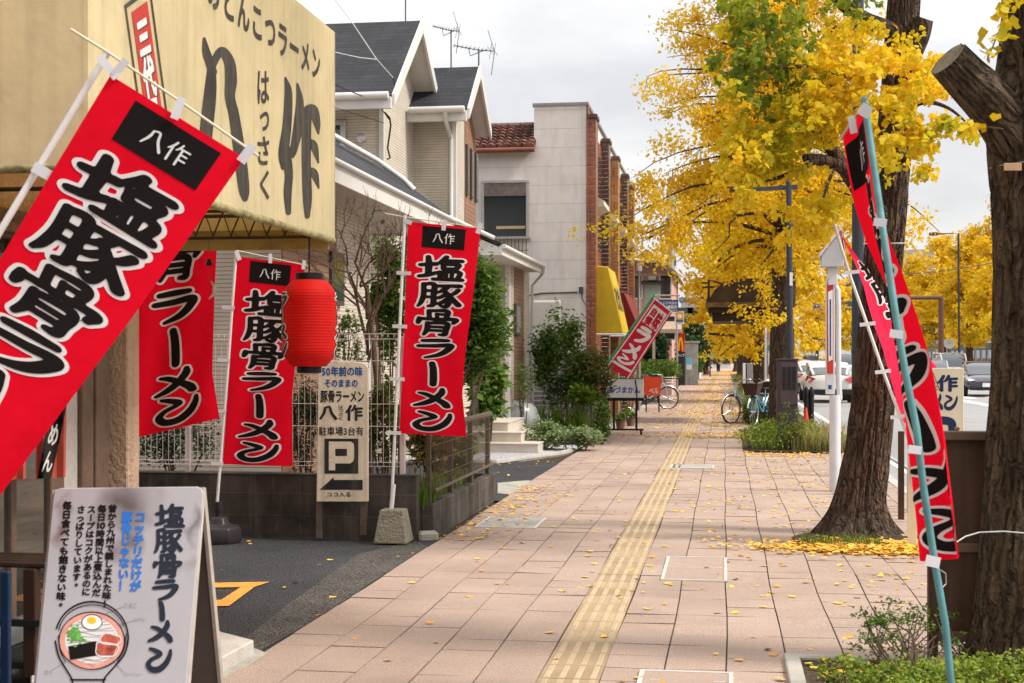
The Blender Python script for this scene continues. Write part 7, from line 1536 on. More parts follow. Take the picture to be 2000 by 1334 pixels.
# bus shelter with a barrel roof
m_brz = mat("bronze_roof", (.035, .019, .011), .5, .35, 3, dirt=(.09, .06, .02), dirt_amt=.4)
YS = 33.0; t = thing('bus_shelter', 'brown barrel-roofed bus shelter under the golden ginkgo', 'shelter', (.9, YS + 1.5, 0)); Zs = lambda py: atY(1440, py, YS).z; Xs = lambda px: atY(px, 600, YS).x
pr = [(1378, 590), (1386, 582), (1396, 566), (1412, 552), (1432, 546), (1470, 543), (1512, 545), (1528, 556), (1538, 572), (1543, 590)]
P_ = [(Xs(x), YS, Zs(y)) for x, y in pr]; mb = MB(); mb.prism([Vector(p) for p in P_], (0, 3.2, 0)); obj('roof', mb, m_brz, t, smooth=35, fixn=True)
mb = MB(); mb.bb((Xs(1378), YS - .05, Zs(600)), (Xs(1543), YS + 3.25, Zs(590.5))); obj('roof_edge', mb, mat("roof_edge_lit", (.13, .075, .02), .5, .4, 8), t)  # yellowish light along this band is put into its ochre colour
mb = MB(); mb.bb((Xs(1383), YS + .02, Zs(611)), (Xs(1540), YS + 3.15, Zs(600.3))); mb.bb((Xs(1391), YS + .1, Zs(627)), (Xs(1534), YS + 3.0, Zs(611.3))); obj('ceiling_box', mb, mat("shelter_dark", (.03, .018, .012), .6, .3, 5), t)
mb = MB(); mb.tube([(Xs(1384), YS + .3, Zs(585)), (Xs(1384), YS + .3, Zs(545)), (Xs(1410), YS + .3, Zs(552))], .03, 6); obj('bracket', mb, m_brz, t)
for yy in (YS + .4, YS + 2.8): mb = MB(); mb.tube([(1.35, yy, 0), (1.35, yy, Zs(626))], .05, 8); obj('post', mb, m_brz, t, smooth=50)
q = gnd(1497, 697 + 1.55 * F_PX / 40); a, b = atY(1499, 640, 40), atY(1512, 770, 40)
t = thing('timetable_panel', 'slim pale timetable panel on a white post between the two trunks', 'sign', (a.x, 40, 0)); mb = MB(); mb.tube([(a.x - .05, 40, 0), (a.x - .05, 40, a.z)], .035, 8); obj('post', mb, m_offw, t)
mb = MB(); mb.bb((a.x, 39.97, b.z), (b.x + .25, 40.03, a.z)); pn = obj('panel', mb, mat("timetable_grey", (.5, .48, .46), .5, .1, 4), t)
for k, (z0, z1, mm) in enumerate(((.30, .42, m_dred), (.44, .62, m_offw), (.66, .74, mat("tt_green", (.05, .22, .10), .5)), (.80, .97, mat("tt_tan", (.45, .26, .14), .5)))):
    hh = a.z - b.z; mb = MB(); mb.bb((a.x + .02, 39.955, b.z + hh * z0), (b.x + .2, 39.962, b.z + hh * z1)); obj('notice', mb, mm, pn)
q = gnd(1457, 800); 
for px, w_ in ((1455, 8), (1463, 14)):
    p = atY(px, 700, 45); mb = MB(); mb.bb((p.x - w_ / 120, 45, 0), (p.x + w_ / 120, 45.1, 1.35)); solo('info_board', mb, mat("board_grey", (.25, .25, .24), .6) if w_ > 10 else m_offw, 'slim white post of the roadside board beyond the bicycles' if w_ < 10 else 'grey roadside board back beyond the bicycles', 'board', bevel=.01)
# dark pole behind the leaning trunk
q = gnd(1676, 697 + 1.55 * F_PX / 18.5); mb = MB(); mb.tube([(q.x, q.y, -.05), (q.x, q.y, 9)], [.085, .07], 12); solo('utility_pole', mb, m_darkp, 'dark slim utility pole just left of the leaning ginkgo trunk', 'pole', smooth=50)
# bollards, cone
for px, lab in ((1575, 'black round-topped bollard at the kerb, left of the pair'), (1585, 'black round-topped bollard at the kerb, right of the pair')):
    q = gnd(px, 697 + 1.55 * F_PX / 31); q.x = min(q.x, 1.95); t = thing('bollard', lab, 'bollard', q, 'black bollards at the kerb'); mb = MB(); mb.lathe([(.055, 0), (.055, .62), (.052, .66)], q, 14); obj('shaft', mb, m_black, t, smooth=50); mb = MB(); mb.lathe([(.05, .66), (.062, .70), (.055, .80), (.03, .86), (.02, .90)], q, 14); obj('head', mb, m_black, t, smooth=50)
q = gnd(1574, 697 + 1.55 * F_PX / 29.5); mb = MB(); mb.lathe([(.13, 0), (.13, .02), (.09, .025), (.02, .5), (.015, .5)], q, 16); solo('traffic_cone', mb, mat("cone_red", (.62, .06, .02), .5), 'red traffic cone half hidden in the weeds by the bollards', 'cone', smooth=40)
# cream ramen sign by the trunk
D = 11.45; q = gnd(1781, 697 + 1.55 * F_PX / D); m_cream = mat("cream_board", (.68, .60, .46), .6, .06, 4, streak=.15, dirt=(.35, .20, .10)); PC = Plane(at(1830, 830, D), (-.08, -1, 0)); LC = lambda l: (lambda x, y: PC.hit(x, y, l))
t = thing('roadside_sign', 'cream roadside ramen sign with navy letters beside the leaning trunk', 'sign', q)
mb = MB(); mb.prism([PC.hit(x, y) for x, y in ((1779, 719), (1882, 719), (1883, 945), (1779, 945))], -PC.n * .03); bd_ = obj('board', mb, m_cream, t, bevel=.003, fixn=True)
m_navy = mat("sign_navy", (.015, .03, .085), .5, .1, 5)
mb = lay([], LC(.002))
for ch, b in (('八', (1782, 736, 1812, 764)), ('作', (1831, 733, 1870, 764))):
    V, Fs = brush(ch, .03); mb.add([PC.hit(b[0] + p[0] * (b[2] - b[0]), b[1] + p[1] * (b[3] - b[1]), .002) for p in V], [f[::-1] for f in Fs])
for ch, b in (('ラ', (1786, 770, 1803, 800)), ('メ', (1816, 770, 1843, 802)), ('ン', (1843, 770, 1871, 802))):
    V, Fs = brush(ch, .02); mb.add([PC.hit(b[0] + p[0] * (b[2] - b[0]), b[1] + p[1] * (b[3] - b[1]), .002) for p in V], [f[::-1] for f in Fs])
mb.add([PC.hit(*p, .002) for p in ((1803, 783), (1816, 783), (1816, 788), (1803, 788))], [(3, 2, 1, 0)])
obj('lettering', mb, m_navy, bd_)
it = []
for i, ch in enumerate("はっさく"): it += text_items(ch, (1811 + i * 4, 727 + i * 9, 1819 + i * 4.2, 735 + i * 9), .02)
mb = lay(it, LC(.002))
for x0 in (1808, 1822): mb.add([PC.hit(*p, .002) for p in ((x0, 728), (x0 + 1.2, 728), (x0 + 14.5, 764), (x0 + 13.3, 764))], [(3, 2, 1, 0)])
obj('small_lettering', mb, m_ink, bd_)
V, Fs = sdf_fill([[(1797, 822, 8), (1797, 890, 8)], [(1797, 822, 8), (1850, 822, 8), (1860, 834, 8), (1852, 858, 8), (1797, 858, 8)]], (1780, 805, 1880, 900), 2)
mb = MB(); mb.add([PC.hit(p[0], p[1], .002) for p in V], [f[::-1] for f in Fs]); mb.add([PC.hit(*p, .002) for p in ((1784, 932), (1800, 915), (1800, 924), (1860, 924), (1860, 940), (1784, 940))], [(5, 4, 3, 2, 1, 0)]); obj('letter_p', mb, m_navy, bd_)
mb = MB(); mb.prism([PC.hit(x, y, -.031) for x, y in ((1773, 719), (1791, 719), (1791, 1078), (1773, 1078))], -PC.n * .06); obj('post', mb, m_cream, t, bevel=.003, fixn=True)
mb = MB(); mb.prism([PC.hit(x, y, -.031) for x, y in ((1868, 945), (1880, 945), (1880, 1078), (1868, 1078))], -PC.n * .06); obj('post', mb, m_cream, t, bevel=.003, fixn=True)
# brown notice board by the right trunk
D = 7.25; m_nb = mat("notice_wood", (.060, .030, .016), .55, .35, 3, .2, 30, streak=.3, dirt=(.11, .07, .05)); q = gnd(1820, 697 + 1.55 * F_PX / D); t = thing('notice_board', 'dark brown wooden notice board seen from behind by the right-hand trunk', 'notice board', q)
yq = q.y; X7 = lambda px: atY(px, 900, yq).x; Z7 = lambda py: atY(1850, py, yq).z
mb = MB(); mb.bb((X7(1812), yq - .03, -.02), (X7(1831), yq + .03, Z7(860))); obj('post', mb, m_nb, t, bevel=.004); mb = MB(); mb.bb((1.82, yq - .03, -.02), (1.88, yq + .03, Z7(860))); obj('post', mb, m_nb, t, bevel=.004)
mb = MB(); mb.bb((X7(1831) + .001, yq - .005, Z7(1235)), (1.819, yq + .02, Z7(859))); obj('panel', mb, m_nb, t)
for y0_, y1_, dd in ((842, 859, .05), (1060, 1078, .02), (1232, 1252, .025)): mb = MB(); mb.bb((X7(1812) - (.01 if y0_ < 900 else -.045), yq - dd, Z7(y1_)), (1.88, yq - .006 if y0_ > 900 else yq + .05, Z7(y0_))); obj('rail', mb, mat("rail_wood", (.12, .075, .05), .55, .3, 4), t, bevel=.004)
mb = MB(); mb.lathe([(.001, 0), (.012, .004), (.014, .012), (.008, .02), (.001, .022)], (X7(1868), yq - .02, Z7(841)), 10); solo('fallen_nut', mb, mat("nut_brown", (.32, .12, .05), .5), 'small brown ginkgo nut lying on the notice board rail', 'nut', smooth=60)
mb = MB(); mb.tube([at(1862, 1063, 6.6), at(1885, 1048, 6.7), at(1912, 1040, 6.76), at(1960, 1038, 6.78), at(2010, 1042, 6.8)], .0035, 5); solo('tie_wire', mb, m_wg, 'white tie wire from the teal pole banner to the right trunk', 'wire')
mb = MB(); mb.tube([at(1835, 1112, 5.65), at(1847, 1120, 5.7), at(1848, 1140, 5.72), at(1840, 1148, 5.7)], .0025, 5); solo('tie_wire', mb, m_wg, 'white wire end curling below the lowest clip of the teal pole', 'wire')
q = gnd(1760, 1016); mb = MB(); mb.bb((q.x - .027, q.y - .03, -.02), (q.x + .027, q.y + .03, 1.55 - (838 - 697) * q.y / F_PX)); solo('wooden_post', mb, m_nb, 'dark squared wooden post between the trunk and the cream sign', 'post', bevel=.005)
q = gnd(1728, 975, 0); mb = MB(); a, b = at(1722, 884, 14.6), at(1775, 916, 14.2); mb.tube([a, b], .02, 8); mb.tube([a, Vector((a.x, a.y, 0))], .02, 8); mb.tube([b, Vector((b.x, b.y, 0))], .02, 8); solo('guard_rail', mb, m_steel, 'short silver pipe guard rail behind the leaning trunk', 'rail', smooth=50)
mb = MB(); c0 = at(1729, 476, D2); mb.tube([c0 + Vector((.185 * math.cos(a), .185 * math.sin(a), .012 * math.sin(a))) for a in [6.283 * i / 24 for i in range(25)]], .007, 5); solo('tree_band', mb, m_steel, 'wire band round the leaning ginkgo trunk', 'wire band')
# ================================================================== BICYCLES
m_tyre = mat("tyre_rubber", (.02, .02, .02), .8); m_chrome = mat("chrome", (.6, .6, .6), .2, .05, 5, metal=.9); m_bblue = mat("bike_blue", (.04, .28, .45), .35, .05, 5, coat=.4); m_bsil = mat("bike_silver", (.45, .46, .48), .3, .05, 5, metal=.5); m_bask = mat("basket_brown", (.05, .028, .02), .6)
def bicycle(label, loc, rz, mfr, mbask, wire_basket=False, basket_rear=False):
    t = thing('bicycle', label, 'bicycle', (0, 0, 0), 'parked bicycles'); R = .325
    for y in (.54, -.54):
        w_ = obj('wheel', MB().tube([(0, y + (R - .02) * math.cos(a), R + (R - .02) * math.sin(a)) for a in [6.283 * i / 32 for i in range(33)]], .012, 6, False), m_chrome, t, smooth=60)
        obj('tyre', MB().tube([(0, y + R * math.cos(a), R + R * math.sin(a)) for a in [6.283 * i / 32 for i in range(33)]], .021, 8, False), m_tyre, w_, smooth=60)
        mb = MB()
        for i in range(16): a = 6.283 * i / 16; mb.tube([(.025 * (-1) ** i, y, R), (0, y + (R - .02) * math.cos(a), R + (R - .02) * math.sin(a))], .0022, 3, False)
        mb.tube([(-.05, y, R), (.05, y, R)], .02, 8); obj('spokes', mb, m_chrome, w_)
        mb = MB(); mb.tube([(0, y + (R + .035) * math.cos(a), R + (R + .035) * math.sin(a)) for a in np.linspace(.25 if y > 0 else .3, 2.3 if y > 0 else 3.5, 16)], .022, 6); obj('mudguard', mb, m_chrome, t, smooth=60)
    mb = MB(); bb_ = (0, -.08, .29)
    mb.tube([(0, .38, .80), (0, .18, .45), bb_], .022, 8); mb.tube([bb_, (0, -.22, .72)], .018, 8); mb.tube([(0, .36, .72), (0, .1, .52), (0, -.15, .5)], .018, 8)
    for s in (-1, 1): mb.tube([bb_, (s * .05, -.54, R)], .011, 6); mb.tube([(0, -.2, .66), (s * .05, -.54, R)], .010, 6); mb.tube([(0, .40, .76), (s * .05, .46, .66), (s * .05, .54, R)], .013, 6)
    mb.tube([(0, .36, .92), (0, .40, .70)], .018, 8); obj('frame', mb, mfr, t, smooth=60)
    mb = MB(); mb.tube([(-.28, .12, 1.02), (-.24, .28, 1.03), (-.12, .36, .98), (0, .36, .94), (.12, .36, .98), (.24, .28, 1.03), (.28, .12, 1.02)], .012, 8); hb = obj('handlebar', mb, m_chrome, t, smooth=60)
    for s in (-1, 1): obj('grip', MB().tube([(s * .282, .14, 1.02), (s * .295, .02, 1.01)], .017, 8), m_black, hb, smooth=60)
    mb = MB(); mb.add([(-.10, -.34, .80), (.10, -.34, .80), (.09, -.25, .81), (-.09, -.25, .81), (-.03, -.08, .80), (.03, -.08, .80), (-.10, -.34, .86), (.10, -.34, .86), (.08, -.22, .86), (-.08, -.22, .86), (-.025, -.07, .84), (.025, -.07, .84)], [(0, 3, 2, 1), (3, 4, 5, 2), (6, 7, 8, 9), (9, 8, 11, 10), (0, 1, 7, 6), (1, 2, 8, 7), (2, 5, 11, 8), (5, 4, 10, 11), (4, 3, 9, 10), (3, 0, 6, 9)]); obj('saddle', mb, m_black, t, bevel=.012, smooth=60)
    mb = MB(); mb.tube([(0, -.22, .7), (0, -.235, .80)], .013, 6); obj('seat_post', mb, m_chrome, t)
    mb = MB()
    if wire_basket:
        for z, w_, l in ((.70, .12, .11), (.78, .14, .13), (.86, .155, .15), (.94, .17, .17)): mb.tube([(-w_, .60 - l, z), (w_, .60 - l, z), (w_, .60 + l, z), (-w_, .60 + l, z), (-w_, .60 - l, z)], .005, 4)
        for i in range(7):
            u = -1 + i / 3; mb.tube([(u * .12, .49, .70), (u * .17, .43, .94)], .003, 3); mb.tube([(u * .12, .71, .70), (u * .17, .77, .94)], .003, 3); mb.tube([(-.12, .60 + u * .11, .70), (-.17, .60 + u * .17, .94)], .003, 3); mb.tube([(.12, .60 + u * .11, .70), (.17, .60 + u * .17, .94)], .003, 3)
    else:
        for a, b in (((-1, -1), (1, -1)), ((1, -1), (1, 1)), ((1, 1), (-1, 1)), ((-1, 1), (-1, -1))):
            mb.add([(a[0] * .13, .6 + a[1] * .11, .70), (b[0] * .13, .6 + b[1] * .11, .70), (b[0] * .19, .6 + b[1] * .16, .95), (a[0] * .19, .6 + a[1] * .16, .95)], [(0, 1, 2, 3)])
        mb.add([(-.13, .49, .70), (.13, .49, .70), (.13, .71, .70), (-.13, .71, .70)], [(0, 3, 2, 1)]); mb.tube([(-.19, .44, .95), (.19, .44, .95), (.19, .76, .95), (-.19, .76, .95), (-.19, .44, .95)], .012, 6)
    obj('basket', mb, mbask, t)
    mb = MB(); mb.tube([(-.06, -.08, .29), (.06, -.08, .29)], .03, 8); mb.tube([(.07, -.08, .29), (.08, .07, .23)], .01, 5); mb.bb((.075, .04, .215), (.15, .11, .235)); mb.tube([(-.07, -.08, .29), (-.08, -.22, .35)], .01, 5); mb.bb((-.15, -.26, .34), (-.075, -.19, .36)); obj('crank', mb, m_black, t)
    mb = MB(); mb.tube([(-.07, -.58, .33), (-.14, -.70, .02)], .01, 5); mb.tube([(.07, -.58, .33), (.14, -.70, .02)], .01, 5); obj('kickstand', mb, m_chrome, t)
    mb = MB(); mb.box((0, -.90, .52), (.06, .02, .06)); obj('reflector', mb, mat("reflector_red", (.5, .01, .01), .2), t)
    t.location = loc; t.rotation_euler = (0, 0, rz); return t
q = gnd(1478, 832); bicycle('blue bicycle with a brown basket parked by the cabinet', (q.x + .12, q.y + .3, 0), math.radians(158), m_bblue, m_bask)
q = gnd(1449, 828); bicycle('silver bicycle with a wire basket, outermost on the walk', (q.x + .1, q.y + .7, 0), math.radians(140), m_bsil, m_chrome, True)
q = gnd(1500, 826); bicycle('grey bicycle with a dark basket between the blue one and the cabinet', (q.x + .1, q.y + .7, 0), math.radians(165), m_bsil, m_bask)
q = gnd(1270, 799); bicycle('bicycle parked behind the orange board sign', (q.x, q.y + .2, 0), math.radians(-70), m_bsil, m_chrome, True)
# ================================================================== CARS
m_plate = mat("plate_white", (.70, .72, .70), .5); m_tail = mat("tail_light_red", (.45, .01, .015), .2, coat=.6); m_head = mat("headlight_glass", (.62, .64, .66), .1, coat=.8, spec=.8)
m_cglass = glassmat("car_glass", (.05, .06, .065), .04); m_bump = mat("bumper_black", (.02, .02, .022), .5)
def loft(secs, n=14, e=3.2):
    """sections (y, half width, z0, z1) -> rounded boxy shell along y"""
    mb = MB(); vs = []
    for y, w_, z0, z1 in secs:
        for k in range(n * 2):
            a = 6.28318 * (k + .5) / (n * 2); c, s = math.cos(a), math.sin(a)
            vs.append((w_ * math.copysign(abs(c) ** (2 / e), c), y, (z0 + z1) / 2 + (z1 - z0) / 2 * math.copysign(abs(s) ** (2 / e), s)))
    m_ = n * 2; fs = [(i * m_ + k, i * m_ + (k + 1) % m_, (i + 1) * m_ + (k + 1) % m_, (i + 1) * m_ + k) for i in range(len(secs) - 1) for k in range(m_)]
    fs += [tuple(range(m_ - 1, -1, -1)), tuple(range((len(secs) - 1) * m_, len(secs) * m_))]; mb.add(vs, fs); return mb
def car(label, kind, mpaint, loc, rz, group='cars on the road'):
    """front of the car looks along +y"""
    t = thing('van' if kind == 'van' else 'car', label, 'van' if kind == 'van' else 'car', (0, 0, 0), group); van = kind == 'van'
    L_, W_, H_ = (4.2, .84, 1.92) if van else (4.4, .88, 1.47); hl = L_ / 2
    if van: body = [(-hl, .76, .42, 1.0), (-hl + .06, .82, .34, 1.08), (-1, W_, .30, 1.1), (1.2, W_, .30, 1.1), (hl - .25, .82, .32, 1.05), (hl - .03, .78, .36, .95), (hl, .74, .42, .88)]; gh = [(-hl + .05, .74, .95, 1.80), (-hl + .25, .78, .95, H_), (0, .78, .95, H_), (.95, .76, .95, H_ - .04), (1.45, .74, .95, 1.55), (1.82, .72, .95, 1.08)]
    else: body = [(-hl, .70, .42, .86), (-hl + .08, .82, .34, 1.02), (-hl + .5, W_, .27, 1.02), (0, W_, .24, .96), (1.0, W_, .24, .96), (1.6, .86, .27, .88), (hl - .15, .76, .32, .76), (hl, .62, .38, .64)]; gh = [(-hl + .10, .60, .85, 1.04), (-hl + .55, .68, .85, 1.28), (-1.0, .71, .85, H_ - .03), (-.3, .72, .85, H_), (.3, .71, .85, H_ - .03), (.8, .69, .85, 1.24), (1.35, .66, .85, .93)]
    bo = obj('body', loft(body), mpaint, t, smooth=45)
    obj('greenhouse', loft(gh, 14, 4.5), m_cglass, t, smooth=40)
    rf = [(y, w_ + .004, z1 - (.10 if van else .05), z1 + .012) for y, w_, z0, z1 in (gh[1:4] if van else gh[1:5])]; ro = obj('roof', loft(rf, 14, 3), mpaint, t, smooth=45)
    mb = MB()
    for s in (-1, 1):
        for i, j in ((0, 1), (1, 2), (len(gh) - 3, len(gh) - 2), (len(gh) - 2, len(gh) - 1)):
            a, b = gh[i], gh[j]; mb.tube([(s * (a[1] - .03), a[0], a[3] - .03), (s * (b[1] - .03), b[0], b[3] - .03)], .045, 6)
        mb.tube([(s * (gh[2][1] - .01), gh[2][0] + .3, .95), (s * (gh[2][1] - .05), gh[2][0] + .3, H_ - .04)], .035, 6)
    obj('pillars', mb, mpaint, t, smooth=50)
    mb = MB(); mb.bb((-.76, -hl - .03, .30), (.76, -hl + .2, .50)); obj('bumper', mb, m_bump if not van else mpaint, t, bevel=.03, seg=2)
    mb = MB(); mb.bb((-.66, hl - .12, .28), (.66, hl + .03, .42)); obj('grille', mb, m_bump, t, bevel=.02)
    for y in (-hl + .02, hl + .035 - .0): mb = MB(); s = -1 if y < 0 else 1; mb.box((0, y + s * .01, .72 if s < 0 else .50), (.33, .02, .165)); obj('number_plate', mb, m_plate, t, bevel=.004)
    for s in (-1, 1):
        mb = MB(); mb.prism([Vector((s * .50, -hl - .02, .88)), Vector((s * .83, -hl + .16, .98)), Vector((s * .86, -hl + .22, .80)), Vector((s * .72, -hl + .0, .72))] if not van else [Vector((s * .70, -hl - .02, .95)), Vector((s * .80, -hl + .02, .95)), Vector((s * .80, -hl + .02, .65)), Vector((s * .70, -hl - .02, .65))], (0, -.04, 0)); obj('tail_light', mb, m_tail, t, fixn=True)
        zc = .72 if not van else .80; mb = MB(); mb.prism([Vector((s * .42, hl - .10, zc - .05)), Vector((s * .72, hl - .28, zc + .10)), Vector((s * .79, hl - .36, zc + .06)), Vector((s * .70, hl - .12, zc - .08))], (0, .09, .02)); obj('headlight', mb, m_head, t, bevel=.01, fixn=True)
        mb = MB(); mb.box((s * (W_ + .10), .75 if not van else 1.25, 1.02 if not van else 1.2), (.20, .10, .14)); obj('mirror', mb, mpaint, t, bevel=.03, seg=2)
        for y in (-1.32, 1.36):
            w_ = obj('wheel', MB().lathe([(.20, -.10), (.20, .10)], (s * (W_ - .09), y, .31), 20, 'X'), m_chrome, t, smooth=40)
            obj('tyre', MB().lathe([(.20, -.11), (.29, -.11), (.315, -.08), (.315, .08), (.29, .11), (.20, .11)], (s * (W_ - .09), y, .31), 20, 'X'), m_tyre, w_, smooth=40)
    if not van:
        mb = MB(); mb.add([(-.58, -hl + .13, 1.045), (.58, -hl + .13, 1.045), (.50, -hl + .50, 1.245), (-.50, -hl + .50, 1.245)], [(0, 1, 2, 3)]); obj('rear_window', mb, m_cglass, t)
    t.location = loc; t.rotation_euler = (0, 0, rz); return t
RZ = -.115
m_cw = mat("car_white", (.72, .72, .72), .25, .02, 3, coat=.7); m_cg = mat("car_plum_grey", (.06, .055, .07), .25, .03, 3, metal=.4, coat=.8); m_cs = mat("car_silver", (.50, .51, .53), .25, .02, 3, metal=.5, coat=.7); m_cr = mat("car_red", (.42, .02, .02), .25, coat=.7)
def road(px, d): p = at(px, 700, d); return (p.x, p.y, RZ)
car('white hatchback seen from behind in the near lane', 'car', m_cw, road(1613, 53.2), 0)
car('white car ahead of the hatchback in the near lane', 'car', m_cw, road(1586, 66), 0)
car('dark plum-grey oncoming car by the right-hand trunk', 'car', m_cg, road(1916, 61), math.radians(176))
car('white van with a loudspeaker on its roof in the far lanes', 'van', m_cw, road(1856, 88), math.pi)
car('pale oncoming car with a red mirror beside the white van', 'car', m_cs, road(1824, 84), math.pi)
car('white oncoming van between the bus stop pole and the leaning trunk', 'van', m_cw, road(1655, 112), math.pi)
car('small white truck far ahead beyond the hatchback', 'van', m_cw, road(1579, 150), 0)
car('red car seen as a sliver between hatchback and lamp cabinet', 'car', m_cr, road(1560, 90), 0)
p = road(1297, 74); car('white van parked beside the yellow-green hedge', 'van', m_cw, (-3.2 - .6, 72, 0), .3, None)
p = at(1854, 671, 90); t = thing('loudspeaker', 'round grey loudspeaker on a pole above the white van', 'loudspeaker', (p.x, p.y, 0)); mb = MB(); mb.lathe([(.05, .3), (.18, .22), (.33, 0), (.33, -.06), (.2, -.05), (.08, .05)], p, 18, 'Y'); obj('horn', mb, mat("horn_grey", (.45, .44, .40), .5), t, smooth=50); mb = MB(); mb.tube([(p.x, p.y + .2, 0), (p.x, p.y + .2, p.z)], .05, 6); obj('pole', mb, m_frame, t)
# ================================================================== OVER THE ROAD
m_gan = mat("gantry_brown", (.14, .07, .05), .5)
p = at(1838, 581, 98); t = thing('gantry_pole', 'brown sign gantry pole with a long arm over the road', 'gantry', (p.x, p.y, 0)); mb = MB(); mb.tube([(p.x, p.y, 0), (p.x, p.y, p.z)], [.22, .18], 12); obj('pole', mb, m_gan, t, smooth=50); a, b = at(1632, 583, 98), at(1815, 581, 98); mb = MB(); mb.tube([a, b, p], [.10, .14, .16], 8); obj('arm', mb, m_gan, t)
p = at(1665, 580, 97.5); mb = MB(); mb.box(p, (.95, .1, 1.75)); solo('sign_back', mb, mat("sign_back_slate", (.07, .08, .10), .6), 'slate grey back of a traffic sign left of the leaning trunk', 'traffic sign', bevel=.02)
p = at(1600, 580, 97.5); t = thing('road_sign', 'blue road direction sign half hidden by golden leaves', 'traffic sign', p); mb = MB(); mb.box(p, (1.0, .08, 1.9)); pn = obj('panel', mb, mat("road_sign_blue", (.01, .09, .45), .5), t, bevel=.02); mb = MB(); mb.box(p + Vector((-.1, -.045, .1)), (.12, .01, .9)); mb.box(p + Vector((.1, -.045, .4)), (.4, .01, .1)); obj('arrow', mb, m_white, pn)
p = at(1582, 664, 120); t = thing('traffic_light', 'horizontal traffic signal showing green over the far road', 'traffic light', p); mb = MB(); mb.box(p, (1.2, .2, .42)); obj('housing', mb, m_black, t, bevel=.08, seg=2)
for k, (c, e) in enumerate((((.0, .75, .45), 2.5), ((.1, .07, .01), 0), ((.1, .01, .01), 0))): mb = MB(); mb.lathe([(.001, -.13), (.16, -.12), (.16, -.09)], p + Vector((-.4 + k * .4, 0, 0)), 14, 'Y'); obj('lens', mb, mat("signal_lens_%s" % "gar"[k], c, .4, 0, emit=e), t)
mb = MB(); mb.tube([p + Vector((.6, 0, 0)), p + Vector((1.9, 0, .1))], .06, 6); mb.tube([p + Vector((1.9, 0, .1)), (p.x + 1.9, p.y, 0)], .09, 8); obj('arm', mb, m_frame, t)
p = at(1823, 457, 92); t = thing('street_lamp', 'flat brown street lamp arm over the far side of the road', 'street lamp', (at(1872, 457, 92).x, p.y, 0)); mb = MB(); mb.box(p, (.5, .5, .2)); obj('lamp_head', mb, mat("lamp_head_rust", (.12, .04, .04), .5), t, bevel=.03); e_ = at(1872, 456, 92); mb = MB(); mb.tube([p, e_, (e_.x + .05, e_.y, 0)], .07, 8); obj('pole', mb, m_darkp, t)
mb = MB(); a, b = at(1560, 523, 60), at(2000, 500, 60); mb.tube([a.lerp(b, i / 16) - Vector((0, 0, .5 * math.sin(math.pi * i / 16))) for i in range(17)], .022, 5); solo('overhead_wire', mb, m_frame, 'overhead wire crossing the yellow trees on the right', 'wire', 'road wires')
mb = MB(); a, b = at(1235, 412, 62), at(1330, 385, 62); mb.tube([a, (a + b) / 2 - Vector((0, 0, .1)), b], .02, 4); solo('overhead_wire', mb, m_frame, 'thin wire running from the shop row into the golden tree', 'wire', 'road wires')
mb = MB(); a, b = at(1235, 447, 62), at(1290, 433, 62); mb.tube([a, (a + b) / 2 - Vector((0, 0, .05)), b], .02, 4); solo('overhead_wire', mb, m_frame, 'second, lower wire beside the shop row', 'wire', 'road wires')
q = at(1311, 560, 70); mb = MB(); mb.tube([(q.x, q.y, 0), (q.x, q.y, at(1311, 345, 70).z)], [.16, .12], 10); solo('utility_pole', mb, m_conc, 'grey utility pole beside the pink house', 'pole', smooth=50)
# buildings across the road, seen between the trunks
def right_building(lab, x, y0, y1, h, m):
    t = thing('shop_building', lab, 'building', (x + 4, (y0 + y1) / 2, 0)); mb = MB(); mb.bb((x, y0, -.1), (x + 9, y1, h)); obj('wall', mb, m, t)
    n = max(2, int((y1 - y0) / 3)); fl = max(1, int(h / 3))
    for i in range(n):
        for j in range(fl):
            y = y0 + (i + .5) * (y1 - y0) / n; z = j * 3 + 1.5; mb = MB(); mb.bb((x - .05, y - 1, z - .9), (x - .002, y + 1, z + .8)); w_ = obj('window', mb, m_frame, t); mb = MB(); mb.bb((x - .056, y - .9, z - .8), (x - .051, y + .9, z + .7)); obj('pane', mb, m_glass, w_)
    mb = MB(); mb.bb((x - .8, y0 + .2, 2.8), (x - .003, y1 - .2, 3.1)); obj('canopy', mb, [m_dred, m_bfar, m_wfar][int(y0) % 3], t)
right_building('pale shop building across the road behind the dark oncoming car', 24.5, 92, 112, 7, m_wfar)
right_building('salmon shop building across the road above the white van', 24.5, 113, 135, 6, m_pink)
right_building('grey office building across the road beyond the salmon shop', 24.5, 136, 170, 9, m_gfar)
right_building('long white building across the road in the distance', 24.5, 172, 240, 8, m_wfar)
a = at(1820, 460, 330); mb = MB(); mb.bb((a.x - 14, 330, 0), (a.x + 22, 345, a.z - 4)); t = solo('distant_building', mb, m_gfar, 'pale tall building blurred behind the yellow trees on the right', 'building')
# ================================================================== PERSON FAR UP THE WALK
def skin_mesh(J, Ed):
    me = bpy.data.meshes.new("sk"); me.from_pydata([j[:3] for j in J], Ed, []); o = bpy.data.objects.new("sk", me); COL.objects.link(o)
    o.modifiers.new("s", 'SKIN'); sv = me.skin_vertices[0].data if me.skin_vertices else None
    if sv is None:
        bm_ = bmesh.new(); bm_.from_mesh(me); ly = bm_.verts.layers.skin.verify(); bm_.to_mesh(me); bm_.free(); sv = me.skin_vertices[0].data
    for v, j in zip(sv, J): v.radius = (j[3], j[3])
    sv[0].use_root = True; o.modifiers.new("u", 'SUBSURF').levels = 1
    dg = bpy.context.evaluated_depsgraph_get(); dg.update(); m2 = bpy.data.meshes.new_from_object(o.evaluated_get(dg)); bpy.data.objects.remove(o); return m2
q = gnd(1403, 726.5)
t = thing('person', 'person in dark clothes walking far up the walk, arms at their sides', 'person', q)
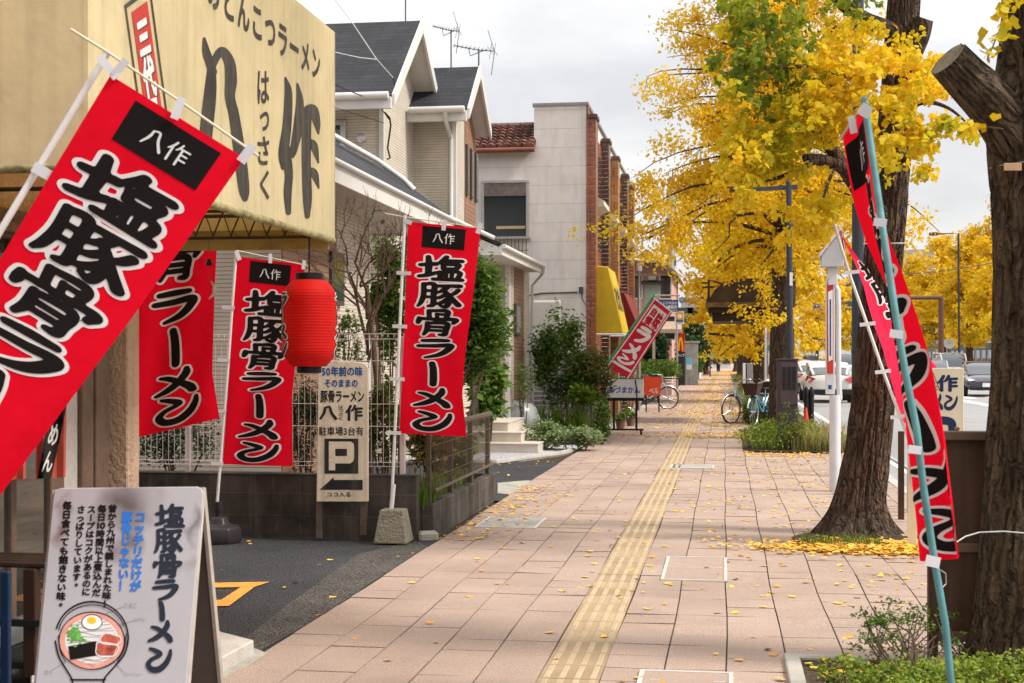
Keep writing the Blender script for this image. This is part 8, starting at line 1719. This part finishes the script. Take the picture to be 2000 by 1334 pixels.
J = [(0, 0, .92, .13), (0, 0, 1.10, .14), (0, 0, 1.36, .15), (0, 0, 1.46, .06), (0, 0, 1.53, .075), (0, .01, 1.62, .085), (-.09, .05, .5, .075), (-.09, -.10, .08, .05), (-.09, -.02, .03, .04), (.09, .08, .5, .075), (.09, .16, .08, .05), (.09, .25, .03, .04), (-.22, 0, 1.36, .06), (-.28, .06, 1.08, .05), (-.27, .14, .84, .04), (.22, 0, 1.36, .06), (.28, -.06, 1.08, .05), (.28, .0, .84, .04), (-.1, 0, .86, .09), (.1, 0, .86, .09)]
Ed = [(0, 1), (1, 2), (2, 3), (3, 4), (4, 5), (0, 18), (18, 6), (6, 7), (7, 8), (0, 19), (19, 9), (9, 10), (10, 11), (2, 12), (12, 13), (13, 14), (2, 15), (15, 16), (16, 17)]
me = skin_mesh(J, Ed); me.materials.append(mat("skin", (.45, .28, .20), .6)); o = bpy.data.objects.new('body', me); COL.objects.link(o); o.parent = t
m_cloth = mat("dark_clothes", (.015, .02, .04), .9, .2, 8)
mb = MB(); c = q; mb.tube([(c.x, c.y, .82), (c.x, c.y, 1.1), (c.x, c.y, 1.36), (c.x, c.y, 1.46)], [.19, .19, .20, .10], 10)
for s, k in ((-1, 1), (1, -1)): mb.tube([(c.x + s * .2, c.y, 1.38), (c.x + s * .28, c.y + k * .06, 1.08), (c.x + s * .275, c.y + k * .12 , .90)], [.085, .075, .06], 8)
obj('jacket', mb, m_cloth, t, smooth=60); mb = MB()
for s, a_, b__ in ((-1, .05, -.08), (1, .08, .15)): mb.tube([(c.x + s * .09, c.y, .9), (c.x + s * .09, c.y + a_, .5), (c.x + s * .09, c.y + b__, .07)], [.12, .10, .08], 8)
obj('trousers', mb, m_cloth, t, smooth=60); mb = MB(); mb.lathe([(.09, 1.58), (.10, 1.64), (.07, 1.71), (.01, 1.73)], (c.x, c.y, 0), 10); obj('hair', mb, m_black, t, smooth=60)
# ================================================================== PLANTING AND LITTER
bush('azalea', 'sparse azalea with bare twigs and tufts of small leaves by the notice board', 'shrub', at(1775, 1245, 7.0), (.30, .25, .19), 900, .026, 'mid', nc=34, stems=26, base=(at(1770, 1250, 7.0).x, 6.9, 0), tight=.2, stem_r=.006)
bush('azalea', 'small azalea tuft reaching over the paving left of the notice board', 'shrub', at(1712, 1222, 7.0), (.075, .08, .05), 160, .028, 'mid', nc=6, stems=4, base=(at(1745, 1300, 6.95).x, 6.9, 0), tight=.4, stem_r=.006)
for i, (px, py, d, r, n, lab) in enumerate(((1650, 1310, 6.5, (.12, .14, .07), 420, 'little azalea sprig at the bed edge among brown leaves'), (1740, 1330, 6.35, (.22, .2, .08), 1300, 'low bright green azalea mound left of the teal pole'), (1860, 1320, 6.3, (.24, .2, .075), 1700, 'low bright green azalea mound round the foot of the teal pole'), (1975, 1310, 6.3, (.24, .2, .085), 1700, 'low bright green azalea mound at the bottom right corner'), (1900, 1375, 5.9, (.4, .2, .1), 1400, 'azalea mound cut by the bottom edge of the picture'))):
    c = at(px, py, d); bush('azalea', lab, 'shrub', c, r, n, .028, 'bright', nc=34, stems=14, base=(c.x, c.y, 0), tight=.35, up=.5, stem_r=.004, group='azaleas in the planting bed')
bush('azalea', 'leafless tangle of azalea twigs under the notice board', 'shrub', at(1880, 1262, 7.4), (.25, .12, .12), 160, .024, 'autumn', nc=20, stems=30, base=(at(1880, 1262, 7.4).x, 7.35, 0), stem_r=.004)
blades('weeds', None, (1.2, 25.5, .0), (.75, 1.9, 0), 2200, .27, 'grass', wdt=.010, kind='stuff'); blades('dry_grass', None, (1.55, 24.6, .0), (.45, 1.0, 0), 1100, .5, 'straw', wdt=.01, kind='stuff')
bush('wild_shrub', 'low green weedy shrub filling the front of the planting strip', 'shrub', (1.12, 24.6, .20), (.74, 1.0, .26), 12000, .042, 'bright', nc=50, stems=8, base=(1.05, 24.3, 0))
bush('wild_shrub', 'tall thin weeds with seed heads before the brown cabinet', 'shrub', (at(1545, 800, 24).x, 23.8, .45), (.28, .2, .40), 500, .05, 'grass', nc=26, stems=16, base=(at(1545, 800, 24).x, 23.8, 0), tight=.2, stem_r=.004)
for k in range(5): blades('weeds', None, (.95, 36.5 + 11 * k, .0), (.42, 3.4, 0), 2600 - 300 * k, .6, 'grass', wdt=.02, kind='stuff')
bush('wild_shrub', 'marigold-dotted weeds at the start of the far planting strip', 'shrub', (.72, 48, .5), (.3, 2.5, .4), 1200, .10, 'autumn', nc=30, stems=5, base=(.72, 48, 0))
bush('wild_shrub', 'green weeds beside the parked bicycles', 'shrub', (.62, 33.6, .3), (.2, .8, .3), 900, .07, 'fresh', nc=20, stems=5, base=(.62, 33.6, 0))
blades('pit_grass', None, (.95, 11.95, .0), (.34, .16, 0), 420, .11, 'fresh', wdt=.006, kind='stuff'); blades('pit_grass', None, (1.85, 12.6, .0), (.15, .5, 0), 350, .16, 'fresh', wdt=.006, kind='stuff')
# fallen ginkgo leaves
m_fall = leafmat("fallen_leaf", [(.80, .42, .03), (.86, .55, .06), (.66, .28, .03), (.80, .58, .16)], .1, 3, .3)
def litter(name, pts, size, zoff=.006, lift=.012):
    P = np.array(pts); k = len(P); n = RS.normal(0, .13, (k, 3)); n[:, 2] = 1; n /= np.linalg.norm(n, axis=1, keepdims=True); a, b = rot_basis(n); s = (size * RS.uniform(.6, 1.2, k))[:, None]; c = np.abs(RS.normal(0, .09, k))[:, None] * s
    l = P + a * s * .5 + b * s * .56 + n * c; lm = P + a * s * .92 + b * s * .32 + n * c * .5; m_ = P + a * s * .8; rm = P + a * s * .92 - b * s * .32 + n * c * .5; r = P + a * s * .5 - b * s * .56 + n * c
    V = np.stack([P, l, lm, m_, rm, r], 1).reshape(-1, 3); o = np.arange(k) * 6; Fq = np.stack([np.stack([o, o + 3, o + 2, o + 1], 1), np.stack([o, o + 5, o + 4, o + 3], 1)], 1).reshape(-1, 4)
    return tag(npobj(name, V, Fq, m_fall), kind='stuff')
pts = []
for i in range(330): y = 5 + 18 * random.random() ** 1.2; x = random.triangular(XL, 2.0, 1.4); pts.append((x, y, .006))
for i in range(560): y = random.uniform(9, 23); x = random.triangular(-2.35, 2.0, 1.2); pts.append((x, y, .006))
for i in range(230): y = random.uniform(11.8, 17); pts.append((random.triangular(-2.45, -1.6, -2.38), y, .006))
for i in range(2600): pts.append((random.gauss(1.22, .42), random.gauss(11.75, .2), .010 + random.random() * .02))
for i in range(60): pts.append((random.uniform(-8, -2.4), random.uniform(8.3, 11.6), -.004))
for i in range(140): pts.append((random.uniform(.4, 1.3), random.uniform(6.2, 7.4), .02 + random.random() * .01))
for i in range(350): pts.append((random.uniform(.3, 2.0), random.uniform(22.3, 23.6), .01))
for i in range(60): pts.append((random.uniform(-4, -2.45), random.uniform(15.4, 22), 0))
litter('fallen_leaves', pts, .05)
pts = []
bands = [(27, 29.5, 1.0), (30.5, 33, .35), (33, 37, .5), (38, 41, 1.2), (41, 50, .5), (50, 56, .9), (56, 80, .6), (80, 165, .7)]
for y0_, y1_, w_ in bands:
    for i in range(int(300 * (y1_ - y0_) ** .85 * w_)):
        y = random.uniform(y0_, y1_); x = random.triangular(-2.35, 2.0, .7); pts.append((x, y, .007))
litter('fallen_leaves', pts, .07)
